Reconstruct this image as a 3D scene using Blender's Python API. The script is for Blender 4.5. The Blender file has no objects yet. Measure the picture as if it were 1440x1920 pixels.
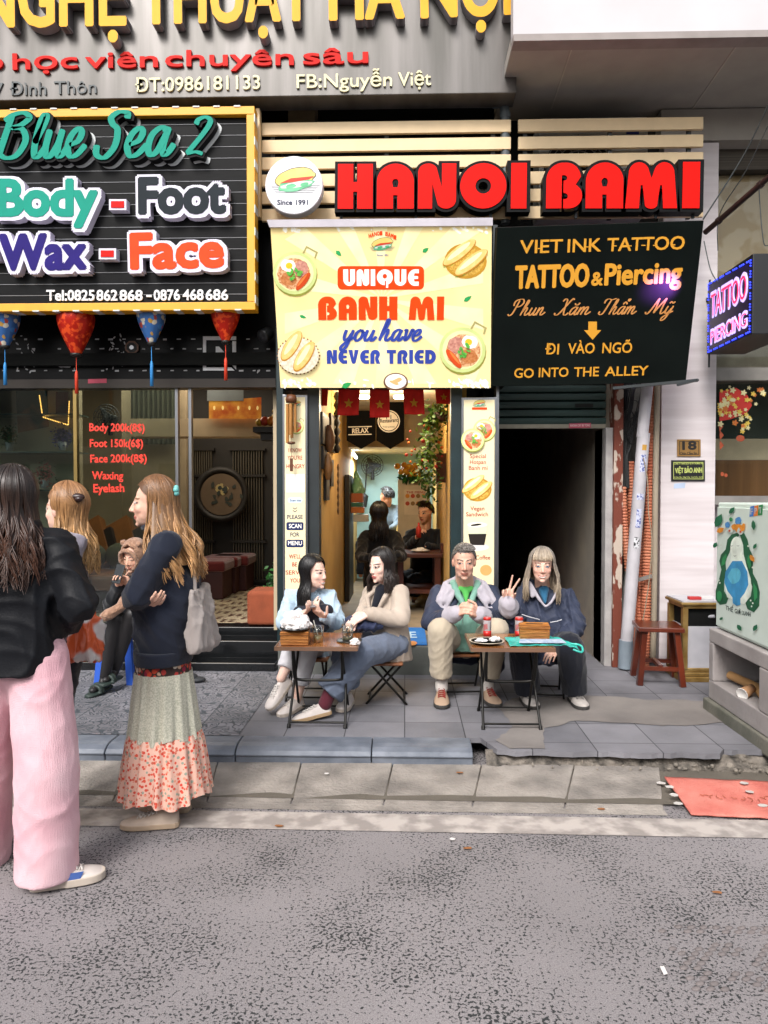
import bpy, bmesh, math, random
import numpy as np
from mathutils import Vector, Matrix, Euler, noise
rnd = random.Random(7)
R = math.radians
sc = bpy.context.scene
COL = sc.collection
# ---------------------------------------------------------------- camera, world, sun, exposure
F = 1400.0                                   # focal length in pixels of the 1440 x 1920 picture
H = 1.57
camd = bpy.data.cameras.new("camera")
cam = bpy.data.objects.new("camera", camd); COL.objects.link(cam)
camd.sensor_fit = 'HORIZONTAL'; camd.sensor_width = 36.0; camd.lens = 36.0 * F / 1440.0
camd.clip_start = 0.05; camd.clip_end = 500
cam.location = (0, 0, H); cam.rotation_euler = (R(90 - 1.5), 0, R(1.6))
sc.camera = cam
CM = Euler(cam.rotation_euler).to_matrix()
world = bpy.data.worlds.new("World"); sc.world = world; world.use_nodes = True
wt = world.node_tree; bg = wt.nodes['Background']
sky = wt.nodes.new('ShaderNodeTexSky'); sky.sky_type = 'NISHITA'; sky.sun_disc = False
SUN_EL, SUN_ROT = R(45), R(198)
sky.sun_elevation = SUN_EL; sky.sun_rotation = SUN_ROT; sky.air_density = 1.0; sky.dust_density = 4.0; sky.ozone_density = 1.0
hs = wt.nodes.new('ShaderNodeHueSaturation'); hs.inputs['Saturation'].default_value = 0.35
wt.links.new(sky.outputs[0], hs.inputs['Color']); wt.links.new(hs.outputs[0], bg.inputs['Color'])
bg.inputs['Strength'].default_value = 0.15
sund = bpy.data.lights.new("sun", 'SUN'); sund.energy = 1.5; sund.angle = R(18); sund.color = (1, .955, .93)
sun = bpy.data.objects.new("sun", sund); COL.objects.link(sun)
sun.rotation_euler = (R(90) - SUN_EL, 0, R(180) - SUN_ROT)
sun.location = (0, -4, 12)
sc.view_settings.view_transform = 'Standard'; sc.view_settings.look = 'None'
sc.view_settings.gamma = 1; sc.view_settings.use_curve_mapping = False
sc.view_settings.exposure = 0.78
sc.render.engine = 'CYCLES'
cy = sc.cycles
cy.max_bounces = 8; cy.diffuse_bounces = 4; cy.glossy_bounces = 3; cy.transmission_bounces = 6; cy.transparent_max_bounces = 8
cy.use_denoising = True; cy.denoiser = 'OPENIMAGEDENOISE'; cy.sample_clamp_indirect = 6
cy.caustics_reflective = False; cy.caustics_refractive = False

# ---------------------------------------------------------------- projection: picture pixel -> point in the place
def ray(px, py):
    return CM @ Vector(((px - 720) / F, -(py - 960) / F, -1))
def P(px, py, Y=None, Z=None, X=None):
    d = ray(px, py); o = cam.location
    if Y is not None: t = (Y - o.y) / d.y
    elif Z is not None: t = (Z - o.z) / d.z
    else: t = (X - o.x) / d.x
    return Vector(o) + d * t
class Plane:
    """a real flat face of the place: origin, right, up, normal"""
    def __init__(s, tl, tr, bl, br):
        s.o = (tl + tr + bl + br) / 4
        s.x = ((tr - tl) + (br - bl)).normalized()
        up = (tl - bl) + (tr - br)
        s.y = (up - s.x * up.dot(s.x)).normalized()
        s.n = s.x.cross(s.y).normalized()
        s.c = (tl, tr, bl, br)
    def at(s, px, py, lift=0.0):
        d = ray(px, py); o = Vector(cam.location)
        t = (s.o - o).dot(s.n) / d.dot(s.n)
        return o + d * t + s.n * lift
def wall_plane(Y, X0=-5, X1=5, Z0=0, Z1=5):
    return Plane(Vector((X0, Y, Z1)), Vector((X1, Y, Z1)), Vector((X0, Y, Z0)), Vector((X1, Y, Z0)))

# ---------------------------------------------------------------- materials
def lin(c):
    if isinstance(c, str):
        c = c.lstrip('#'); c = [int(c[i:i + 2], 16) / 255 for i in (0, 2, 4)]
        return tuple(x / 12.92 if x <= .04045 else ((x + .055) / 1.055) ** 2.4 for x in c) + (1,)
    return tuple(c) + (1,) if len(c) == 3 else tuple(c)
MATS = {}
def mat(key, color=None, rough=.6, metal=0, var=.12, scale=6, bump=0.0, bscale=60, spec=.5, emit=0, attr=False, stretch=None,
        color2=None, thresh=None, trans=0, alpha=1, sheen=0, detail=4, coat=0):
    if key in MATS: return MATS[key]
    m = bpy.data.materials.new(key); m.use_nodes = True; MATS[key] = m
    nt = m.node_tree; N = nt.nodes; L = nt.links; b = N['Principled BSDF']
    c = lin(color or '#808080')
    b.inputs['Roughness'].default_value = rough; b.inputs['Metallic'].default_value = metal
    b.inputs['Specular IOR Level'].default_value = spec
    if coat: b.inputs['Coat Weight'].default_value = coat; b.inputs['Coat Roughness'].default_value = .1
    if sheen: b.inputs['Sheen Weight'].default_value = sheen
    tc = N.new('ShaderNodeTexCoord'); mp = N.new('ShaderNodeMapping'); L.new(tc.outputs['Object'], mp.inputs['Vector'])
    if stretch: mp.inputs['Scale'].default_value = stretch
    nz = N.new('ShaderNodeTexNoise'); nz.inputs['Scale'].default_value = scale; nz.inputs['Detail'].default_value = detail
    L.new(mp.outputs[0], nz.inputs['Vector'])
    mix = N.new('ShaderNodeMix'); mix.data_type = 'RGBA'
    if attr:
        at = N.new('ShaderNodeAttribute'); at.attribute_name = 'col'
        hv = N.new('ShaderNodeHueSaturation'); L.new(at.outputs['Color'], hv.inputs['Color'])
        mr = N.new('ShaderNodeMapRange'); mr.inputs['From Min'].default_value = .3; mr.inputs['From Max'].default_value = .7
        mr.inputs['To Min'].default_value = 1 - var; mr.inputs['To Max'].default_value = 1 + var
        L.new(nz.outputs['Fac'], mr.inputs['Value']); L.new(mr.outputs[0], hv.inputs['Value'])
        cout = hv.outputs['Color']
    else:
        rp = N.new('ShaderNodeValToRGB')
        lo, hi = (thresh or (.3, .7))
        rp.color_ramp.elements[0].position = lo; rp.color_ramp.elements[1].position = hi
        if color2 is not None:
            a, d = c, lin(color2)
        else:
            a = tuple(max(0, x * (1 - var)) for x in c[:3]) + (1,); d = tuple(min(1, x * (1 + var)) for x in c[:3]) + (1,)
        rp.color_ramp.elements[0].color = a; rp.color_ramp.elements[1].color = d
        L.new(nz.outputs['Fac'], rp.inputs[0]); cout = rp.outputs[0]
    L.new(cout, b.inputs['Base Color'])
    if bump:
        n2 = N.new('ShaderNodeTexNoise'); n2.inputs['Scale'].default_value = bscale; n2.inputs['Detail'].default_value = 5
        L.new(mp.outputs[0], n2.inputs['Vector'])
        bp = N.new('ShaderNodeBump'); bp.inputs['Strength'].default_value = bump; bp.inputs['Distance'].default_value = .01
        L.new(n2.outputs['Fac'], bp.inputs['Height']); L.new(bp.outputs[0], b.inputs['Normal'])
    if emit:
        L.new(cout, b.inputs['Emission Color']); b.inputs['Emission Strength'].default_value = emit
    if trans: b.inputs['Transmission Weight'].default_value = trans
    if alpha < 1: b.inputs['Alpha'].default_value = alpha
    return m
def nodes_of(m): return m.node_tree.nodes, m.node_tree.links, m.node_tree.nodes['Principled BSDF']

# ---------------------------------------------------------------- mesh collecting
class MB:
    def __init__(s): s.v = []; s.f = []; s.fm = []; s.mats = []; s.cur = 0; s.sm = []; s.c = None
    def m(s, material):
        if material not in s.mats: s.mats.append(material)
        s.cur = s.mats.index(material); return s
    def add(s, vs, fs, smooth=False):
        o = len(s.v); s.v.extend([tuple(v) for v in vs])
        for f in fs: s.f.append(tuple(i + o for i in f)); s.fm.append(s.cur); s.sm.append(smooth)
        return s
    def box(s, a, b, rot=None, piv=None):
        x0, y0, z0 = a; x1, y1, z1 = b
        vs = [Vector((x, y, z)) for x in (x0, x1) for y in (y0, y1) for z in (z0, z1)]
        if rot is not None:
            pv = Vector(piv) if piv is not None else (Vector(a) + Vector(b)) / 2
            vs = [pv + rot @ (v - pv) for v in vs]
        return s.add(vs, [(0, 1, 3, 2), (4, 6, 7, 5), (0, 4, 5, 1), (2, 3, 7, 6), (0, 2, 6, 4), (1, 5, 7, 3)])
    def bar(s, a, b, w, h, up=(0, 0, 1)):
        a = Vector(a); b = Vector(b); d = (b - a).normalized(); up = Vector(up)
        x = d.cross(up)
        if x.length < 1e-4: x = d.cross(Vector((0, 1, 0)))
        x.normalize(); y = x.cross(d)
        vs = [p + x * (i * w / 2) + y * (j * h / 2) for p in (a, b) for i, j in ((-1, -1), (1, -1), (1, 1), (-1, 1))]
        return s.add(vs, [(0, 1, 2, 3), (7, 6, 5, 4), (0, 4, 5, 1), (1, 5, 6, 2), (2, 6, 7, 3), (3, 7, 4, 0)])
    def tube(s, pts, r, n=10, caps=True, smooth=True):
        pts = [Vector(p) for p in pts]; rs = r if isinstance(r, (list, tuple)) else [r] * len(pts)
        rings = []; prev = None
        for i, p in enumerate(pts):
            d = (pts[min(i + 1, len(pts) - 1)] - pts[max(i - 1, 0)])
            d = d.normalized() if d.length > 1e-9 else Vector((0, 0, 1))
            if prev is None:
                x = d.cross(Vector((0, 0, 1)))
                if x.length < 1e-3: x = d.cross(Vector((0, 1, 0)))
            else: x = prev - d * prev.dot(d)
            if x.length < 1e-6: x = d.orthogonal()
            x.normalize(); prev = x; y = d.cross(x)
            rings.append([p + (x * math.cos(2 * math.pi * k / n) + y * math.sin(2 * math.pi * k / n)) * rs[i] for k in range(n)])
        vs = [v for q in rings for v in q]; fs = []
        for i in range(len(pts) - 1):
            for k in range(n): fs.append((i * n + k, i * n + (k + 1) % n, (i + 1) * n + (k + 1) % n, (i + 1) * n + k))
        s.add(vs, fs, smooth)
        if caps:
            s.add(rings[0][::-1], [tuple(range(n))]); s.add(rings[-1], [tuple(range(n))])
        return s
    def cyl(s, a, b, r, n=16, r2=None): return s.tube([a, b], [r, r if r2 is None else r2], n)
    def lathe(s, c, prof, n=24, ax=None, smooth=True):
        """prof: list of (radius, height) along z (or along axis ax)"""
        c = Vector(c); q = Matrix.Identity(3) if ax is None else Vector((0, 0, 1)).rotation_difference(Vector(ax)).to_matrix()
        vs = []; fs = []
        for r, h in prof:
            for k in range(n):
                a = 2 * math.pi * k / n; vs.append(c + q @ Vector((r * math.cos(a), r * math.sin(a), h)))
        for i in range(len(prof) - 1):
            for k in range(n): fs.append((i * n + k, i * n + (k + 1) % n, (i + 1) * n + (k + 1) % n, (i + 1) * n + k))
        if prof[0][0] > 1e-5: fs.append(tuple(range(n))[::-1])
        if prof[-1][0] > 1e-5: fs.append(tuple((len(prof) - 1) * n + k for k in range(n)))
        return s.add(vs, fs, smooth)
    def ball(s, c, r, nu=14, nv=9, q=None):
        if not isinstance(r, (tuple, list)): r = (r, r, r)
        c = Vector(c); vs = []; fs = []
        for i in range(nv + 1):
            t = math.pi * i / nv
            for k in range(nu):
                a = 2 * math.pi * k / nu
                p = Vector((r[0] * math.sin(t) * math.cos(a), r[1] * math.sin(t) * math.sin(a), r[2] * math.cos(t)))
                vs.append(c + (q @ p if q is not None else p))
        for i in range(nv):
            for k in range(nu):
                f = (i * nu + k, (i + 1) * nu + k, (i + 1) * nu + (k + 1) % nu, i * nu + (k + 1) % nu)
                fs.append(f)
        return s.add(vs, fs, True)
    def poly(s, pts, off):
        """flat outline pts pulled along vector off"""
        pts = [Vector(p) for p in pts]; off = Vector(off); n = len(pts)
        return s.add(pts + [p + off for p in pts], [tuple(range(n))[::-1], tuple(range(n, 2 * n))] + [(k, (k + 1) % n, n + (k + 1) % n, n + k) for k in range(n)])
    def sheet(s, pts): return s.add(pts, [tuple(range(len(pts)))])
    def grid(s, fn, nu, nv, smooth=True):
        vs = [fn(i / nu, j / nv) for i in range(nu + 1) for j in range(nv + 1)]
        return s.add(vs, [(i * (nv + 1) + j, (i + 1) * (nv + 1) + j, (i + 1) * (nv + 1) + j + 1, i * (nv + 1) + j + 1) for i in range(nu) for j in range(nv)], smooth)
    def build(s, name, material=None, parent=None, off=None):
        me = bpy.data.meshes.new(name)
        o = Vector(off) if off is not None else (wloc(parent) if parent is not None else Vector((0, 0, 0)))
        vs = s.v if o.length == 0 else [(x - o.x, y - o.y, z - o.z) for x, y, z in s.v]
        me.from_pydata(vs, [], s.f)
        ms = s.mats if s.mats else [material]
        for x in ms: me.materials.append(x)
        if s.mats: me.polygons.foreach_set('material_index', s.fm)
        me.polygons.foreach_set('use_smooth', s.sm)
        if s.c is not None:
            ca = me.color_attributes.new('col', 'FLOAT_COLOR', 'POINT'); ca.data.foreach_set('color', np.asarray(s.c, dtype=np.float32).ravel())
        me.update()
        ob = bpy.data.objects.new(name, me); COL.objects.link(ob)
        if parent is not None: ob.parent = parent
        return ob
def wloc(o):
    v = Vector((0, 0, 0))
    while o is not None: v = v + Vector(o.location); o = o.parent
    return v
def bevel(o, w=.004, seg=2, ang=35):
    md = o.modifiers.new('edge', 'BEVEL'); md.width = w; md.segments = seg; md.limit_method = 'ANGLE'; md.angle_limit = R(ang); return o
def thing(name, label, cat, loc=(0, 0, 0), group=None, kind=None):
    o = bpy.data.objects.new(name, None); COL.objects.link(o); o.location = loc
    o.empty_display_size = .1
    return tag(o, label, cat, group, kind)
def tag(o, label=None, cat=None, group=None, kind=None):
    if label: o['label'] = label
    if cat: o['category'] = cat
    if group: o['group'] = group
    if kind: o['kind'] = kind
    return o
KIDS = {}
def kids(o): return [c for c in bpy.data.objects if c.parent == o]
def dup(root, loc, rotz=0, label=None):
    def cp(o, par):
        c = o.copy(); COL.objects.link(c)
        if par is not None: c.parent = par
        for k in kids(o): cp(k, c)
        return c
    r = cp(root, None); r.location = loc; r.rotation_euler = (0, 0, rotz)
    if label: r['label'] = label
    return r

# ---------------------------------------------------------------- lettering
def curve_mesh(cu):
    ob = bpy.data.objects.new('tmp', cu)
    me = bpy.data.meshes.new_from_object(ob)
    vs = [tuple(v.co) for v in me.vertices]; fs = [tuple(p.vertices) for p in me.polygons]
    bpy.data.meshes.remove(me); bpy.data.objects.remove(ob); bpy.data.curves.remove(cu)
    return vs, fs
def text_raw(s, weight=0.0, depth=0.0, shear=0, spacing=1.0, res=3):
    cu = bpy.data.curves.new('t', 'FONT'); cu.body = s; cu.size = 1; cu.offset = weight; cu.extrude = depth; cu.shear = shear
    cu.space_character = spacing; cu.resolution_u = res; cu.fill_mode = 'BOTH'
    return curve_mesh(cu)
def outline_raw(contours, weight=0.0, depth=0.0):
    cu = bpy.data.curves.new('t', 'CURVE'); cu.dimensions = '2D'; cu.fill_mode = 'BOTH'; cu.extrude = depth; cu.offset = weight
    for c in contours:
        sp = cu.splines.new('POLY'); sp.points.add(len(c) - 1); sp.use_cyclic_u = True
        for p, q in zip(sp.points, c): p.co = (q[0], q[1], 0, 1)
    return curve_mesh(cu)
CAPH = None
def put_text(mb, pl, s, a, b, cap, weight=0.0, depth=.002, lift=.001, shear=0, spacing=1.0, raw=None, grow=0):
    """write s on plane pl, baseline from pixel a to pixel b, capitals cap pixels tall"""
    global CAPH
    if CAPH is None:
        v, _ = text_raw('H'); CAPH = max(p[1] for p in v)
    A = pl.at(*a); B = pl.at(*b); T = pl.at(a[0], a[1] - cap)
    ex = (B - A); W = ex.length; ex.normalize(); n = pl.n; ey = n.cross(ex).normalized()
    hgt = abs((T - A).dot(ey))
    fat = 0
    if raw is None:
        if weight > 0: fat = weight; weight = 0
        v, f = text_raw(s, weight, .5, shear, spacing); v0 = v; ch = CAPH
    else:
        v0, _ = outline_raw(raw); v, f = outline_raw(raw, weight, .5); ch = 1.0
    x0 = min(p[0] for p in v0); x1 = max(p[0] for p in v0)
    sx = W / (x1 - x0); sy = hgt / ch
    nc = 0 if not fat else (16 if fat > .08 else 8 if fat > .025 else 4)
    for k in range(max(1, nc)):
        ox = oy = 0
        if nc: cq, sq = math.cos(2 * math.pi * (k + .5) / nc), math.sin(2 * math.pi * (k + .5) / nc); mq = fat * .72 * sy / max(abs(cq), abs(sq)); ox, oy = cq * mq, sq * mq
        mb.add([A + ex * ((p[0] - x0) * sx + ox) + ey * (p[1] * sy + oy) + n * (lift + (p[2] + .5) * depth + .00012 * k) for p in v], f)
    return mb
# round heavy display letters, drawn as outlines on a unit-high box
def arc(cx, cy, rx, ry, a0, a1, n=12):
    return [(cx + rx * math.cos(R(a0 + (a1 - a0) * k / n)), cy + ry * math.sin(R(a0 + (a1 - a0) * k / n))) for k in range(n + 1)]
def G(ch):
    if ch == 'I': return .27, [[(0, 0), (.27, 0), (.27, 1), (0, 1)]]
    if ch == 'H': return .74, [[(0, 0), (.33, 0), (.33, .38), (.41, .38), (.41, 0), (.74, 0), (.74, 1), (.41, 1), (.41, .6), (.33, .6), (.33, 1), (0, 1)]]
    if ch == 'A': return .74, [[(0, 0), (.33, 0), (.33, .3), (.41, .3), (.41, 0), (.74, 0)] + arc(.37, .6, .37, .4, 0, 180, 20), [(.33, .48), (.41, .48)] + arc(.37, .58, .06, .08, 0, 180, 8)]
    if ch == 'N': return .76, [[(0, 0), (.29, 0), (.29, .52)] + arc(.56, .2, .2, .2, 215, 360, 14) + [(.76, 1), (.47, 1), (.47, .5)] + arc(.2, .8, .2, .2, 30, 180, 14)]
    if ch == 'O': return .98, [arc(.49, .5, .49, .5, 0, 354, 40), arc(.49, .5, .16, .165, 0, 350, 24)]
    if ch == 'B': return .76, [[(0, 0), (.33, 0), (.33, .72), (.38, .72)] + arc(.38, .665, .055, .055, 80, -80, 8) + [(.36, .61), (.36, .34)] + arc(.4, .27, .055, .06, 90, -90, 8) + [(.36, .21), (.36, 0), (.46, 0)] + arc(.48, .28, .28, .28, -80, 60, 12) + arc(.42, .66, .31, .34, 5, 90, 10) + arc(.36, .62, .36, .38, 92, 178, 14)]
    if ch == 'M': return 1.0, [[(0, 0), (.27, 0), (.3, .5), (.33, .5)] + arc(.5, .08, .12, .09, 190, 350, 8) + [(.67, .5), (.7, .5), (.73, 0), (1, 0), (.94, .75)] + arc(.74, .76, .2, .24, 0, 150, 10) + [(.5, .66)] + arc(.26, .76, .2, .24, 30, 180, 10)]
    if ch == 'U': return .72, [[(0, 1)] + arc(.36, .37, .36, .37, 180, 360, 20) + [(.72, 1), (.42, 1), (.42, .3)] + arc(.36, .28, .06, .06, 0, -180, 8) + [(.3, 1)]]
    if ch == 'Q': return .98, [arc(.49, .52, .49, .48, -65, 270, 36) + [(.49, .3), (.56, .3), (.56, -.12), (.70, -.12)], arc(.49, .58, .13, .14, 0, 350, 20)]
    if ch == 'E': return .66, [[(.66, 0), (.66, .26), (.4, .26), (.36, .4), (.62, .42), (.62, .58), (.36, .6), (.4, .76), (.66, .76), (.66, 1), (.42, 1)] + arc(.42, .5, .42, .5, 95, 265, 20) + [(.42, 0)]]
    if ch == 'V': return .76, [[(0, 1), (.3, 1), (.38, .42), (.46, 1), (.76, 1), (.54, .12)] + arc(.38, .12, .15, .12, 0, -180, 8) + [(.22, .12)]]
    if ch == 'R': return .74, [[(0, 0), (.3, 0), (.3, .7), (.42, .7), (.42, .56), (.36, .5), (.36, .3), (.46, 0), (.74, 0), (.6, .38)] + arc(.4, .68, .32, .32, -30, 90, 14) + arc(.36, .62, .36, .38, 92, 178, 12)]
    if ch == 'T': return .66, [[(.2, 0), (.47, 0), (.47, .76), (.66, .76), (.66, 1), (0, 1), (0, .76), (.2, .76)]]
    if ch == 'D': return .76, [[(0, 0), (.33, 0)] + arc(.33, .5, .43, .5, -90, 90, 22) + [(0, 1)], [(.3, .3), (.34, .3)] + arc(.34, .5, .12, .2, -80, 80, 10) + [(.3, .7)]]
    return .34, []
def word(s, gap=.06):
    x = 0; out = []
    for ch in s:
        w, cs = G(ch)
        for c in cs: out.append([(p[0] + x, p[1]) for p in c])
        x += w + gap
    return out
# flowing handwriting: centre lines on an x-height-1 box, drawn with a flat brush
SCR = {
 'B': (1.25, [[(.28, 1.95), (.18, 1.0), (.0, .02)], [(.02, 1.55), (.3, 1.9), (.7, 2.02), (.95, 1.72), (.7, 1.3), (.35, 1.1), (.75, 1.02), (.95, .6), (.7, .1), (.3, .0), (-.05, .2)]]),
 'l': (.45, [[(.05, .5), (.3, 1.2), (.36, 1.75), (.25, 1.85), (.15, 1.3), (.08, .5), (.14, .05), (.3, .05), (.5, .35)]]),
 'u': (.85, [[(.12, .98), (.06, .35), (.14, .03), (.32, .08), (.52, .5), (.6, .98)], [(.6, .98), (.53, .35), (.6, .03), (.75, .1), (.92, .4)]]),
 'e': (.72, [[(.1, .42), (.4, .55), (.5, .85), (.35, 1.0), (.12, .75), (.05, .35), (.2, .02), (.45, .08), (.72, .42)]]),
 'S': (1.0, [[(.88, 1.6), (.85, 1.95), (.55, 2.02), (.33, 1.7), (.42, 1.3), (.62, .95), (.62, .4), (.35, .0), (.05, .1), (.0, .45)]]),
 'a': (.85, [[(.58, .85), (.4, 1.0), (.12, .75), (.05, .3), (.18, .02), (.4, .2), (.6, .8)], [(.64, 1.0), (.55, .35), (.62, .03), (.76, .1), (.92, .4)]]),
 '2': (.95, [[(.22, 1.5), (.3, 1.85), (.6, 2.02), (.85, 1.75), (.75, 1.2), (.4, .6), (.0, .08)], [(.0, .08), (.4, .14), (.75, .05)]]),
 'y': (.85, [[(.1, .98), (.06, .4), (.18, .05), (.4, .2), (.58, .7)], [(.64, .98), (.52, .1), (.38, -.6), (.12, -.85), (.02, -.55), (.3, -.15), (.85, .35)]]),
 'o': (.75, [[(.4, 1.0), (.12, .75), (.05, .3), (.25, .0), (.5, .25), (.56, .7), (.4, 1.0), (.55, .78), (.85, .75)]]),
 'h': (.9, [[(.05, .5), (.32, 1.3), (.38, 1.8), (.26, 1.85), (.16, 1.2), (.04, .0)], [(.06, .3), (.25, .8), (.45, 1.0), (.52, .75), (.46, .3), (.55, .03), (.72, .1), (.95, .4)]]),
 'v': (.75, [[(.05, .85), (.18, .98), (.2, .5), (.26, .05), (.48, .35), (.6, .98), (.72, .85), (.88, .85)]]),
 'n': (.9, [[(.1, .98), (.05, .0)], [(.06, .3), (.25, .8), (.45, 1.0), (.52, .75), (.46, .3), (.55, .03), (.72, .1), (.95, .4)]]),
 'm': (1.3, [[(.1, .98), (.05, .0)], [(.06, .3), (.22, .8), (.4, 1.0), (.46, .7), (.4, .0)], [(.42, .3), (.6, .8), (.8, 1.0), (.88, .75), (.82, .3), (.9, .03), (1.05, .1), (1.32, .4)]]),
 'P': (1.2, [[(.5, 1.9), (.4, 1.0), (.25, .2), (.0, .0), (-.2, .2)], [(.1, 1.2), (.05, 1.7), (.4, 2.0), (.85, 2.0), (1.05, 1.6), (.85, 1.2), (.5, 1.05)]]),
 'X': (1.3, [[(.1, 1.7), (.25, 2.0), (.5, 1.85), (.6, 1.0), (.75, .15), (1.0, .0), (1.2, .3)], [(1.2, 1.85), (1.0, 2.0), (.6, 1.0), (.2, .1), (-.1, .05), (-.2, .3)]]),
 'T': (1.15, [[(.1, 1.4), (.15, 1.8), (.4, 1.95), (.8, 1.85), (1.25, 2.0)], [(.75, 1.88), (.6, 1.0), (.45, .2), (.2, .0), (-.05, .15), (.0, .4)]]),
 'M': (1.7, [[(-.25, .3), (-.1, .02), (.15, .3), (.5, 1.95)], [(.5, 1.95), (.6, 1.0), (.62, .1)], [(.62, .1), (.95, 1.2), (1.25, 1.95)], [(1.25, 1.95), (1.25, .8), (1.35, .05), (1.6, .15), (1.75, .4)]]),
 ' ': (.6, []),
}
def smooth_path(pts, k=6):
    if len(pts) < 3:
        a, b = pts[0], pts[-1]; return [tuple(a[i] + (b[i] - a[i]) * t / k for i in range(len(a))) for t in range(k + 1)]
    out = []; n = len(pts); D = len(pts[0])
    for i in range(n - 1):
        p0 = pts[max(i - 1, 0)]; p1 = pts[i]; p2 = pts[i + 1]; p3 = pts[min(i + 2, n - 1)]
        for t in range(k):
            u = t / k
            out.append(tuple(.5 * (2 * p1[d] + (p2[d] - p0[d]) * u + (2 * p0[d] - 5 * p1[d] + 4 * p2[d] - p3[d]) * u * u + (3 * p1[d] - p0[d] - 3 * p2[d] + p3[d]) * u ** 3) for d in range(D)))
    out.append(tuple(pts[-1])); return out
def put_script(mb, pl, s, a, b, xh, r=.13, depth=.01, lift=.002, shear=.25, marks=(), thin=.55, sub=7):
    """handwriting from pixel a to pixel b, small letters xh pixels tall; flat raised brush strokes"""
    A = pl.at(*a); B = pl.at(*b); T = pl.at(a[0], a[1] - xh); ex = (B - A); W = ex.length; ex.normalize(); n = pl.n; ey = n.cross(ex).normalized()
    sy = abs((T - A).dot(ey)); x = 0; strokes = []
    for ch in s:
        w, st = SCR[ch]
        for q in st: strokes.append([(p[0] + x + p[1] * shear, p[1]) for p in q])
        x += w
    for q in marks: strokes.append([(p[0] + p[1] * shear, p[1]) for p in q])
    xs = [p[0] for q in strokes for p in q]; x0, x1 = min(xs), max(xs); sx = W / (x1 - x0)
    for qi, q in enumerate(strokes):
        pth = smooth_path(q, sub); nb = 8; rings = []
        for i, p in enumerate(pth):
            dx = pth[min(i + 1, len(pth) - 1)][0] - pth[max(i - 1, 0)][0]; dy = pth[min(i + 1, len(pth) - 1)][1] - pth[max(i - 1, 0)][1]
            l = math.hypot(dx, dy) or 1; dx /= l; dy /= l
            ww = r * (thin + (1 - thin) * abs(dy)) * (.55 if i in (0, len(pth) - 1) else 1)
            c = A + ex * ((p[0] - x0) * sx) + ey * (p[1] * sy)
            side = (ex * (-dy) + ey * dx) * ww * sy
            base = n * lift; tp = n * (lift + depth * (1 + .05 * (qi % 3)))
            rings.append([c - side + base, c + side + base, c + side + tp, c - side + tp])
        vs = [v for g in rings for v in g]; fs = []
        for i in range(len(rings) - 1):
            for k in range(4): fs.append((i * 4 + k, i * 4 + (k + 1) % 4, (i + 1) * 4 + (k + 1) % 4, (i + 1) * 4 + k))
        fs += [(3, 2, 1, 0), tuple((len(rings) - 1) * 4 + k for k in range(4))]
        mb.add(vs, fs)
    return mb
def flat(mb, pl, pts, lift=.002, depth=.002):
    """outline given in picture pixels, laid on plane pl as a thin raised piece"""
    q = [pl.at(x, y, lift) for x, y in pts]
    return mb.poly(q, pl.n * depth)
def oval(cx, cy, rx, ry, rot=0, n=24, wob=0, seed=0):
    c, s_ = math.cos(R(rot)), math.sin(R(rot)); rr = random.Random(seed); out = []
    for k in range(n):
        a = 2 * math.pi * k / n; w = 1 + wob * rr.uniform(-1, 1)
        x, y = rx * w * math.cos(a), ry * w * math.sin(a); out.append((cx + x * c - y * s_, cy + x * s_ + y * c))
    return out[::-1]
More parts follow.
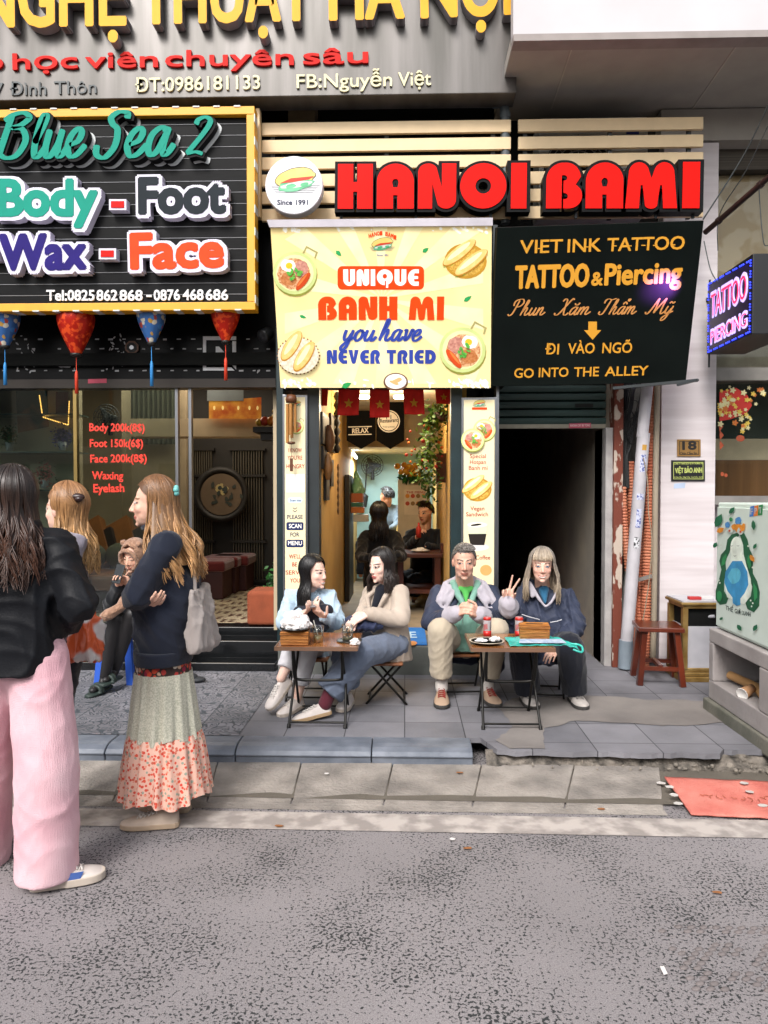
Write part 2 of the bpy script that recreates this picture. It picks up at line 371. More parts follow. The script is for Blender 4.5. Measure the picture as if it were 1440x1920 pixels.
# ================================================================ SETTING
def road_material():
    m = mat('asphalt', '#8d8686', rough=.85, var=.1, scale=1.3)
    N, L, b = nodes_of(m)
    tc = N.new('ShaderNodeTexCoord'); mp = N.new('ShaderNodeMapping'); mp.inputs['Scale'].default_value = (1, 1, 1); L.new(tc.outputs['Object'], mp.inputs[0])
    n1 = N.new('ShaderNodeTexNoise'); n1.inputs['Scale'].default_value = 88; n1.inputs['Detail'].default_value = 2; n1.inputs['Roughness'].default_value = .55; n1.inputs['Distortion'].default_value = .35
    n2 = N.new('ShaderNodeTexNoise'); n2.inputs['Scale'].default_value = 2.6; n2.inputs['Detail'].default_value = 3
    n3 = N.new('ShaderNodeTexNoise'); n3.inputs['Scale'].default_value = 230; n3.inputs['Detail'].default_value = 2
    for n in (n1, n2, n3): L.new(mp.outputs[0], n.inputs['Vector'])
    ma = N.new('ShaderNodeMath'); ma.operation = 'MULTIPLY_ADD'; L.new(n2.outputs['Fac'], ma.inputs[0]); ma.inputs[1].default_value = .36; L.new(n1.outputs['Fac'], ma.inputs[2])
    rp = N.new('ShaderNodeValToRGB'); rp.color_ramp.elements[0].position = .745; rp.color_ramp.elements[1].position = .79
    L.new(ma.outputs[0], rp.inputs[0])
    r3 = N.new('ShaderNodeValToRGB'); r3.color_ramp.elements[0].position = .3; r3.color_ramp.elements[1].position = .7
    r3.color_ramp.elements[0].color = lin('#6e6a6b'); r3.color_ramp.elements[1].color = lin('#938e8f'); L.new(n3.outputs['Fac'], r3.inputs[0])
    n4 = N.new('ShaderNodeTexNoise'); n4.inputs['Scale'].default_value = .7; n4.inputs['Detail'].default_value = 5; L.new(mp.outputs[0], n4.inputs['Vector'])
    mr = N.new('ShaderNodeMapRange'); mr.inputs['From Min'].default_value = .3; mr.inputs['From Max'].default_value = .7; mr.inputs['To Min'].default_value = .82; mr.inputs['To Max'].default_value = 1.12; L.new(n4.outputs['Fac'], mr.inputs[0])
    hv = N.new('ShaderNodeHueSaturation'); L.new(r3.outputs[0], hv.inputs['Color']); L.new(mr.outputs[0], hv.inputs['Value'])
    mx = N.new('ShaderNodeMix'); mx.data_type = 'RGBA'; L.new(rp.outputs[0], mx.inputs[0]); L.new(hv.outputs[0], mx.inputs[6]); mx.inputs[7].default_value = lin('#292b2c')
    L.new(mx.outputs[2], b.inputs['Base Color'])
    bp = N.new('ShaderNodeBump'); bp.inputs['Strength'].default_value = .5; bp.inputs['Distance'].default_value = .006; bp.invert = True
    L.new(rp.outputs[0], bp.inputs['Height']); L.new(bp.outputs[0], b.inputs['Normal'])
    return m
def slab_material(key, c1, c2, sx, sy, mortar='#3a3a3b', ms=.012, pattern=False, off=.5):
    m = mat(key, c1, rough=.72, bump=.25, bscale=70)
    N, L, b = nodes_of(m)
    tc = N.new('ShaderNodeTexCoord'); br = N.new('ShaderNodeTexBrick'); L.new(tc.outputs['Object'], br.inputs['Vector'])
    br.inputs['Scale'].default_value = 1; br.inputs['Brick Width'].default_value = sx; br.inputs['Row Height'].default_value = sy
    br.inputs['Mortar Size'].default_value = ms * .3; br.offset = off; br.inputs['Mortar Smooth'].default_value = .3
    br.inputs['Color1'].default_value = lin(c1); br.inputs['Color2'].default_value = lin(c2); br.inputs['Mortar'].default_value = lin(mortar)
    nz = N.new('ShaderNodeTexNoise'); nz.inputs['Scale'].default_value = 2.2; nz.inputs['Detail'].default_value = 7; L.new(tc.outputs['Object'], nz.inputs['Vector'])
    rp = N.new('ShaderNodeMapRange'); rp.inputs['From Min'].default_value = .3; rp.inputs['From Max'].default_value = .7; rp.inputs['To Min'].default_value = .7; rp.inputs['To Max'].default_value = 1.25
    L.new(nz.outputs['Fac'], rp.inputs[0])
    hv = N.new('ShaderNodeHueSaturation'); L.new(br.outputs['Color'], hv.inputs['Color']); L.new(rp.outputs[0], hv.inputs['Value'])
    out = hv.outputs[0]
    if pattern:
        # carved scrolls: rings and leaf curls inside each tile
        sep = N.new('ShaderNodeVectorMath'); sep.operation = 'MODULO'; sep.inputs[1].default_value = (sx, sy, 1)
        ad = N.new('ShaderNodeVectorMath'); ad.operation = 'ADD'; ad.inputs[1].default_value = (sx * 40, sy * 40, 0)
        L.new(tc.outputs['Object'], ad.inputs[0]); L.new(ad.outputs[0], sep.inputs[0])
        n2 = N.new('ShaderNodeTexNoise'); n2.inputs['Scale'].default_value = 7; n2.inputs['Detail'].default_value = 0; n2.inputs['Distortion'].default_value = 2.2
        L.new(sep.outputs[0], n2.inputs['Vector'])
        w = N.new('ShaderNodeMath'); w.operation = 'MULTIPLY'; w.inputs[1].default_value = 34; L.new(n2.outputs['Fac'], w.inputs[0])
        s = N.new('ShaderNodeMath'); s.operation = 'SINE'; L.new(w.outputs[0], s.inputs[0])
        r2 = N.new('ShaderNodeValToRGB'); r2.color_ramp.elements[0].position = .35; r2.color_ramp.elements[1].position = .75; L.new(s.outputs[0], r2.inputs[0])
        mx = N.new('ShaderNodeMix'); mx.data_type = 'RGBA'; mx.inputs[0].default_value = .5
        fa = N.new('ShaderNodeMath'); fa.operation = 'MULTIPLY'; fa.inputs[1].default_value = .8; L.new(r2.outputs[0], fa.inputs[0])
        L.new(fa.outputs[0], mx.inputs[0]); L.new(out, mx.inputs[6]); mx.inputs[7].default_value = lin('#2c363d'); out = mx.outputs[2]
        bp = N.new('ShaderNodeBump'); bp.inputs['Strength'].default_value = .6; bp.inputs['Distance'].default_value = .01; bp.invert = True
        L.new(r2.outputs[0], bp.inputs['Height']); L.new(bp.outputs[0], b.inputs['Normal'])
    L.new(out, b.inputs['Base Color'])
    return m
def struct(mb, name, m=None): return tag(mb.build(name, m), kind='structure')
PZ = .12                                      # pavement height
KY = 4.17                                     # kerb face
M_road = road_material()
struct(MB().sheet([(-30, -40, 0), (30, -40, 0), (30, 40, 0), (-30, 40, 0)]), 'road', M_road)
# painted edge line
M_paint = mat('worn white road paint', '#8d8681', rough=.85, color2='#b0a8a2', thresh=(.42, .6), scale=9, bump=.2)
a, b = P(0, 1513, Z=.004), P(1440, 1538, Z=.004); c, d = P(1440, 1571, Z=.004), P(0, 1546, Z=.004)
e = (b - a).normalized()
struct(MB().sheet([a - e * 12, d - e * 12, c + e * 8, b + e * 8]), 'road_marking', M_paint)
# concrete gutter apron with joints
M_conc = mat('gutter concrete', '#716c67', rough=.95, color2='#9f9890', thresh=(.3, .7), scale=5, bump=.9, bscale=55, detail=10, spec=.2)
M_dirt = mat('dusty joint dirt', '#5d574e', rough=1, bump=.5)
g = MB()
front = lambda x: P(x, 1509 + .016 * x, Z=.0)
joints = [-1900, -900, -250, 30, 215, 392, 553, 728, 897, 1072, 1232]
for i in range(len(joints) - 1):
    f0 = front(joints[i] - 10); f1 = front(joints[i + 1] - 10 if i < len(joints) - 2 else joints[i + 1] + 20)
    back0 = P(joints[i] + 8, 1442, Z=.03); back1 = P(joints[i + 1] + 8, 1442, Z=.03)
    gap = .0025; r1 = random.Random(i)
    q = [Vector((f0.x + gap, f0.y + .05, .006 + r1.uniform(0, .004))), Vector((f1.x - gap, f1.y + .05, .006)), Vector((back1.x - gap, KY + .02, .036 + r1.uniform(0, .006))), Vector((back0.x + gap, KY + .02, .036))]
    g.poly(q, (0, 0, -.05))
    q2 = [Vector((f0.x, f0.y - .004, .002)), Vector((f1.x, f1.y - .004, .002)), Vector((f1.x, f1.y + .05, .006)), Vector((f0.x, f0.y + .05, .006))]
    g.sheet(q2)
o = struct(g, 'gutter', M_conc); bevel(o, .006, 2)
struct(MB().sheet([Vector((-12, 3.9, .012)), Vector((2.0, 3.72, .012)), Vector((6, 3.9, .012)), Vector((6, KY + .03, .02)), Vector((-12, KY + .03, .02))]), 'gutter_bed', M_dirt)
# pavement: stone slabs, broken along the front on the right
M_slab = slab_material('grey stone slabs', '#69696e', '#7c7b80', .36, .36, mortar='#38383b', off=0)
pv = MB()
edge = [(.52, KY + .03), (.62, KY + .0), (.75, KY + .02), (.9, KY - .01), (1.1, KY + .01), (1.3, KY - .02), (1.55, KY + .0), (1.75, KY - .015), (1.8, KY + .06), (2.0, KY + .05), (2.2, KY + .09), (2.6, KY + .05), (8, KY + .05)]
jag = []
for i in range(len(edge) - 2):
    (x0, y0), (x1, y1) = edge[i], edge[i + 1]; m_ = max(1, int((x1 - x0) / .035))
    jag += [(x0 + (x1 - x0) * k / m_, y0 + (y1 - y0) * k / m_ + .02 * noise.noise(Vector((x0 * 7 + k * .9, 2, i)))) for k in range(m_)]
edge = jag + edge[-2:]
pts = [(-12, KY + .22), (-.0, KY + .22), (.45, KY + .22)] + edge + [(8, 9), (-12, 9)]
pv.poly([(x, y, PZ - .03) for x, y in pts], (0, 0, .03))
struct(pv, 'pavement', M_slab)
M_tile = slab_material('carved pavement tiles', '#707075', '#807f85', .42, .42, mortar='#3a3f44', pattern=True, off=0)
a = P(441, 1388, Z=PZ); b = P(521, 1286, Z=PZ)
struct(MB().sheet([(-12, KY + .21, PZ + .004), (a.x, KY + .21, PZ + .004), (b.x - .02, 6.2, PZ + .004), (-12, 6.2, PZ + .004)]), 'tiled_pavement', M_tile)
M_patch = mat('concrete patch', '#6b6663', rough=.95, color2='#857f7a', thresh=(.3, .7), scale=2.5, bump=.35, bscale=50, detail=8)
pp = [(.55, 4.34), (.66, 4.6), (.6, 5.0), (.75, 5.25), (1.3, 5.32), (2.0, 5.2), (5, 5.3), (5, 4.62), (2.1, 4.72), (1.6, 4.66), (1.1, 4.72), (.86, 4.6), (.8, 4.24), (.62, 4.2)]
pq = []
for i in range(len(pp)):
    (x0, y0), (x1, y1) = pp[i], pp[(i + 1) % len(pp)]; m_ = max(1, int(math.hypot(x1 - x0, y1 - y0) / .05))
    for k in range(m_): x, y = x0 + (x1 - x0) * k / m_, y0 + (y1 - y0) * k / m_; n_ = noise.noise_vector(Vector((x * 4, y * 4, 0))) * .05 + noise.noise_vector(Vector((x * 15, y * 15, 5))) * .02; pq.append((x + n_.x, max(KY + .03, y + n_.y), PZ + .004))
struct(MB().sheet(pq[::-1]), 'pavement_patch', M_patch)
M_crk = mat('crumbled edge', '#3a3733', rough=1, color2='#8a8278', thresh=(.35, .7), scale=16, bump=1, bscale=60, detail=8)
def crumb(u, v):
    x = .46 + 3.4 * u; k = noise.noise(V_((x * 9, v * 3, 1))) + .6 * noise.noise(V_((x * 26, v * 8, 4)))
    return Vector((x, KY + .075 - .085 * v + .02 * k, PZ - .018 - .09 * v * (1 + .15 * k)))
V_ = Vector
struct(MB().grid(crumb, 260, 10, False), 'pavement_edge', M_crk)
# rounded kerb stones on the left
M_kerb = mat('blue grey kerb stone', '#565d68', rough=.45, color2='#7b818b', thresh=(.3, .75), scale=7, bump=.2, bscale=60)
prof = [(.22, PZ), (.1, PZ + .003), (.055, PZ - .003), (.02, PZ - .018), (.0, PZ - .04), (.012, PZ - .052), (.012, .015), (.22, .015)]
kb = MB(); xs = [P(x, 1400, Z=PZ).x for x in (-1500, -900, -420, -60, 196, 442, 697, 886)]
for i in range(len(xs) - 1):
    x0, x1 = xs[i] + .003, xs[i + 1] - .003
    kb.poly([(x0, KY + y, z) for y, z in prof], (x1 - x0, 0, 0))
bevel(struct(kb, 'kerb', M_kerb), .004, 1, 60)
# broken rubble below the right edge
M_rub = mat('rubble', '#6b655d', rough=1, color2='#938b80', scale=14, bump=.8, bscale=40)
rb = MB(); rr = random.Random(3)
for k in range(110):
    x = rr.uniform(.6, 3.2); y = KY + rr.uniform(-.07, .05) - (.02 if x > 1.75 else 0); s = rr.uniform(.005, .017) * (1.5 if x > 1.75 else .8)
    if x < 1.5 and rr.random() < .5: continue
    rb.ball((x, y, .035 + rr.uniform(-.01, .02)), (s * rr.uniform(.7, 1.5), s * rr.uniform(.6, 1.2), s * rr.uniform(.5, 1)), 6, 4, Euler((rr.random() * 3, rr.random() * 3, rr.random() * 3)).to_matrix())
for v in range(len(rb.sm)): rb.sm[v] = False
tag(rb.build('rubble', M_rub), kind='stuff')

# ---------------------------------------------------------------- buildings
M_black = mat('black granite', '#101214', rough=.18, var=.4, scale=30, spec=.5)
M_dark = mat('near black wall', '#171817', rough=.9, var=.35, scale=3, bump=.3, bscale=20, spec=.15)  # near-black wall tone, varied at random
M_steel = mat('brushed steel', '#9a9ca0', rough=.32, metal=1, var=.12, scale=3, stretch=(30, 30, 1))
M_dsteel = mat('dark painted steel', '#22282a', rough=.45, var=.25, scale=5)
M_cream = mat('cream interior wall', '#b9a98c', rough=.8, var=.08, scale=2)
M_brass = mat('brass edge', '#a8905a', rough=.35, metal=1)
def thin_glass(key, tint='#eef4f2', refl=1.0):
    m = bpy.data.materials.new(key); m.use_nodes = True; nt = m.node_tree; N = nt.nodes; L = nt.links; N.remove(N['Principled BSDF'])
    tr = N.new('ShaderNodeBsdfTransparent'); tr.inputs[0].default_value = lin(tint)
    gl = N.new('ShaderNodeBsdfGlossy'); gl.inputs['Roughness'].default_value = .02
    fr = N.new('ShaderNodeFresnel'); fr.inputs['IOR'].default_value = 1.52
    mu = N.new('ShaderNodeMath'); mu.operation = 'MULTIPLY'; mu.inputs[1].default_value = refl; mu.use_clamp = True; L.new(fr.outputs[0], mu.inputs[0])
    mx = N.new('ShaderNodeMixShader'); L.new(mu.outputs[0], mx.inputs[0]); L.new(tr.outputs[0], mx.inputs[1]); L.new(gl.outputs[0], mx.inputs[2])
    L.new(mx.outputs[0], N['Material Output'].inputs['Surface']); return m
M_glass = thin_glass('shop window glass', '#dde7e6', 1.7); M_glass2 = thin_glass('clean window glass', '#f2f4f2', .45)

# ---- spa on the left
YG = 6.2
SX1 = P(520, 1000, Y=YG).x                    # right end of the spa front
spa = thing('spa_shop', 'dark glass fronted spa with black granite steps and prices on its window', 'shop', (-2.6, YG, PZ))
st = MB()
st.box((-9, 5.97, PZ - .02), (SX1 + .02, 6.17, PZ + .07)); st.box((-9, 6.17, PZ - .02), (SX1 + .02, 6.4, .33)); st.box((-9, 6.4, PZ), (SX1 + .02, 6.6, .405))
bevel(st.build('granite_steps', M_black, spa), .006)
def tile_floor():
    m = mat('patterned floor tiles', '#a6997f', rough=.3)
    N, L, b = nodes_of(m); tc = N.new('ShaderNodeTexCoord')
    ck = N.new('ShaderNodeTexChecker'); ck.inputs['Scale'].default_value = 6.5; L.new(tc.outputs['Object'], ck.inputs['Vector'])
    mp = N.new('ShaderNodeMapping'); mp.inputs['Rotation'].default_value = (0, 0, R(45)); L.new(tc.outputs['Object'], mp.inputs[0])
    c2 = N.new('ShaderNodeTexChecker'); c2.inputs['Scale'].default_value = 18; L.new(mp.outputs[0], c2.inputs['Vector'])
    c2.inputs['Color1'].default_value = lin('#b7aa90'); c2.inputs['Color2'].default_value = lin('#4a2620')
    ck.inputs['Color1'].default_value = lin('#b7aa90'); L.new(c2.outputs[0], ck.inputs['Color2'])
    L.new(ck.outputs[0], b.inputs['Base Color']); return m
fl = MB().box((-9, 6.6, PZ), (SX1, 10.5, .40)); fl.build('floor', tile_floor(), spa)
# walls inside
iw = MB().m(M_cream).box((-9, 10.3, .4), (SX1, 10.5, 3.6))
iw.box((SX1 - .05, 6.3, .4), (SX1 + .04, 10.4, 3.6)); iw.box((-9, 6.3, 3.0), (SX1, 10.4, 3.1))
iw.build('inner_walls', None, spa)
xp = P(143, 900, Y=7.0).x
MB().box((-9, 7.05, .4), (xp, 7.15, 3.0)).build('shelf_wall', M_cream, spa)
a = P(243, 785, Y=7.6); b = P(520, 818, Y=7.6)
MB().box((a.x - .0, 7.6, b.z), (SX1 - .06, 7.9, a.z)).build('ceiling_beam', mat('cream beam', '#bba98a', rough=.7), spa)
a = P(245, 725, Y=8.2); b = P(332, 782, Y=8.2)
cu = MB().grid(lambda u, v: Vector((a.x + (b.x - a.x) * u, 8.2 + .03 * math.sin(u * 60), b.z - .3 + (a.z - b.z + .6) * v)), 80, 1); cu.build('curtain', mat('dark olive curtain', '#3d3f33', rough=.9), spa)
MB().box((P(232, 900, Y=8.4).x, 8.35, .4), (P(352, 900, Y=8.4).x, 8.42, 2.9)).build('partition', mat('taupe wall', '#8d8068', rough=.85), spa)
# lattice doors at the back right
M_lat = mat('dark lattice wood', '#17130f', rough=.6)
lt = MB().m(M_lat)
x0, x1 = P(336, 900, Y=9.2).x, SX1 - .06
lt.box((x0, 9.3, .4), (x1, 9.35, 3.0))
zt, zb = P(400, 842, Y=9.2).z, P(400, 1090, Y=9.2).z
M_slat2 = mat('pale lattice slats', '#4a4437', rough=.6)
for (pa, pb) in ((345, 396), (433, 492)):
    xa, xb = P(pa, 900, Y=9.2).x, P(pb, 900, Y=9.2).x
    n = 12
    lt.m(M_slat2)
    for k in range(n):
        x = xa + (xb - xa) * (k + .5) / n; lt.box((x - .006, 9.25, zb), (x + .006, 9.29, zt))
    lt.m(M_lat)
    for z in (zb, zb + (zt - zb) * .3, zb + (zt - zb) * .8, zt): lt.box((xa - .03, 9.23, z - .015), (xb + .03, 9.3, z + .015))
lt.build('lattice_screen', None, spa)
# frieze band with cut marks, lintel
zf0, zf1 = P(250, 712, Y=YG).z, P(250, 560, Y=YG).z
fz = MB().box((-9, YG - .02, zf0), (SX1 + .05, YG + .1, zf1 + 1.2)); fz.build('frieze', mat('black glass band', '#08090a', rough=.35, var=.3, spec=.12), spa)
zl0 = P(250, 727, Y=YG - .06).z
MB().box((-9, YG - .06, zl0), (SX1 + .05, YG + .1, zf0 - .003)).build('lintel', mat('bronze lintel', '#2c2723', rough=.4, metal=.5), spa)
M_mark = mat('grey film remnants', '#b0b0b1', rough=.7)
mk = MB(); rr = random.Random(11); wp = wall_plane(YG - .02)
for j, y in enumerate((635, 653, 673, 694)):
    for x in range(-5, 500, 26):
        xx = x + (j % 2) * 11 + rr.uniform(-2, 2)
        if 378 < xx < 446 or rr.random() < .12: continue
        w = rr.uniform(5, 9); h = rr.uniform(1.6, 3)
        flat(mk, wp, [(xx, y), (xx + w, y - rr.uniform(0, .6)), (xx + w, y + h), (xx, y + h)], .0005, .001)
for cx, cy, n in ((52, 670, 26), (222, 665, 34), (125, 680, 10), (490, 688, 6)):
    for k in range(n):
        x, y = rr.gauss(cx, 13), rr.gauss(cy, 20)
        if not 628 < y < 700: continue
        a = rr.uniform(0, 180); flat(mk, wp, oval(x, y, rr.uniform(2, 4.5), rr.uniform(.8, 1.6), a, 6), .0015, .001)
flat(mk, wp, oval(124, 684, 14, 7, 0, 12, .25, 4), .003, .001)
mk.build('film_remnants', M_mark, spa)
lg = MB().m(mat('brushed silver letter', '#dcdde0', rough=.6))
for q in ([(381, 631), (443, 631), (443, 638), (386, 638)], [(381, 631), (387, 636), (387, 695), (381, 695)], [(387, 689), (434, 689), (440, 695), (387, 695)], [(436, 640), (443, 640), (443, 692), (436, 684)],
          [(405, 650), (411, 650), (411, 684), (405, 684)], [(411, 650), (443, 684), (443, 693), (411, 661)]):
    flat(lg, wp, q, .004 + .0015 * rnd.random(), .004)
lg.build('letter_logo', None, spa)
st2 = MB().m(mat('red sticker', '#a8324a', rough=.5)); w2 = wall_plane(YG - .06)
flat(st2, w2, [(165, 711), (200, 710), (200, 718), (165, 719)], .001, .001); st2.build('sticker', None, spa)
# glazing
zg0 = .405; zg1 = zl0
def pane(pa, pb, name, Y=YG):
    xa, xb = P(pa, 900, Y=Y).x, P(pb, 900, Y=Y).x
    return MB().box((xa, Y, zg0), (xb, Y + .012, zg1)).build(name, M_glass, spa)
p1 = pane(-900, 141, 'glass_pane'); p2 = pane(147, 331, 'glass_pane')
x = P(143.5, 900, Y=YG).x; MB().box((x - .014, YG - .02, zg0), (x + .014, YG + .03, zg1)).build('brass_post', M_brass, spa)
for px in (333, 358):
    x = P(px, 900, Y=YG).x; MB().box((x - .012, YG - .02, zg0), (x + .012, YG + .035, zg1)).build('steel_post', M_steel, spa)
gp = wall_plane(YG - .002); tx = MB().m(mat('red window lettering', '#d8321f', rough=.5))
for s, a, b, c in (('Body 200k(8$)', (168, 808), (271, 809), 14), ('Foot 150k(6$)', (169, 838), (268, 838), 14), ('Face 200k(8$)', (170, 867), (275, 866), 14), ('Waxing', (173, 898), (231, 899), 14), ('Eyelash', (176, 923), (233, 922), 15)):
    put_text(tx, gp, s, a, b, c, weight=.035, depth=.001, lift=.001)
tx.build('window_lettering', None, p2, off=wloc(spa))

# ---- sandwich shop in the middle
YS = 5.9
shop = thing('sandwich_shop', 'narrow open sandwich shop with yellow side walls and a grey step', 'shop', (0, YS, PZ))
M_yel = mat('yellow painted wall', '#b48f4c', rough=.75, color2='#c7a45f', thresh=(.3, .7), scale=2.5, bump=.15, bscale=30)
SL, SR = P(598, 1000, Y=YS).x, P(852, 1000, Y=YS).x
SZ = P(760, 1212, Y=YS).z                      # shop floor height
YB = 10.6
M_step = mat('grey concrete step', '#5d605c', rough=.85, var=.2, scale=5, bump=.3)
bevel(MB().box((P(520, 1000, Y=YS).x, YS, PZ - .05), (P(932, 1000, Y=YS).x, YS + .5, SZ)).build('step', M_step, shop), .008)
MB().box((SL - .1, YS + .5, PZ), (SR + .1, YB + .1, SZ)).build('floor', mat('beige shop floor', '#8a7c66', rough=.6, var=.2), shop)
MB().box((SL - .1, YS + .1, SZ), (SL, YB, 3.2)).build('side_wall', M_yel, shop)
MB().box((SR, YS + .1, SZ), (SR + .1, YB, 3.2)).build('side_wall', M_yel, shop)
zc = P(745, 735, Y=7.2).z
MB().box((SL - .1, YS + .1, zc), (SR + .1, 9.0, zc + .1)).build('ceiling', mat('white ceiling', '#d6cfbf', rough=.8), shop)
zb2 = P(715, 838, Y=8.9).z
MB().box((SL - .1, 8.9, zb2), (SR + .1, 9.0, zc - .005)).build('bulkhead', mat('ivory bulkhead', '#c9bd9f', rough=.7), shop)
MB().box((SL - .1, 9.005, zb2 - .0), (SR + .1, YB, zb2 + .1)).build('kitchen_ceiling', mat('white ceiling', '#d6cfbf'), shop)
MB().box((SL - .1, YB, SZ), (SR + .1, YB + .1, 3.2)).build('kitchen_wall', mat('pale teal kitchen wall', '#8fb0ae', rough=.5, var=.15, scale=3), shop)
# front posts
M_teal = mat('dark teal post', '#14272a', rough=.4, var=.3)
def post(pa, pb, name, y0=YS - .02, y1=YS + .12, ztop=3.2, m=M_teal):
    xa, xb = P(pa, 1000, Y=y0).x, P(pb, 1000, Y=y0).x
    return bevel(MB().box((xa, y0, PZ if False else SZ + .002), (xb, y1, ztop)).build(name, m, shop), .004)
post(519, 532, 'front_post'); post(577, 599, 'front_post', m=M_dsteel); post(845, 866, 'front_post'); post(929, 935, 'front_post', m=M_steel)
MB().box((SL - .35, YS + .05, P(700, 722, Y=YS).z), (SR + .4, YS + .3, 3.6)).build('front_beam', M_dark, shop)
# upper wall behind the signs
upper = thing('building_facade', 'dark upper wall behind the signs with pipes and gaps', 'building', (-1.5, 6.5, 2.6))
MB().box((-9, 6.45, 2.75), (1.16, 6.65, 9)).build('wall', M_dark, upper)
MB().box((-9, 6.12, 2.62), (-.9, 6.44, 2.72)).build('ledge', M_dark, upper)
a = P(540, 200, Y=6.2); b = P(590, 235, Y=6.2)
MB().box((a.x, 6.2, b.z), (b.x, 6.44, a.z + .1)).build('concrete_block', mat('stained concrete', '#6a5f4c', rough=.9, bump=.4), upper)
MB().box((-9, 6.0, 5.05), (1.16, 6.44, 9)).build('sign_backing', M_dark, upper)

# ---- alley passage
YA = 6.3
AL, AR = P(933, 1000, Y=YA).x, P(1131, 1000, Y=YA).x
alley = thing('alley_passage', 'dark alley passage with half lowered green roller shutter and red floor', 'passage', ((AL + AR) / 2, YA, PZ))
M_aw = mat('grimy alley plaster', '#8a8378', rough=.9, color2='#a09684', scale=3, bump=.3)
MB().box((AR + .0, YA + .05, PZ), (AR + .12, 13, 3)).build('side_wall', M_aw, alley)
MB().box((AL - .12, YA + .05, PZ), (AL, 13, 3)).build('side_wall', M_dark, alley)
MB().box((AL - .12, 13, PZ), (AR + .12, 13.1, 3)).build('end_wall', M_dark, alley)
zsh = P(1030, 803, Y=YA).z
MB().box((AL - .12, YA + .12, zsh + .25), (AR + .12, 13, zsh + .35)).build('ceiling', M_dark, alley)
MB().box((AL - .02, 6.95, PZ), (AR + .02, 12.9, PZ + .03)).build('red_floor', mat('red alley tiles', '#7d3a2e', rough=.6, var=.2, scale=12), alley)
sh = MB(); zt = P(1030, 715, Y=YA).z + .25; n = 9
for k in range(n):
    z0 = zsh + .03 + (zt - zsh - .03) * k / n; z1 = zsh + .03 + (zt - zsh - .03) * (k + 1) / n
    sh.poly([(AL, YA + .05, z0), (AL, YA + .022, z0 + .008), (AL, YA + .015, (z0 + z1) / 2), (AL, YA + .022, z1 - .012), (AL, YA + .045, z1 - .004), (AL, YA + .06, z1 - .004), (AL, YA + .06, z0)], (AR - AL + .02, 0, 0))
rs = sh.build('roller_shutter', mat('dark green shutter slats', '#2f4743', rough=.5, var=.2, scale=4), alley)
bb = MB().box((AL, YA + .0, zsh), (AR + .02, YA + .06, zsh + .034)).build('bottom_bar', mat('dull aluminium bar', '#8d8878', rough=.5, var=.25, scale=9), rs, off=wloc(alley))
pl = wall_plane(YA); sk = MB().m(mat('pink sticker', '#b5485c', rough=.6)); flat(sk, pl, [(1067, 794), (1108, 793), (1108, 802), (1067, 803)], .001, .001)
sk.m(mat('pale print', '#e6c9c9')); put_text(sk, pl, 'KHOAN CAT BE TONG', (1069, 800), (1106, 799.5), 4, weight=.02, depth=.0005, lift=.0025); sk.build('sticker', None, rs, off=wloc(alley))
sk = MB().m(mat('black plate', '#141616', rough=.4)); p15 = wall_plane(YA + .015); flat(sk, p15, [(1078, 757), (1112, 757), (1112, 764), (1078, 764)], .001, .002); sk.build('slot_plate', None, rs, off=wloc(alley))
# door jamb and rusted post
xa, xb = P(1131, 1000, Y=YA).x, P(1148, 1000, Y=YA).x
bevel(MB().box((xa, YA - .06, PZ), (xb, YA + .3, zsh + .0)).build('jamb', mat('chipped grey jamb', '#8f8c8a', rough=.8, color2='#a9a5a3', scale=8, bump=.3), alley), .004)
M_rust = mat('rusted white post', '#6b3222', rough=.8, color2='#b5a698', thresh=(.52, .56), scale=9, detail=6, stretch=(1.6, 1.6, .7), bump=.3)
xa, xb = P(1149, 1000, Y=YA - .08).x, P(1166, 1000, Y=YA - .08).x
bevel(MB().box((xa, YA - .1, PZ), (xb, YA + .25, 3.0)).build('rusted_post', M_rust, alley), .004)
# ---- corner building right
M_marb = mat('white travertine cladding', '#c3babb', rough=.35, color2='#d6cfd0', thresh=(.35, .7), scale=2.2, stretch=(.5, .5, 7), detail=9)
N_, L_, b_ = nodes_of(M_marb)
YR = 6.3
cb = thing('corner_building', 'white stone clad building with a grey overhanging storey and decorated window', 'building', (3, YR, PZ))
xa, xb = P(1238, 1000, Y=YR).x, P(1343, 700, Y=YR).x
pz = 5.5
MB().box((xa, YR, PZ - .02), (xb, YR + .5, 4.45)).build('pillar', M_marb, cb)
MB().box((P(1165, 1000, Y=6.5).x, 6.52, PZ - .02), (xa, 6.7, 4.6)).build('pipe_recess', mat('rough grey wall', '#4b4b49', rough=.95, color2='#6a6965', scale=5, bump=.6), cb)
# overhanging storey
zs = P(1200, 222, Y=6.42).z; yf = P(1200, 76, Z=zs).y
sx0 = P(962, 100, Y=yf).x
of = MB().m(mat('smooth white render', '#bdbabc', rough=.7, var=.05, scale=2)).box((sx0, yf, zs + .05), (9, yf + .12, 9))
of.m(mat('warm grey trim', '#8d8581', rough=.7)).box((sx0, yf - .02, zs), (9, yf + .1, zs + .047))
of.build('storey_front', None, cb)
so = MB().m(mat('grey soffit panels', '#a09b93', rough=.7, var=.06)).box((sx0, yf + .1, zs + .01), (9, 6.65, zs + .1))
so.m(mat('pale soffit seam', '#b5afa6', rough=.7))
for (p0, p1) in (((1076, 80), (1034, 204)), ((1388, 76), (1296, 208))):
    a = P(*p0, Z=zs + .006); b = P(*p1, Z=zs + .006); so.bar(a, b, .008, .006)
so.build('soffit', None, cb)
MB().box((1.17, 6.42, 2.6), (xa, 6.6, zs + .01)).build('upper_wall', mat('deep grey wall', '#3c3b39', rough=.9, var=.2), cb)  # plain dark grey wall colour with slight random variation
zb1 = P(1400, 264, Y=6.3).z
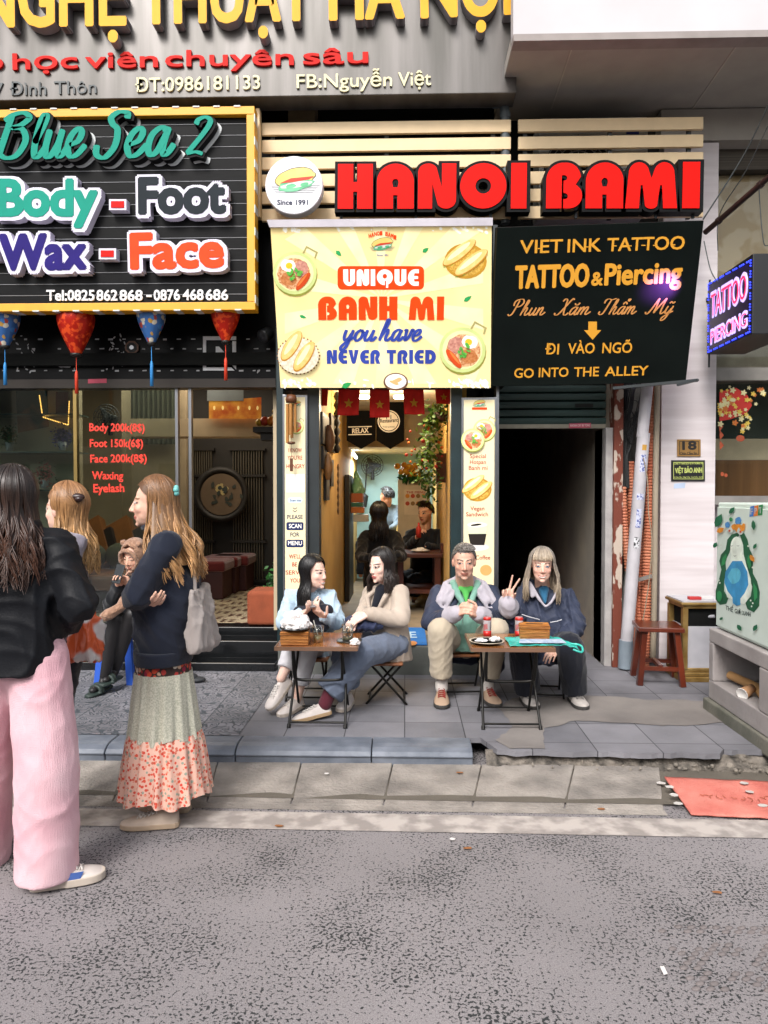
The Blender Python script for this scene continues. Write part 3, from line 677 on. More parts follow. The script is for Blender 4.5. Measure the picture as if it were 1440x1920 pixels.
MB().box((P(1240, 212, Y=6.28).x, 6.28, zb1), (9, 6.7, zs - .0)).build('edge_beam', mat('grey soffit panels', '#6d6a66'), cb)
# window bay right of the pillar
YW = 6.55
xw = xb + .003
def band(y0, y1, name, m, d=0.0, dd=.1):
    z1, z0 = P(1400, y0, Y=YW - d).z, P(1400, y1, Y=YW - d).z
    return MB().box((xw, YW - d, z0), (9, YW - d + dd, z1)).build(name, m, cb)
band(266, 318, 'shutter_box', mat('dark bronze slats', '#4a4339', rough=.6, var=.5, scale=3, stretch=(.1, .1, 30)), .1, .2)
band(689, 713, 'transom', mat('worn grey transom', '#77746e', rough=.6, var=.2, scale=7), .12, .2)
band(930, 946, 'sill', mat('worn grey stone', '#7d7a76', rough=.7, var=.15, scale=7), .2, .6)
band(944, 1260, 'plinth', M_marb, .0, .2)
uw = thing('upper_window', 'tan curtained window behind the awning pole on the right', 'window', (3.0, YW, 3.2))
z1, z0 = P(1400, 319, Y=YW).z, P(1400, 688, Y=YW).z
zmid = P(1400, 600, Y=YW).z
M_cur = mat('tan printed curtain', '#c0a47c', rough=.9, color2='#d6bfa0', thresh=(.45, .5), scale=4, detail=2)
MB().box((xw, YW + .02, zmid), (9, YW + .04, z1)).build('curtain', M_cur, uw)
MB().box((xw, YW + .02, z0), (9, YW + .04, zmid - .002)).build('lower_panel', mat('dark stained panel', '#5d564b', rough=.8, color2='#857e70', scale=5), uw)
MB().box((xw, YW - .03, z0), (9, YW - .022, z1)).build('pane', M_glass2, uw)
lw = thing('decorated_window', 'window with yellow blossom stickers on a red fan', 'window', (3.0, YW, 2.2))
z1, z0 = P(1400, 714, Y=YW).z, P(1400, 929, Y=YW).z
zr1, zr2 = P(1400, 822, Y=YW + .6).z, P(1400, 862, Y=YW + .6).z
rm = MB().m(mat('dark green room', '#3d4b43', rough=.8)).box((xw, YW + .6, zr1), (9, YW + .65, 4))
rm.m(mat('cream room band', '#e0cfb0', rough=.8)).box((xw, YW + .6, zr2), (9, YW + .65, zr1 - .003))
rm.m(mat('brown counter', '#8a5f36', rough=.5, var=.3, scale=3, stretch=(4, 1, .2))).box((xw, YW + .6, 1.0), (9, YW + .65, zr2 - .003))
rm.box((xw - .03, YW + .03, 1), (xw - .0, YW + .6, 4)); rm.build('room_back', None, lw)
MB().box((xw, YW - .05, z0), (9, YW - .04, z1)).build('pane', M_glass2, lw)
wpl = wall_plane(YW - .05); dc = MB(); rr = random.Random(5)
dc.m(mat('red fan sticker', '#c2281c', rough=.6)); flat(dc, wpl, [(1349, 735), (1380, 727), (1402, 742), (1410, 760), (1400, 775), (1370, 786), (1349, 790)], .001, .0008)
ym = [mat('yellow blossom', '#d8bb4a', rough=.6), mat('pale blossom', '#d6cf9a', rough=.6), mat('orange blossom', '#c9702a', rough=.6)]
k = 0
for (cx, cy, sx, sy, n) in ((1368, 752, 13, 15, 34), (1352, 770, 6, 9, 14), (1395, 780, 9, 9, 10), (1418, 738, 10, 7, 12), (1392, 800, 4, 8, 6)):
    for i in range(n):
        x, y = max(1350, rr.gauss(cx, sx)), min(822, max(718, rr.gauss(cy, sy))); k += 1
        dc.m(ym[rr.choice((0, 0, 1, 1, 2))]); r = rr.uniform(2.2, 5)
        flat(dc, wpl, [(x + r * (1 + .35 * math.cos(5 * t)) * math.cos(t), y + r * (1 + .35 * math.cos(5 * t)) * math.sin(t)) for t in [2 * math.pi * j / 20 for j in range(20)]][::-1], .002 + .0001 * k, .0008)
dc.m(mat('orange charm', '#b5532f', rough=.6))
for x, y in ((1349, 800), (1350, 816), (1350, 835)): flat(dc, wpl, [(x, y - 9), (x + 7, y), (x, y + 9), (x - 1, y)], .001, .001)
flat(dc, wpl, oval(1388, 822, 8, 6), .001, .001)
flat(dc, wpl, oval(1354, 889, 3, 4), .001, .001); flat(dc, wpl, oval(1361, 891, 3, 3.5), .001, .001)
dc.build('blossom_stickers', None, lw)
# houses across the street, behind the photographer: they close the street and colour its bounce light
opp = thing('opposite_house', 'pale rendered terrace house across the street', 'house', (0, -9, 0))
ow = MB().m(mat('pale ochre render', '#b9ad98', rough=.85, var=.12, scale=.6)).box((-14, -12, -.02), (14, -9, 5.5)).build('wall', None, opp)
for i in range(9):
    x = -12 + i * 3
    MB().box((x - .6, -9.03, 2.9), (x + .6, -8.99, 4.6)).build('window', mat('dark window', '#1d2226', rough=.15), opp)
    MB().box((x - 1.1, -9.03, .02), (x + 1.1, -8.99, 2.4)).build('shopfront', mat('dark shopfront', '#2c2a28', rough=.4), opp)
# ================================================================ SIGNS
def quad_plane(tl, tr, bl, br, Yt, Yb):
    return Plane(P(*tl, Y=Yt), P(*tr, Y=Yt), P(*bl, Y=Yb), P(*br, Y=Yb))
def slab_from(pl, depth, mb=None, corners=None):
    """a real box: front corners of plane pl, depth behind it"""
    tl, tr, bl, br = corners or pl.c
    mb = mb or MB(); n = -pl.n * depth
    vs = [tl, tr, br, bl, tl + n, tr + n, br + n, bl + n]
    return mb.add(vs, [(3, 2, 1, 0), (4, 5, 6, 7), (0, 1, 5, 4), (1, 2, 6, 5), (2, 3, 7, 6), (3, 0, 4, 7)])
def on(pl, pts): return [pl.at(x, y) for x, y in pts]
# ---- big metal sign at the top
YT = 5.78
t1 = wall_plane(YT)
c = on(t1, [(-700, -260), (969, -260), (-700, 199), (969, 174)])
c[0].z = c[1].z = max(c[0].z, c[1].z)
sg = thing('academy_sign', 'big tarnished metal sign with raised yellow and red letters along the top', 'sign', (-1.5, YT, 4.7))
M_alu = mat('tarnished sign metal', '#3f3e39', rough=.3, metal=.45, color2='#75716f', thresh=(.2, .85), scale=2.0, stretch=(3, 1, .25), detail=8, bump=.05, bscale=8)
bevel(slab_from(t1, .22, corners=c).build('panel', M_alu, sg), .006)
M_gold = mat('yellow letter face', '#dba021', rough=.45, var=.06, spec=.2)
M_lside = mat('pale letter return', '#8f8a8c', rough=.5)
L = MB().m(M_lside); Lf = MB().m(M_gold)
for s, a, b in (('NGHỆ', (-25, 64), (243, 60)), ('THUẬT', (274, 58), (586, 51)), ('HÀ', (622, 51), (756, 47)), ('NỘI', (791, 47), (954, 40))):
    put_text(L, t1, s, a, b, 100, weight=.032, depth=.09, lift=.004)
    put_text(Lf, t1, s, a, b, 100, weight=.030, depth=.003, lift=.095)
L.build('letter_returns', None, sg); Lf.build('lettering', None, sg)
L = MB().m(mat('red letter face', '#c01a12', rough=.5, spec=.12))
for s, a, b in (('o', (-22, 132), (8, 131)), ('học', (27, 133), (147, 130)), ('viên', (163, 130), (297, 128)), ('chuyên', (312, 127), (551, 124)), ('sâu', (570, 123), (690, 120))):
    put_text(L, t1, s, a, b, 29, weight=.03, depth=.02, lift=.002)
L.build('lettering', None, sg)
L = MB().m(mat('cream letter face', '#cfc9a2', rough=.5))
for s, a, b in (('ĐT:0986181133', (255, 174), (488, 168)), ('FB:Nguyễn', (557, 167), (735, 163)), ('Việt', (747, 163), (808, 161))):
    put_text(L, t1, s, a, b, 25, weight=.012, depth=.014, lift=.002)
L.build('lettering', None, sg)
L = MB().m(mat('tarnished letter', '#4a4e4f', rough=.5, metal=.4))
for s, a, b in (('7', (-8, 181), (7, 181)), ('Đình', (20, 180), (88, 179)), ('Thôn', (103, 178), (182, 176))): put_text(L, t1, s, a, b, 24, depth=.01, lift=.002)
L.build('lettering', None, sg)
# ---- drain pipe below it
M_pipe = mat('grey plastic pipe', '#4f575a', rough=.55, var=.25, scale=4)
pp = [P(x, y, Y=6.0) for x, y in ((200, 196), (560, 196), (930, 193))]
e = P(944, 196, Y=6.0); pts = pp + [P(939, 194, Y=6.0), e, P(946, 204, Y=6.0), P(947, 216, Y=6.0), P(947, 250, Y=6.0), P(948, 420, Y=6.0)]
dp = MB().tube(pts, .036, 14)
dp.cyl(P(925, 193, Y=6.0), P(934, 193.4, Y=6.0), .042, 14); dp.cyl(P(947, 212, Y=6.0), P(947, 222, Y=6.0), .042, 14)
tag(dp.build('drain_pipe', M_pipe), 'grey drain pipe with an elbow running beneath the big metal sign', 'pipe')
# ---- Blue Sea sign
YB_ = 5.72
b1 = wall_plane(YB_); b0 = wall_plane(YB_ + .03)
sg = thing('spa_sign', 'black slatted sign in a yellow frame reading Blue Sea 2', 'sign', (-2.4, YB_, 3.6))
M_slat = mat('black ribbed panel', '#0b0c0d', rough=.5, var=.4, scale=40, stretch=(.3, 1, 3), spec=.12)
co = on(b0, [(-420, 232), (470, 210), (-420, 570), (470, 572)])
zt, zb = co[1].z, co[3].z; xl, xr = co[0].x, co[1].x
sl = MB().m(M_slat)
n = 17
for k in range(n):
    z0 = zb + (zt - zb) * k / n; z1 = zb + (zt - zb) * (k + 1) / n
    sl.m(M_slat).box((xl, YB_ + .03, z0 + .004), (xr, YB_ + .09, z1 - .003))
    sl.m(MATS.get('slat edge') or mat('slat edge', '#8b8d90', rough=.5)).box((xl, YB_ + .026, z1 - .0035), (xr, YB_ + .08, z1 - .0005))
sl.build('slat_panel', None, sg)
M_yf = mat('yellow sign frame', '#d99c1f', rough=.45, var=.06)
fr = MB()
o = on(b1, [(478, 201), (478, 582), (463, 214), (463, 568)])
zt2, zb2, xr2, xi = o[0].z, o[1].z, o[0].x, o[2].x; w = xr2 - xi
fr.box((xl, YB_ - .02, zt2 - w), (xr2, YB_ + .1, zt2)); fr.box((xl, YB_ - .02, zb2), (xr2, YB_ + .1, zb2 + w)); fr.box((xi, YB_ - .02, zb2 + w + .001), (xr2, YB_ + .1, zt2 - w - .001))
bevel(fr.build('frame', M_yf, sg), .004)
M_ora = mat('orange shaded tape', '#c9862e', rough=.6)
tp = MB().m(mat('white clip', '#c9c9c6', rough=.5))
for k in range(24):
    x = xl + (xr2 - xl) * k / 24
    tp.box((x, YB_ - .026, zt2 - .006), (x + .05, YB_ + .09, zt2 + .004)); tp.box((x, YB_ - .026, zb2 - .004), (x + .05, YB_ + .09, zb2 + .006))
for k in range(9):
    z = zb2 + (zt2 - zb2) * (k + .3) / 9; tp.box((xr2 - .003, YB_ - .024, z), (xr2 + .004, YB_ + .08, z + .06))
tp.build('clips', None, sg)
M_tealf = mat('teal letter face', '#0d8a76', rough=.5, var=.05, spec=.15); M_blk = mat('black letter return', '#0a0a0b', rough=.5, spec=.12); M_wht = mat('white letter body', '#d3cede', rough=.5, var=.03)
s1 = MB(); s0 = MB().m(M_blk); s9 = MB().m(mat('white neon edge', '#bfc4c4', rough=.5)); s1.m(M_tealf)
for s, a, b, xh in (('Blue', (7, 306), (170, 303), 52), ('Sea', (190, 305), (334, 300), 52), ('2', (356, 301), (401, 300), 44)):
    SC2 = {k: (w, [[(x, y if y < 1 else 1 + (y - 1) * .58) for x, y in q] for q in st]) for k, (w, st) in SCR.items()}
    keep = SCR.copy(); SCR.update(SC2)
    put_script(s9, b0, s, (a[0] + 7, a[1] + 5), (b[0] + 9, b[1] + 5), xh, r=.165, depth=.006, lift=.003, thin=.75, shear=.2)
    put_script(s0, b0, s, (a[0] + 2, a[1] + 2), (b[0] + 3, b[1] + 2), xh, r=.165, depth=.065, lift=.012, thin=.75, shear=.2)
    put_script(s1, b0, s, a, b, xh, r=.12, depth=.006, lift=.082, thin=.5, shear=.2)
    SCR.update(keep)
s9.build('lettering_edge', None, sg); s0.build('letter_returns', None, sg); s1.build('lettering', None, sg)
for s, a, b, cap, colr in (('Body', (10, 410), (188, 410), 63, M_tealf), ('Foot', (270, 406), (425, 404), 62, mat('charcoal letter face', '#1d252b', rough=.5, spec=.12)),
                           ('Wax', (13, 510), (168, 508), 61, mat('violet letter face', '#241868', rough=.5, spec=.12)), ('Face', (255, 508), (422, 504), 61, mat('orange letter face', '#e2451a', rough=.5, spec=.12))):
    q = MB().m(M_wht); put_text(q, b0, s, (a[0] + 1, a[1] + 1), (b[0] + 1, b[1] + 1), cap, weight=.145, depth=.075, lift=.004); q.build('letter_body', None, sg)
    q = MB().m(colr); put_text(q, b0, s, a, b, cap, weight=.06, depth=.003, lift=.081); q.build('lettering', None, sg)
q = MB().m(M_wht); q2 = MB().m(mat('bright red face', '#d01512', rough=.5, spec=.12))
for x0, y0, x1, y1 in ((216, 385, 240, 397), (197, 476, 221, 488), (-14, 478, 4, 490)):
    flat(q, b0, [(x0 - 4, y0 - 4), (x1 + 4, y0 - 4), (x1 + 4, y1 + 4), (x0 - 4, y1 + 4)], .004, .075)
    flat(q2, b0, [(x0, y0), (x1, y0), (x1, y1), (x0, y1)], .081, .004)
q.build('dash_body', None, sg); q2.build('dash', None, sg)
q = MB().m(mat('white letter face', '#dcdcdc', rough=.5))
for s, a, b in (('Tel:0825', (89, 564), (178, 564)), ('862', (183, 564), (221, 564)), ('868', (226, 564), (268, 564)), ('-', (276, 562), (285, 562)), ('0876', (290, 564), (338, 563)), ('468', (344, 563), (382, 563)), ('686', (387, 563), (428, 563))):
    put_text(q, b0, s, a, b, 19, weight=.025, depth=.012, lift=.003)
q.build('lettering', None, sg)
# ---- beige slatted screens behind the red letters
M_beige = mat('cream painted slats', '#dcc299', rough=.55, var=.06)
YL = 5.96
for (pa, pb, lab) in ((491, 958, 'left cream slatted screen behind the round sandwich sign'), (972, 1319, 'cream slatted screen in front of the air conditioner')):
    s_ = thing('slatted_screen', lab, 'screen', (P((pa + pb) / 2, 300, Y=YL).x, YL, 3.9), 'cream slatted screens')
    q = MB()
    for k in range(6):
        y0 = 226 + k * 32.5; xa, xb = P(pa, y0, Y=YL).x, P(pb, y0, Y=YL).x
        q.box((xa, YL, P(800, y0 + 23, Y=YL).z), (xb, YL + .03, P(800, y0, Y=YL).z))
    bevel(q.build('slats', M_beige, s_), .003)
    q = MB()
    for t in (.04, .5, .93):
        x = P(pa + (pb - pa) * t, 300, Y=YL).x; q.box((x - .015, YL + .032, P(800, 412, Y=YL).z), (x + .015, YL + .06, P(800, 228, Y=YL).z))
    q.build('battens', M_dsteel, s_)
pz0, pz1 = P(485, 408, Y=5.9).z, P(485, 205, Y=5.9).z
tag(bevel(MB().box((P(481, 300, Y=5.9).x, 5.88, pz0), (P(488, 300, Y=5.9).x, 5.96, pz1)).build('trim_board', M_beige), .004), 'thin upright cream board between the spa sign and the slatted screen', 'board')
# ---- air conditioner behind
ac = thing('air_conditioner', 'white outdoor air conditioner unit half hidden behind cream slats', 'air conditioner', (2.2, 6.1, 3.9))
xa, xb = P(1010, 300, Y=6.1).x, P(1215, 300, Y=6.1).x; z0, z1 = P(1100, 400, Y=6.1).z, P(1100, 220, Y=6.1).z
bevel(MB().box((xa, 6.1, z0), (xb, 6.38, z1)).build('housing', mat('ac white', '#b9bab6', rough=.5), ac), .015)
fc = P(1083, 318, Y=6.09)
q = MB().m(mat('dark fan', '#1b1d1e')); q.lathe((fc.x, 6.095, fc.z), [(.0, 0), (.27, 0), (.27, .01)], 32, (0, -1, 0)); q.build('fan_opening', None, ac)
q = MB().m(mat('grille wire', '#8c8e8b', rough=.4))
for r in (.06, .1, .14, .18, .22, .26): q.tube([(fc.x + r * math.cos(t), 6.07, fc.z + r * math.sin(t)) for t in [2 * math.pi * k / 30 for k in range(31)]], .004, 5)
for k in range(8): a = math.pi * k / 8; q.bar((fc.x - .27 * math.cos(a), 6.068, fc.z - .27 * math.sin(a)), (fc.x + .27 * math.cos(a), 6.068, fc.z + .27 * math.sin(a)), .005, .004)
q.build('grille', None, ac)
q = MB().m(mat('blue label', '#2a3a86')); pl = wall_plane(6.098); flat(q, pl, [(1174, 247), (1198, 246), (1198, 252), (1174, 252)], .001, .001); q.build('badge', None, ac)
# ---- round sandwich sign
def sandwich(mb, pl, cx, cy, s, lift):
    mb.m(mat('shadow line', '#77797a')); 
    for k in range(5): flat(mb, pl, [(cx - (44 - k * 2) * s, cy + (8 + k * 3) * s), (cx + (44 - k * 3) * s, cy + (7 + k * 3) * s), (cx + (44 - k * 3) * s, cy + (7.8 + k * 3) * s), (cx - (44 - k * 2) * s, cy + (8.8 + k * 3) * s)], lift, .0004)
    mb.m(mat('dark outline', '#4a4636')); flat(mb, pl, oval(cx, cy - 6 * s, 36.5 * s, 18.5 * s, -12, 30, .04, 2), lift + .0005, .0004)
    mb.m(mat('bun yellow', '#d9c05e', color2='#e3d483', rough=.6)); flat(mb, pl, oval(cx, cy - 6 * s, 35 * s, 17 * s, -12, 30, .04, 2), lift + .001, .0004)
    mb.m(mat('lettuce', '#2f9a62', color2='#7cc79b', rough=.6)); flat(mb, pl, oval(cx, cy + 8 * s, 34 * s, 9 * s, -9, 24, .14, 4), lift + .0015, .0004)
    mb.m(mat('filling white', '#d5d8cf')); flat(mb, pl, oval(cx + 2 * s, cy + 6 * s, 28 * s, 5 * s, -10, 18, .1, 5), lift + .002, .0004)
    mb.m(mat('lettuce', '#2f9a62')); flat(mb, pl, oval(cx - 8 * s, cy + 9 * s, 9 * s, 4 * s, -10, 14, .15, 6), lift + .0025, .0004); flat(mb, pl, oval(cx + 16 * s, cy + 6 * s, 8 * s, 4 * s, -10, 14, .15, 7), lift + .0025, .0004)
    mb.m(mat('chilli red', '#cf3a1e')); flat(mb, pl, [(cx - 28 * s, cy + 4 * s), (cx - 8 * s, cy - 5 * s), (cx + 34 * s, cy - 9 * s), (cx + 24 * s, cy - 3 * s), (cx - 5 * s, cy + 2 * s)], lift + .003, .0004)
Yd = 5.74
d1 = wall_plane(Yd); c = d1.at(551, 347); rr_ = (d1.at(605, 347) - d1.at(497, 347)).length / 2
sg = thing('round_sign', 'round white sign with a sandwich drawing reading Since 1991', 'sign', c)
q = MB().m(mat('white sign face', '#dcdce0', rough=.4, var=.02)).lathe(c, [(rr_, -.09), (rr_, -.006), (rr_ - .006, 0)], 48, (0, -1, 0), smooth=False); q.build('disc', None, sg)
q = MB(); sandwich(q, d1, 554, 340, 1.05, .002); q.build('drawing', None, sg)
q = MB().m(mat('navy ink', '#1b2340')); put_text(q, d1, 'Since 1991', (520, 384), (577, 384), 9, weight=.035, depth=.001, lift=.002); q.build('lettering', None, sg)
# ---- red channel letters
Yh = 5.80
h1 = wall_plane(Yh)
sg = thing('letter_sign', 'row of big red block letters outlined in black reading HANOI BAMI', 'sign', h1.at(970, 395))
M_red = mat('red acrylic letter face', '#d90d04', rough=.5, var=.02, spec=.1)
yb = lambda x: 392.5 - (x - 630) * .0015; yc = lambda x: 308 - (x - 630) * .006
for ch, xa, xb in (('H', 633, 699), ('A', 706, 776), ('N', 783, 855), ('O', 862, 949), ('I', 957, 987), ('B', 1023, 1091), ('A', 1097, 1168), ('M', 1171, 1269), ('I', 1278, 1311)):
    G_ = G(ch)[1]
    q = MB().m(M_blk); put_text(q, h1, ch, (xa, yb(xa)), (xb, yb(xb)), yb(xa) - yc(xa), weight=.062, depth=.1, lift=-.1, raw=G_); o = q.build('letter_body', None, sg)
    q = MB().m(M_red); put_text(q, h1, ch, (xa, yb(xa)), (xb, yb(xb)), yb(xa) - yc(xa), weight=-.004, depth=.008, lift=.001, raw=G_); q.build('letter_face', None, o, off=h1.at(970, 395))
q = MB()
for px in (640, 780, 920, 1080, 1230, 1300): a = P(px, 394, Y=Yh + .06); q.box((a.x - .01, a.y, a.z - .06), (a.x + .01, a.y + .02, a.z + .05))
q.build('brackets', M_dsteel, sg)
# ---- yellow light box banner
yp = quad_plane((507, 424), (922, 421), (526, 727), (920, 727), 5.46, 5.74)
sg = thing('banner_sign', 'bright yellow light box banner reading UNIQUE BANH MI', 'sign', yp.o)
M_yb = mat('pale yellow backlit film', '#e9d08c', rough=.35, color2='#f1dfa4', thresh=(.35, .65), scale=1.3, emit=.12)
slab_from(yp, .14).build('light_box', M_yb, sg)
# sun-ray print
q = MB().m(mat('lighter ray print', '#f3e6b0', rough=.4, emit=.12)); cx, cy = 716, 560
for k in range(14):
    a0 = 2 * math.pi * k / 14 + .1; a1 = a0 + .2; pts = [(cx, cy)]
    def hit(a):
        dx, dy = math.cos(a), math.sin(a); t = min((190 if dx > 0 else 182) / abs(dx) if abs(dx) > 1e-4 else 1e9, (160 if dy > 0 else 134) / abs(dy) if abs(dy) > 1e-4 else 1e9); return (cx + dx * t, cy + dy * t)
    flat(q, yp, [(cx, cy), hit(a1), hit(a0)], .0006, .0004)
q.build('ray_print', None, sg)
q = MB().m(mat('rice print', '#f3efe0', emit=.15)); rr = random.Random(8)
for k in range(120):
    x = rr.choice((rr.gauss(540, 22), rr.gauss(890, 26), rr.uniform(530, 910))); x = min(max(x, 534), 912)
    y = rr.choice((714, 718, 722)) + rr.uniform(-3, 3) if rr.random() < .7 else rr.uniform(426, 436)
    flat(q, yp, oval(x, y, rr.uniform(2, 7), rr.uniform(1, 3), rr.uniform(0, 90), 8, .2, k), .0012 + .00001 * k, .0003)
q.build('rice_print', None, sg)
def e_mat(k, c, e=.22, **kw): return mat(k, c, rough=.5, emit=e * .5, spec=.15, **kw)
M_or = e_mat('orange red print', '#e0420f'); M_bl = e_mat('blue print', '#33459a'); M_wp = e_mat('white print', '#f3eee6')
q = MB().m(M_or)
def rrect(x0, y0, x1, y1, r): return ([(x0 + r - r * math.cos(t), y0 + r - r * math.sin(t)) for t in [i * math.pi / 12 for i in range(7)]] + [(x1 - r + r * math.sin(t), y0 + r - r * math.cos(t)) for t in [i * math.pi / 12 for i in range(7)]] +
                                      [(x1 - r + r * math.cos(t), y1 - r + r * math.sin(t)) for t in [i * math.pi / 12 for i in range(7)]] + [(x0 + r - r * math.sin(t), y1 - r + r * math.cos(t)) for t in [i * math.pi / 12 for i in range(7)]])[::-1]
flat(q, yp, rrect(633, 499, 795, 543, 9), .002, .001)
put_text(q, yp, '', (597, 600), (745, 600), 44, raw=word('BANH', .07), depth=.002, lift=.002); put_text(q, yp, '', (766, 600), (832, 600), 44, raw=word('MI', .09), depth=.002, lift=.002)
q.m(M_wp); put_text(q, yp, '', (644, 536), (785, 536), 31, raw=word('UNIQUE', .1), depth=.001, lift=.0035)
q.m(M_bl); put_text(q, yp, '', (613, 682), (713, 682), 26, raw=word('NEVER', .1), depth=.001, lift=.002); put_text(q, yp, '', (725, 682), (817, 682), 26, raw=word('TRIED', .1), depth=.001, lift=.002)
put_script(q, yp, 'you', (639, 639), (706, 639), 21, r=.15, depth=.001, lift=.0035, thin=.5); put_script(q, yp, 'have', (711, 639), (791, 639), 21, r=.15, depth=.001, lift=.0035, thin=.5)
q.build('lettering', None, sg)
def leaf(mb, pl, cx, cy, l, w, rot, lift): flat(mb, pl, [(cx + (x * math.cos(R(rot)) - y * math.sin(R(rot))), cy + (x * math.sin(R(rot)) + y * math.cos(R(rot)))) for x, y in [(-l, 0), (-l * .4, -w), (l * .3, -w * .8), (l, 0), (l * .3, w * .8), (-l * .4, w)]][::-1], lift, .0005)
q = MB().m(e_mat('leaf print', '#2f9a55', .15))
for x, y, l, w, r in ((635, 475, 7, 4, 45), (798, 469, 7, 4, -35), (568, 594, 7, 3, 20), (877, 560, 9, 4, -35), (650, 722, 10, 5, -25)): leaf(q, yp, x, y, l, w, r, .002)
q.build('leaf_print', None, sg)
def pan(mb, pl, cx, cy, s, lift, flip=1, e=.2):
    """two-handled green pan of egg, sausage, pate and herbs seen from above"""
    M = lambda k, c, **kw: e_mat(k, c, e, **kw); k = [lift]
    def f(m_, pts):
        k[0] += .0006; mb.m(m_); flat(mb, pl, pts, k[0], .0004)
    for sx in (1,):
        for w, col in ((0, '#8f8a5a'),):
            q = [(cx + s * x, cy + s * y) for x, y in ((14, -38), (22, -52), (44, -40), (40, -28), (37, -29), (40, -39), (23, -48), (17, -37))]; f(M('pan handle print', '#a39b63'), q)
    f(M('pan shade print', '#8a8a3c'), oval(cx + 1 * s, cy + 3 * s, 42 * s, 42 * s)); f(M('pan rim print', '#c3cf86'), oval(cx, cy, 42 * s, 41 * s)); f(M('pan inner print', '#dbe0a4'), oval(cx, cy, 36 * s, 35 * s))
    f(M('stew print', '#b5764a', color2='#e3b488', scale=60, thresh=(.4, .6)), oval(cx - 2 * flip * s, cy + 2 * s, 31 * s, 30 * s, 0, 24, .05, 3))
    f(M('pate print', '#a8685a', color2='#cf9a88', scale=50), oval(cx + 12 * flip * s, cy - 9 * s, 14 * s, 15 * s, 20, 18, .06, 5))
    f(M('beef print', '#c98a58', color2='#a8602f', scale=60), oval(cx - 12 * flip * s, cy + 12 * s, 15 * s, 13 * s, 10, 18, .12, 6))
    f(M('egg print', '#f4efdf'), oval(cx - 13 * flip * s, cy - 14 * s, 15 * s, 12 * s, 15, 20, .07, 7)); f(M('yolk print', '#efb52e'), oval(cx - 11 * flip * s, cy - 14 * s, 6.5 * s, 6 * s))
    f(M('sausage print', '#c4491f'), oval(cx + 16 * flip * s, cy + 16 * s, 21 * s, 6.5 * s, -52 * flip, 20)); f(M('sausage light print', '#df7a3d'), oval(cx + 14 * flip * s, cy + 14 * s, 15 * s, 2.2 * s, -52 * flip, 14))
    rr = random.Random(int(cx))
    for i in range(16): f(M('herb print', '#3f9a3f', color2='#6fb84c', scale=40), oval(cx + s * rr.gauss(-2 * flip, 7), cy + s * rr.gauss(2, 8), s * rr.uniform(2, 5), s * rr.uniform(1.5, 3), rr.uniform(0, 180), 8, .25, i))
def rolls(mb, pl, cx, cy, s, lift, filled, e=.2):
    M = lambda k, c, **kw: e_mat(k, c, e, **kw); k = [lift]
    def f(m_, pts):
        k[0] += .0006; mb.m(m_); flat(mb, pl, pts, k[0], .0004)
    if filled:
        f(M('basket print', '#b98a2e'), oval(cx, cy + 6 * s, 43 * s, 36 * s)); f(M('basket inner print', '#dcb455', color2='#a87a2a', scale=70), oval(cx, cy + 6 * s, 38 * s, 31 * s))
    else:
        for i in range(34): t = 2 * math.pi * i / 34; f(M('doily edge print', '#7d5a3c'), oval(cx + 40 * s * math.cos(t), cy + 8 * s + 35 * s * math.sin(t), 1.7 * s, 1.7 * s, 0, 8))
        f(M('doily print', '#ece2cf', color2='#cfc0a4', scale=50), oval(cx, cy + 8 * s, 39 * s, 34 * s))
    for dx, dy in ((-13, -12), (11, 8)):
        rot = -38 if filled else -58; l = 42 if filled else 33
        if filled: f(M('herb print', '#3f9a3f'), oval(cx + (dx - 2) * s, cy + (dy + 8) * s, l * .8 * s, 8 * s, rot, 20, .15, 3))
        f(M('crust dark print', '#b9822c'), oval(cx + dx * s, cy + (dy + 1.5) * s, l * s, 13 * s, rot)); f(M('crust print', '#dfb560', color2='#ecd08c', scale=20), oval(cx + dx * s, cy + dy * s, l * .96 * s, 11.5 * s, rot))
        f(M('crust light print', '#f3e3b4'), oval(cx + (dx - 1) * s, cy + (dy - 2) * s, l * .7 * s, 5 * s, rot))
for fn_, ar in ((pan, (553, 512, .98, .002)), (pan, (867, 656, 1.04, .002, -1)), (rolls, (873, 484, .92, .002, True)), (rolls, (560, 659, .98, .002, False))):
    q = MB(); fn_(q, yp, *ar); q.build('food_print', None, sg)
q = MB()
q.m(e_mat('dark dish rim print', '#6b4a36')); flat(q, yp, oval(742, 716, 23, 17, 0, 24), .004, .0004); q.m(M_wp); flat(q, yp, oval(742, 715, 20, 14, 0, 24), .0046, .0004); q.m(e_mat('noodle print', '#d9b57a')); flat(q, yp, oval(743, 714, 12, 4, -20, 12, .2, 3), .0052, .0004); flat(q, yp, oval(740, 718, 9, 3, 20, 12, .2, 4), .0056, .0004)
q.build('food_print', None, sg)
q = MB(); sandwich(q, yp, 717, 459, .55, .002); q.m(M_or)
arcw = 'HANOI BAMI'
for i, ch in enumerate(arcw):
    if ch == ' ': continue
    t = (i - 4.5) / 4.5; x = 717 + t * 23; y = 441 + t * t * 6
    put_text(q, yp, ch, (x - 2.1, y + t * 1.0), (x + 2.1, y + t * 1.6), 7, weight=.05, depth=.0005, lift=.003)
q.m(M_bl); put_text(q, yp, 'Since 1991', (707, 480), (728, 480), 3, weight=.02, depth=.0005, lift=.003); q.build('logo_print', None, sg)
tp_ = [P(x, y, Y=5.44) for x, y in ((500, 412), (924, 408), (924, 423), (505, 426))]
tag(MB().poly(tp_, (0, .2, .03)).build('light_cover', mat('pale sheet trim', '#a9a4ab', rough=.5)), 'pale metal cover strip along the top of the yellow banner', 'cover')
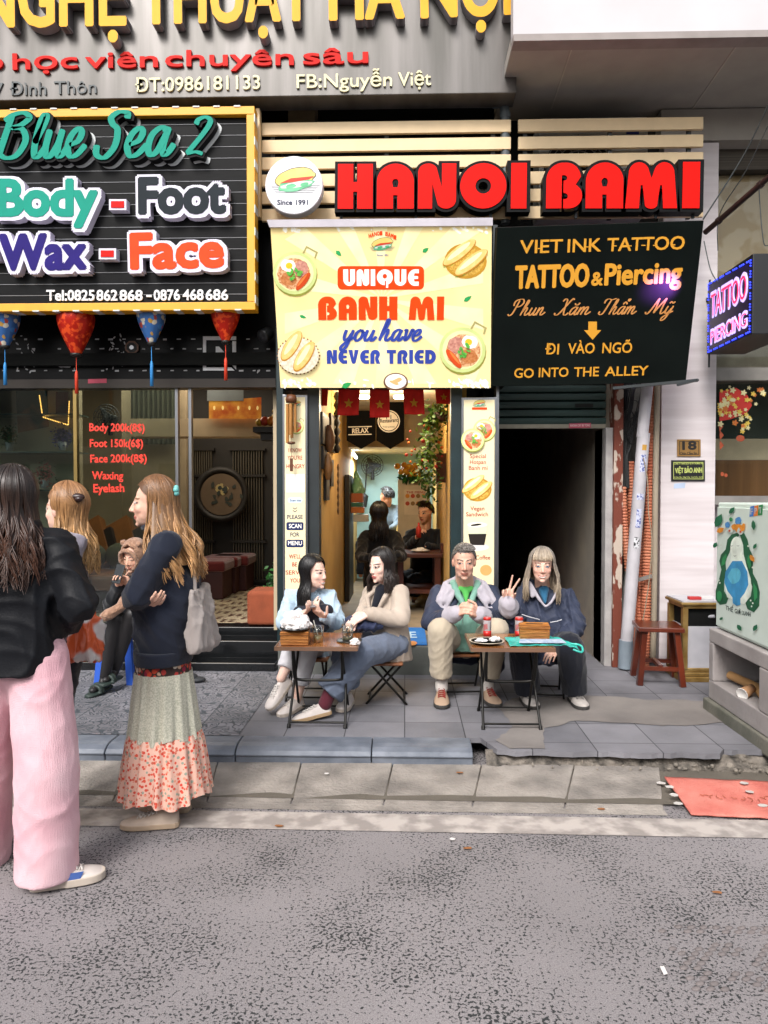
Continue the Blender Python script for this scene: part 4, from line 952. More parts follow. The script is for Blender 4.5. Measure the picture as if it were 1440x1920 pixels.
# ---- black tattoo sign
tp1 = quad_plane((932, 426), (1320, 413), (918, 725), (1286, 717), 5.43, 5.78)
sg = thing('tattoo_sign', 'black tilted sign with golden lettering reading VIET INK TATTOO', 'sign', tp1.o)
M_tb = mat('gloss black sign panel', '#0b110f', rough=.35, var=.25, scale=3, spec=.14)
bevel(slab_from(tp1, .12).build('panel', M_tb, sg), .004)
q = MB(); M_gl = mat('golden vinyl', '#d99a2c', rough=.45, var=.04); q.m(M_gl)
for s, a, b, cap, w in (('VIET', (975, 475), (1054, 473), 24, .018), ('INK', (1064, 473), (1126, 471), 24, .018), ('TATTOO', (1138, 471), (1282, 467), 24, .018),
                        ('TATTOO', (967, 540), (1102, 536), 40, .05), ('&', (1109, 535), (1129, 534), 24, .04), ('Piercing', (1134, 534), (1276, 529), 38, .042),
                        ('ĐI', (1022, 664), (1047, 664), 19, .016), ('VÀO', (1065, 663), (1114, 662), 19, .016), ('NGÕ', (1129, 662), (1184, 661), 19, .016),
                        ('GO', (964, 708), (1000, 708), 17, .018), ('INTO', (1010, 707), (1065, 706), 17, .018), ('THE', (1076, 706), (1122, 705), 17, .018), ('ALLEY', (1134, 705), (1214, 703), 17, .018)):
    put_text(q, tp1, s, a, b, cap, weight=w, depth=.002, lift=.001)
for x, y in ((989, 466), (1012, 466), (1100, 463), (1152, 461), (1180, 461), (1206, 460), (1228, 460), (1262, 459)): flat(q, tp1, [(x - 4, y - 1), (x + 4, y - 1), (x + 4, y + 1), (x - 4, y + 1)], .0035, .0006)
flat(q, tp1, [(1103, 603), (1119, 603), (1119, 619), (1127, 619), (1111, 637), (1095, 619), (1103, 619)][::-1], .001, .002)
def shift(st, dx): return [[(x + dx, y) for x, y in k] for k in st]
acc = {'breve': [[(0, 1.45), (.15, 1.25), (.35, 1.25), (.5, 1.5)]], 'hat': [[(0, 1.25), (.22, 1.55), (.45, 1.25)], [(.5, 1.6), (.62, 1.85), (.45, 1.9), (.42, 1.65)]], 'tilde': [[(0, 1.3), (.15, 1.5), (.35, 1.3), (.5, 1.5)]]}
M_cop = mat('copper vinyl', '#c98a4a', rough=.45); q.m(M_cop)
for s, a, b, mk_ in (('Phun', (952, 592), (1022, 591), ()), ('Xam', (1040, 591), (1107, 590), shift(acc['breve'], 1.45)), ('Tham', (1122, 590), (1193, 589), shift(acc['hat'], 2.3)), ('My', (1210, 589), (1264, 588), shift(acc['tilde'], 1.8))):
    put_script(q, tp1, s, a, b, 15, r=.1, depth=.002, lift=.001, thin=.35, marks=mk_, shear=.35)
q.build('lettering', None, sg)
q = MB().bar(P(1150, 728, Y=5.8), P(1308, 713, Y=5.5), .03, .02); q.bar(P(1270, 722, Y=5.55), P(1309, 712, Y=5.45), .03, .015); q.build('lower_bracket', M_dsteel, sg)
q = MB().box((P(923, 600, Y=5.9).x, 5.86, P(923, 725, Y=5.9).z), (P(931, 600, Y=5.9).x, 6.0, P(923, 425, Y=5.9).z)); tag(q.build('upright_post', M_dsteel), 'dark steel upright between the yellow banner and the black sign', 'post')
# ---- lit side sign
xn = P(1412, 481, Y=5.28)
Xs = xn.x
tl, tr = P(1326, 529, X=Xs), P(1412, 481, X=Xs); bl, br = P(1326, 664, X=Xs), P(1410, 627, X=Xs)
z1 = (tl.z + tr.z) / 2; z0 = (bl.z + br.z) / 2; y1 = (tl.y + bl.y) / 2; y0 = (tr.y + br.y) / 2
lp = Plane(Vector((Xs, y1, z1)), Vector((Xs, y0, z1)), Vector((Xs, y1, z0)), Vector((Xs, y0, z0)))
sg = thing('neon_sign', 'small lit box sign edged in blue dots reading TATTOO PIERCING', 'sign', lp.o)
bevel(MB().box((Xs, y0, z0), (Xs + .3, y1, z1)).build('housing', mat('black sign box', '#101214', rough=.5), sg), .006)
def led(k, c, e): return mat(k, c, rough=.4, emit=e, var=.02)
q = MB().m(mat('dark violet sign face', '#1c1030', rough=.3, emit=.15)); flat(q, lp, [(1329, 533), (1409, 489), (1407, 622), (1329, 660)], .001, .002); q.build('face', None, sg)
q = MB().m(led('blue led', '#2b3cff', 2.2)); cs = [lp.at(1329.5, 533, .006), lp.at(1409, 488, .006), lp.at(1407, 622, .006), lp.at(1329.5, 660, .006)]
for i in range(4):
    a, b = cs[i], cs[(i + 1) % 4]; n = 26
    for k in range(n):
        if k % 4 == 3: continue
        q.ball(a + (b - a) * (k / n), (.006, .006, .006), 6, 4)
q.build('blue_lamps', None, sg)
def mid(a, b, t): return a + (b - a) * t
W_ = MB(); ww = led('white led', '#cdb8ff', .6); wr = led('red led', '#ff2a5c', .6)
for s, yl, yr, cl, cr in (('TATTOO', 596, 560, 45, 52), ('PIERCING', 646, 612, 27, 30)):
    W_.m(ww); put_text(W_, lp, s, (1334, yl), (1402, yr - 0), cl, weight=.05, depth=.003, lift=.004)
    W_.m(wr); put_text(W_, lp, s, (1335, yl - 2), (1401, yr - 2), cl - 5, weight=-.005 if s == 'TATTOO' else -.02, depth=.003, lift=.0075)
W_.build('lettering', None, sg)
q = MB().bar((Xs + .1, y1, z1 - .06), (Xs + .1, 6.4, z1 - .06), .03, .03); q.bar((Xs + .02, y1 + .005, z0 - .1), (Xs + .02, y1 + .005, z1 + .04), .012, .012); q.build('bracket', M_dsteel, sg)
# ---- awning pole with wires
q = MB().tube([P(1465, 312, Y=5.35), P(1322, 436, Y=6.0)], .022, 10)
for t in (.25, .8):
    p = P(1465, 312, Y=5.35).lerp(P(1322, 436, Y=6.0), t); d = (P(1322, 436, Y=6.0) - P(1465, 312, Y=5.35)).normalized() * .012; q.cyl(p - d, p + d, .028, 10)
tag(q.build('awning_pole', mat('dark brown painted pole', '#2a1a16', rough=.4)), 'dark brown diagonal pole sticking out above the lit sign', 'pole')
M_wire = mat('grey cable', '#3f4443', rough=.6)
for i, (pts, r, lab) in enumerate(((((1448, 180, 5.4), (1395, 290, 5.7), (1318, 412, 5.95)), .006, 'upper grey cable stretched down to the corner of the black sign'),
                          (((1452, 210, 5.4), (1400, 318, 5.7), (1350, 400, 6.0), (1346, 470, 6.1)), .004, 'thinner pale cable hanging beside the pillar'),
                          (((1423, 350, 5.6), (1426, 400, 5.6), (1432, 455, 5.6), (1440, 460, 5.6)), .004, 'short wire dangling from the diagonal pole'),
                          (((1320, 452, 5.9), (1332, 505, 5.85), (1346, 530, 5.8)), .004, 'thin black wire looping to the lit sign'))):
    q = MB().tube([P(x, y, Y=d) for x, y, d in smooth_path(pts, 5)], r, 6); tag(q.build('cable', M_wire), lab, 'cable')
# unseen violet spot, added to put a glow on the black panel
l = bpy.data.lights.new('violet_glow_spot', 'SPOT'); l.energy = 130; l.color = (.5, .12, 1); l.spot_size = R(26); l.spot_blend = 1; l.shadow_soft_size = .03
o = bpy.data.objects.new('violet_glow_spot', l); COL.objects.link(o); o.location = lp.o + Vector((-.2, -.55, .1)); tgt = tp1.at(1240, 540); o.rotation_euler = (tgt - o.location).to_track_quat('-Z', 'Y').to_euler()
# ---- vertical menu light boxes
def menu(pa, pb, y0, y1, lab):
    Yv = YS - .05; xa, xb = P(pa, 900, Y=Yv).x, P(pb, 900, Y=Yv).x; z1 = P(pa, y0, Y=Yv).z; z0 = max(P(pa, y1, Y=Yv).z, SZ + .004)
    s_ = thing('menu_sign', lab, 'sign', ((xa + xb) / 2, Yv, z0))
    bevel(MB().box((xa, Yv, z0), (xb, Yv + .045, z1)).build('frame', M_steel, s_), .004)
    v = wall_plane(Yv); MB().box((xa + .018, Yv - .004, z0 + .018), (xb - .018, Yv + .01, z1 - .02)).build('panel', mat('cream backlit panel', '#e2d5ad', rough=.4, var=.02, emit=.1), s_)
    return s_, wall_plane(Yv - .004)
s_, v = menu(530, 577, 740, 1240, 'narrow cream menu light box on the left with a blank white code square')
M_cor = e_mat('coral print', '#a8362c', .05); M_nav = e_mat('navy print', '#222c55', .05)
q = MB(); sandwich(q, v, 556, 757, .22, .001); q.build('logo_print', None, s_); q = MB(); pan(q, v, 556, 800, .32, .001, 1, .15); q.build('food_print', None, s_); q = MB().m(M_cor)
for s, a, b, y in (('I KNOW', 541, 566, 848), ("YOU'RE", 539, 567, 862), ('HUNGRY', 537, 571, 878), ("WE'LL", 542, 564, 1047), ('BE', 548, 557, 1062), ('SERVE', 536, 567, 1077), ('YOU', 544, 562, 1092)):
    put_text(q, v, s, (a, y), (b, y), 7.5, weight=.01, depth=.0005, lift=.001)
q.m(M_nav); put_text(q, v, 'PLEASE', (538.5, 973), (567.5, 973), 7.5, weight=.012, depth=.0005, lift=.001); put_text(q, v, 'FOR', (544.5, 1006), (561, 1006), 7.5, weight=.012, depth=.0005, lift=.001)
for y0, y1, s, a, b in ((979, 994, 'SCAN', 542, 565), (1012, 1026, 'MENU', 540.5, 566)):
    q.m(M_nav); flat(q, v, rrect(537, y0, 569, y1, 3), .001, .0005); q.m(M_wp); put_text(q, v, s, (a, y1 - 4), (b, y1 - 4), 7.5, weight=.02, depth=.0005, lift=.002)
q.m(M_wp); flat(q, v, [(537, 889), (571, 889), (571, 923), (537, 923)], .001, .0005); q.m(e_mat('pale blue print', '#c9d9e6', .15)); flat(q, v, rrect(540, 933, 567, 943, 5), .001, .0005); q.m(M_nav); put_text(q, v, 'Scan me', (544, 940), (564, 940), 4, weight=.01, depth=.0005, lift=.002)
for y in (951, 956): flat(q, v, [(549, y), (553, y + 3), (557, y), (557, y + 1.4), (553, y + 4.4), (549, y + 1.4)][::-1], .001, .0005)
q.build('lettering', None, s_)
s_, v = menu(865, 931, 745, 1240, 'wider cream menu light box on the right showing pans, rolls and coffee')
q = MB(); sandwich(q, v, 899, 757, .3, .001); q.m(M_or); flat(q, v, [(885, 764), (913, 764), (913, 768), (885, 768)], .004, .0003)
q.build('logo_print', None, s_)
for fn_, ar in ((pan, (908, 806, .5, .001, 1, .15)), (pan, (886, 825, .52, .016, -1, .15)), (rolls, (895, 914, .62, .001, True, .15))):
    q = MB(); fn_(q, v, *ar); q.build('food_print', None, s_)
q = MB().m(M_cor)
for s, a, b, y in (('Special', 881, 911, 859), ('Hotpan', 881, 911, 870), ('Banh mi', 879, 914, 881), ('Vegan', 882, 908, 957), ('Sandwich', 874, 915, 968), ('Coffee', 892, 919, 1049)): put_text(q, v, s, (a, y), (b, y), 7.5, weight=.008, depth=.0005, lift=.001)
q.build('lettering', None, s_); q = MB(); q.m(e_mat('saucer print', '#d5d2cf', .12)); flat(q, v, oval(895, 1026, 22, 7), .001, .0005); q.m(e_mat('coffee print', '#2a2522', .03)); flat(q, v, [(877, 996), (913, 996), (908, 1022), (882, 1022)], .002, .0005); q.m(e_mat('cream top print', '#cfd3b5', .12)); flat(q, v, [(876, 984), (914, 984), (912, 1001), (878, 1001)], .003, .0005); q.m(e_mat('foam print', '#e6e2cf', .12)); flat(q, v, oval(895, 984, 19, 5), .004, .0005); q.m(e_mat('coffee print', '#2a2522')); flat(q, v, oval(892, 984, 10, 2, -8, 10, .2), .005, .0005)
q.m(e_mat('peach print', '#e5a061', .15)); flat(q, v, oval(911, 1069, 11, 10), .001, .0005)
q.build('coffee_print', None, s_)
# ---- plaques on the pillar
pv_ = wall_plane(YR)
def plaque(px, lab, m, items, frame=None):
    x0, y0, x1, y1 = px; c = pv_.at((x0 + x1) / 2, (y0 + y1) / 2); s_ = thing('plaque', lab, 'plaque', c)
    q = MB().m(m); flat(q, pv_, [(x0, y0), (x1, y0), (x1, y1), (x0, y1)], 0, .012); bevel(q.build('plate', None, s_), .002)
    q = MB()
    if frame: 
        q.m(frame); x0 += 3.5; x1 -= 3.5; y0 += 3.5; y1 -= 3.5
        for a, b, c_, d in ((x0, y0, x1, y0 + 1), (x0, y1 - 1, x1, y1), (x0, y0, x0 + 1, y1), (x1 - 1, y0, x1, y1)): flat(q, pv_, [(a, b), (c_, b), (c_, d), (a, d)], .0125 + rnd.random() * .0005, .0006)
    for s, a, b, cap, w, m_ in items: q.m(m_); put_text(q, pv_, s, a, b, cap, weight=w, depth=.001, lift=.0125)
    q.build('lettering', None, s_)
M_ink = mat('black ink', '#17130f', rough=.5); M_pgr = mat('pale green gold letters', '#b5c06a', rough=.5)
plaque((1269, 824, 1313, 856), 'brown house number plaque reading 18', mat('bronze brown plate', '#96723f', rough=.4, metal=.3), (('18', (1279, 843), (1304, 842.5), 15, .06, M_ink), ('Chân Cầm Str', (1274, 853), (1306, 852.5), 5, .02, M_ink)), M_ink)
plaque((1258, 863, 1321, 902), 'black company plaque with pale green gold lettering', mat('black plate', '#141616', rough=.4), (('VIỆT BẢO ANH', (1265, 887), (1315, 886), 9, .035, M_pgr), ('CÔNG TY TNHH DỊCH VỤ VÀ THƯƠNG MẠI', (1263, 871), (1317, 870.5), 3.4, .02, M_pgr), ('18 Chân Cầm - Hàng Trống - Hoàn Kiếm - Hà Nội', (1263, 896), (1317, 895.5), 2.4, .01, M_pgr)), M_pgr)
q = MB().m(mat('faded blue sticker', '#aab9cf', rough=.7)); flat(q, pv_, [(1264, 907), (1285, 905), (1284, 915), (1263, 916)], .0005, .0008); tag(q.build('sticker', None), 'faded pale blue sticker on the pillar beneath the plaques', 'sticker')
# ================================================================ PROPS
# ---- lanterns under the spa sign
M_lred = mat('red silk', '#a01808', rough=.45, color2='#d4481c', thresh=(.5, .58), scale=24, spec=.25)
def floral(key, base, cols, sc_=26, rough=.5):
    m = mat(key, base, rough=rough); N, L, b = nodes_of(m)
    tc = N.new('ShaderNodeTexCoord'); vo = N.new('ShaderNodeTexVoronoi'); vo.inputs['Scale'].default_value = sc_; L.new(tc.outputs['Object'], vo.inputs['Vector'])
    rp = N.new('ShaderNodeValToRGB'); rp.color_ramp.interpolation = 'CONSTANT'
    sp = N.new('ShaderNodeSeparateColor'); L.new(vo.outputs['Color'], sp.inputs[0]); L.new(sp.outputs[0], rp.inputs[0])
    n = len(cols); rp.color_ramp.elements[0].color = lin(cols[0]); rp.color_ramp.elements[1].position = 1 / n; rp.color_ramp.elements[1].color = lin(cols[1])
    for i in range(2, n): e = rp.color_ramp.elements.new(i / n); e.color = lin(cols[i])
    r2 = N.new('ShaderNodeValToRGB'); r2.color_ramp.elements[0].position = .38; r2.color_ramp.elements[1].position = .44; r2.color_ramp.elements[0].color = (1, 1, 1, 1); r2.color_ramp.elements[1].color = (0, 0, 0, 1)
    vo2 = N.new('ShaderNodeTexNoise'); vo2.inputs['Scale'].default_value = sc_ * 1.6; vo2.inputs['Detail'].default_value = 2; L.new(tc.outputs['Object'], vo2.inputs['Vector'])
    ad = N.new('ShaderNodeMath'); ad.operation = 'MULTIPLY_ADD'; ad.inputs[1].default_value = .35; L.new(vo2.outputs['Fac'], ad.inputs[0]); L.new(vo.outputs['Distance'], ad.inputs[2]); 
    sb = N.new('ShaderNodeMath'); sb.operation = 'SUBTRACT'; sb.inputs[1].default_value = .0; L.new(ad.outputs[0], sb.inputs[0]); L.new(sb.outputs[0], r2.inputs[0])
    mx = N.new('ShaderNodeMix'); mx.data_type = 'RGBA'; L.new(r2.outputs[0], mx.inputs[0]); mx.inputs[6].default_value = lin(base); L.new(rp.outputs[0], mx.inputs[7]); L.new(mx.outputs[2], b.inputs['Base Color'])
    return m, r2
M_lblue, _r = floral('blue floral silk', '#2d5f9c', ['#2d5f9c', '#c9c2b0', '#a33a2a', '#b58a3a', '#3a78b8'], 24)
_r.color_ramp.elements[0].position = .66; _r.color_ramp.elements[1].position = .72
M_cap = mat('black lantern cap', '#15120f', rough=.5)
for i, (px, w, y1, yt, red, lab) in enumerate(((9, 56, 649, 722, 0, 'blue flowered lantern cut by the left picture edge'), (143, 68, 664, 738, 1, 'large red silk lantern left of the octagonal mirror'),
                                          (284, 53, 643, 724, 0, 'blue flowered lantern between the two red ones'), (423, 53, 640, 713, 1, 'small red silk lantern hanging in front of the square letter emblem'))):
    Yl = 5.86; c = P(px, y1, Y=Yl); r = w / 2 / 1400 * Yl; t = P(px, yt, Y=Yl)
    ln = thing('lantern', lab, 'lantern', c, 'silk lanterns under the spa sign')
    hh = r * 2.45; body = MB(); n = 28; pf = [(.26, 0), (.3, .03), (.5, .2), (.75, .42), (.93, .62), (1, .78), (.95, .9), (.75, 1.0), (.3, 1.06)]
    body.grid(lambda u, v: (lambda q, a: Vector((c.x + q[0] * r * math.cos(a) * (1 - .035 * (math.cos(a * 8) > .9)), c.y + q[0] * r * math.sin(a) * (1 - .035 * (math.cos(a * 8) > .9)), c.z + q[1] * hh)))(smooth_path(pf, 4)[min(int(v * 32), 32)], u * 2 * math.pi), 48, 32)
    body.build('shade', M_lred if red else M_lblue, ln)
    MB().lathe(c, [(r * .3, .004), (r * .32, -.01), (r * .2, -.022), (.004, -.026)], 16).lathe(c + Vector((0, 0, hh * 1.05)), [(r * .34, -.01), (r * .34, .012), (.0, .02)], 16).cyl(c + Vector((0, 0, hh)), c + Vector((0, 0, hh * 1.05 + .12)), .003, 6).build('cap', M_cap, ln)
    tc_ = MB(); tz = (c.z - t.z); mt = mat('red tassel', '#cc3a1c', rough=.6) if red else mat('blue tassel', '#2f86c9', rough=.6)
    tc_.cyl(c + Vector((0, 0, -.02)), c + Vector((0, 0, -tz * .42)), .003, 6); tc_.lathe(c + Vector((0, 0, -tz)), [(.014, 0), (.012, tz * .5), (.006, tz * .58)], 12)
    tc_.build('tassel', mt, ln)
# ---- octagonal mirror and floodlight
p8 = wall_plane(YG - .03); c = p8.at(248, 652)
s_ = thing('octagon_mirror', 'small octagonal wooden mirror on the black band over the spa window', 'mirror', c)
q = MB().m(mat('red brown frame', '#5e3a22', rough=.5)); flat(q, p8, oval(248, 652, 13.5, 13, 22.5, 8), 0, .012); q.m(mat('black disc', '#15110e')); flat(q, p8, oval(248, 652, 10, 9.5, 22.5, 8), .0125, .003); q.m(M_steel); flat(q, p8, oval(248, 652, 4, 4), .016, .002); q.build('frame', None, s_)
c = P(497, 628, Y=6.0); s_ = thing('floodlight', 'black spotlight mounted beside the spa sign', 'lamp', c)
MB().lathe(c, [(.02, -.06), (.05, -.05), (.055, .03), (.05, .04), (.0, .02)], 18, (-.5, -.7, -.5)).build('lamp_head', mat('black lamp metal', '#1c1e20', rough=.35), s_); MB().bar(c, c + Vector((.02, .19, .05)), .015, .015).build('bracket', M_dsteel, s_)
# ---- flags on a string
M_flag = mat('red flag cloth', '#d81c10', rough=.75, var=.1, scale=20); M_star = mat('yellow star print', '#d8a02a', rough=.7)
Yf = 6.12
tag(MB().tube([P(582, 729, Y=Yf), P(712, 731, Y=Yf), P(848, 729, Y=Yf)], .003, 5).build('flag_string', mat('dark string', '#2a211a')), 'thin string carrying the red flags across the shop entrance', 'string')
for (px, y1, w, tl, lab) in ((598, 762, 36, -10, 'red star flag at the left end of the row'), (655, 779, 40, -6, 'red star flag second from the left, tilted'), (712, 783, 37, 0, 'red star flag hanging straight in the middle of the row'),
                         (775, 777, 38, 6, 'red star flag second from the right, tilted outward'), (831, 757, 30, 10, 'red star flag at the right end of the row')):
    a = P(px, 729, Y=Yf); b = P(px, y1, Y=Yf); hw = w / 2 / 1400 * Yf; hgt = a.z - b.z; fl = thing('flag', lab, 'flag', a, 'red star flags over the entrance')
    ph = px * .1
    def fp(u, v, l=0): x = (u - .5) * 2 * hw; return Vector((a.x + x + (math.sin(R(tl)) * hgt * v * .5), a.y - l + .012 * math.sin(u * 7 + ph + v * 2) * (v + .2), a.z - hgt * v - abs(math.sin(R(tl))) * u * .02 * (1 if tl > 0 else -1)))
    q = MB().grid(lambda u, v: fp(u, v), 16, 12); o = q.build('cloth', M_flag, fl); md = o.modifiers.new('t', 'SOLIDIFY'); md.thickness = .002
    sv = []
    for k in range(10): r_ = .24 if k % 2 == 0 else .1; t = math.pi * k / 5; sv.append(fp(.5 + r_ * math.sin(t) * .95, .55 - r_ * math.cos(t) * (2 * hw / hgt), .005))
    MB().add(sv + [fp(.5, .55, .006)], [(k, (k + 1) % 10, 10) for k in range(10)]).build('star', M_star, fl)
# ---- bamboo wind chime in front of the left menu
c = P(546, 748, Y=5.78); wc_ = thing('wind_chime', 'bamboo wind chime hanging in front of the left menu sign', 'wind chime', c)
M_bam = mat('bamboo', '#8a5a26', rough=.5, color2='#b07c3c', scale=14, stretch=(1, 1, .2))
MB().lathe(c, [(.04, -.03), (.045, 0), (.035, .03)], 14).cyl(c + Vector((0, 0, .03)), c + Vector((0, 0, .14)), .002, 5).build('top', mat('coconut wood', '#5a3216', rough=.5), wc_)
for dx, dy, l0, l1, r in ((-.03, 0, .06, .34, .013), (.0, -.03, .05, .28, .013), (.03, 0, .06, .26, .012), (.0, .03, .05, .3, .012)):
    MB().cyl(c + Vector((dx, dy, -.04)), c + Vector((dx, dy, -l1)), r, 12).build('tube', M_bam, wc_)
q = MB().cyl(c, c + Vector((0, 0, -.56)), .0015, 5).lathe(c + Vector((0, 0, -.34)), [(.0, -.012), (.03, -.008), (.03, .008), (0, .012)], 14); q.box(c + Vector((-.012, -.003, -.56)), c + Vector((.012, .003, -.46))); q.build('clapper', mat('coconut wood', '#5a3216'), wc_)

# ---- folding tables and stools
M_top = mat('varnished table wood', '#7a4a26', rough=.22, color2='#9a6234', thresh=(.3, .7), scale=3, stretch=(1, 6, 1), coat=.4)
M_edge = mat('worn metal table edge', '#7d5f4c', rough=.4, metal=.3)
M_leg = mat('black steel tube', '#1d1c1a', rough=.35, metal=.6)
def make_table(loc, lab):
    t = thing('folding_table', lab, 'table', loc, 'low folding tables'); z = .51
    def w(*p): return Vector(loc) + Vector(p)
    bevel(MB().box(w(-.25, -.23, z - .012), w(.25, .23, z)).build('tabletop', M_top, t), .012, 3)
    rim = MB(); 
    for a, b in (((-.252, -.232), (.252, -.232)), ((.252, -.232), (.252, .232)), ((.252, .232), (-.252, .232)), ((-.252, .232), (-.252, -.232))): rim.bar(w(a[0], a[1], z - .012), w(b[0], b[1], z - .012), .008, .024)
    rim.build('rim', M_edge, t)
    for s in (-1, 1):
        q = MB().tube([w(s * .155, .17, z - .02), w(s * .175, -.2, .0)], .0085, 10); q.cyl(w(s * .175, -.2, 0), w(s * .1742, -.184, .02), .012, 10); q.build('leg', M_leg, t)
        q = MB().tube([w(s * .15, -.17, z - .02), w(s * .165, .2, .0)], .0085, 10); q.cyl(w(s * .165, .2, 0), w(s * .1645, .184, .02), .012, 10); q.build('leg', M_leg, t)
    f = lambda a: (.17 - .37 * (1 - a), a * (z - .02))
    MB().tube([w(-.172, -.176, .03), w(.172, -.176, .03)], .007, 8).tube([w(-.162, .178, .03), w(.162, .178, .03)], .006, 8).build('stretcher', M_leg, t)
    MB().tube([w(*p) for p in smooth_path([(-.152, -.165, z - .03), (-.15, -.12, .31), (-.13, -.09, .275), (0, -.088, .27), (.13, -.09, .275), (.15, -.12, .31), (.152, -.165, z - .03)], 5)], .0095, 8).build('brace', M_leg, t)
    return t
tab1 = make_table((-.54, 4.74, PZ), 'low folding table of the two young women with glasses on it')
tab2 = make_table((.655, 4.74, PZ), 'low folding table of the older couple with two cans on it')
M_seat = mat('brown stool seat', '#6b3f22', rough=.4, color2='#8a5530', scale=4, stretch=(1, 6, 1))
def make_stool(loc, rz, lab):
    t = thing('folding_stool', lab, 'stool', loc, 'folding stools at the tables'); z = .29
    def w(*p): return Vector(loc) + Vector(p)
    bevel(MB().box(w(-.155, -.115, z - .022), w(.155, .115, z)).build('seat', M_seat, t), .012, 3)
    for s in (-1, 1):
        MB().tube([w(s * .125, .1, z - .025), w(s * .135, -.14, .0)], .0085, 10).build('leg', M_leg, t); MB().tube([w(s * .115, -.1, z - .025), w(s * .12, .14, .0)], .0085, 10).build('leg', M_leg, t)
    MB().tube([w(-.134, -.12, .025), w(.134, -.12, .025)], .007, 8).tube([w(-.119, .12, .025), w(.119, .12, .025)], .007, 8).build('stretcher', M_leg, t)
    t.rotation_euler.z = rz; return t
stool0 = make_stool((-.69, 5.26, PZ), 0, 'folding stool under the woman in the pale blue sweater')
def place_stool(x, y, rz, lab): return dup(stool0, (x, y, PZ), rz, lab)
place_stool(-.125, 5.2, R(90), 'folding stool under the woman in the beige blazer')
place_stool(.42, 5.44, R(5), 'folding stool under the grey haired man')
place_stool(1.0, 5.38, R(-8), 'folding stool under the woman making a peace sign')
# ---- things on the tables
TZ = PZ + .5105
M_wick = None
def wicker():
    m = mat('honey wicker', '#9a5a22', rough=.5, color2='#c5833a', thresh=(.35, .65), scale=30, stretch=(.4, .4, 4)); N, L, b = nodes_of(m)
    tc = N.new('ShaderNodeTexCoord'); w = N.new('ShaderNodeTexWave'); w.bands_direction = 'Z'; w.inputs['Scale'].default_value = 34; w.inputs['Distortion'].default_value = 1.5; L.new(tc.outputs['Object'], w.inputs[0])
    w2 = N.new('ShaderNodeTexWave'); w2.bands_direction = 'X'; w2.inputs['Scale'].default_value = 20; L.new(tc.outputs['Object'], w2.inputs[0])
    mu = N.new('ShaderNodeMath'); mu.operation = 'MULTIPLY'; L.new(w.outputs['Fac'], mu.inputs[0]); L.new(w2.outputs['Fac'], mu.inputs[1])
    bp = N.new('ShaderNodeBump'); bp.inputs['Strength'].default_value = 1; bp.inputs['Distance'].default_value = .008; L.new(w.outputs['Fac'], bp.inputs['Height']); L.new(bp.outputs[0], b.inputs['Normal']); return m
M_wick = wicker(); M_cardb = mat('glossy dark plate', '#17171a', rough=.25); M_china = mat('cream china', '#cfc3b0', rough=.3, var=.04)
def wicker_box(c, w, d, h, rz, lab):
    c = Vector(c); t = thing('wicker_box', lab, 'box', c, 'wicker tissue boxes'); q = Matrix.Rotation(rz, 3, 'Z')
    f = lambda x, y, z: c + q @ Vector((x, y, z))
    def ring(mb, z0, z1, a, b): mb.add([f(s * w / 2 * k, u * d / 2 * k, z) for z, k in ((z0, a), (z1, b)) for s, u in ((-1, -1), (1, -1), (1, 1), (-1, 1))], [(0, 1, 5, 4), (1, 2, 6, 5), (2, 3, 7, 6), (3, 0, 4, 7), (3, 2, 1, 0), (4, 5, 6, 7)])
    b_ = MB(); ring(b_, 0, h * .72, .97, 1.0); bevel(b_.build('basket', M_wick, t), .006)
    l_ = MB(); ring(l_, h * .73, h, 1.03, 1.0); bevel(l_.build('lid', M_wick, t), .006)
    s = MB().m(mat('dark slot', '#2b170b')); s.add([f(x, y, h + .001) for x, y in ((-w * .28, -.012), (w * .28, -.012), (w * .28, .012), (-w * .28, .012))], [(0, 1, 2, 3)]); s.build('slot', None, t)
    return t
w1 = (-.68, 4.60, TZ)
wicker_box(w1, .175, .13, .085, R(3), 'wicker box under the pan of crumpled white tissues')
wicker_box((.825, 4.77, TZ + .012), .19, .125, .09, R(-6), 'wicker tissue box lying on the teal plastic bag')
c = Vector((-.675, 4.605, TZ + .0865)); s_ = thing('black_pan', 'flat black pan heaped with tissues on top of the left wicker box', 'pan', c)
MB().lathe(c, [(.0, 0), (.07, .0), (.1, .012), (.102, .016), (.07, .006), (0, .005)], 28).build('pan_body', M_cardb, s_)
def crumple(mb, c, r, seed, n=11):
    rr = random.Random(seed); c = Vector(c)
    def fn(u, v):
        a = u * 2 * math.pi; t = v * math.pi; d = Vector((math.sin(t) * math.cos(a), math.sin(t) * math.sin(a), math.cos(t)))
        k = 1 + .55 * noise.noise(d * 1.9 + Vector((seed, 0, 0))) + .4 * abs(noise.noise(d * 4 + Vector((0, seed, 0))))
        return c + Vector((d.x * r[0] * k, d.y * r[1] * k, max(-r[2] * .5, d.z * r[2] * k)))
    return mb.grid(fn, n * 2, n, smooth=False)
M_tis = mat('white tissue', '#dedad8', rough=.9, var=.04, bump=.3, bscale=90)
q = MB(); crumple(q, c + Vector((-.03, 0, .045)), (.055, .05, .055), 2.2); crumple(q, c + Vector((.035, -.01, .04)), (.05, .05, .045), 5.1); crumple(q, c + Vector((.0, .02, .065)), (.045, .05, .045), 9.4); crumple(q, c + Vector((-.0, -.04, .03)), (.05, .04, .035), 7.4)
tag(q.build('tissues', M_tis), 'heap of crumpled white tissues in the black pan', 'tissues')
q = MB(); crumple(q, (-.31, 4.58, TZ + .014), (.03, .022, .022), 3.3); tag(q.build('tissue', M_tis), 'small balled white tissue near the right corner of the young women\'s table', 'tissue')
M_tum = thin_glass('tumbler glass', '#eef2f0', .5); M_drk = mat('milky coffee dregs', '#a8926c', rough=.3)
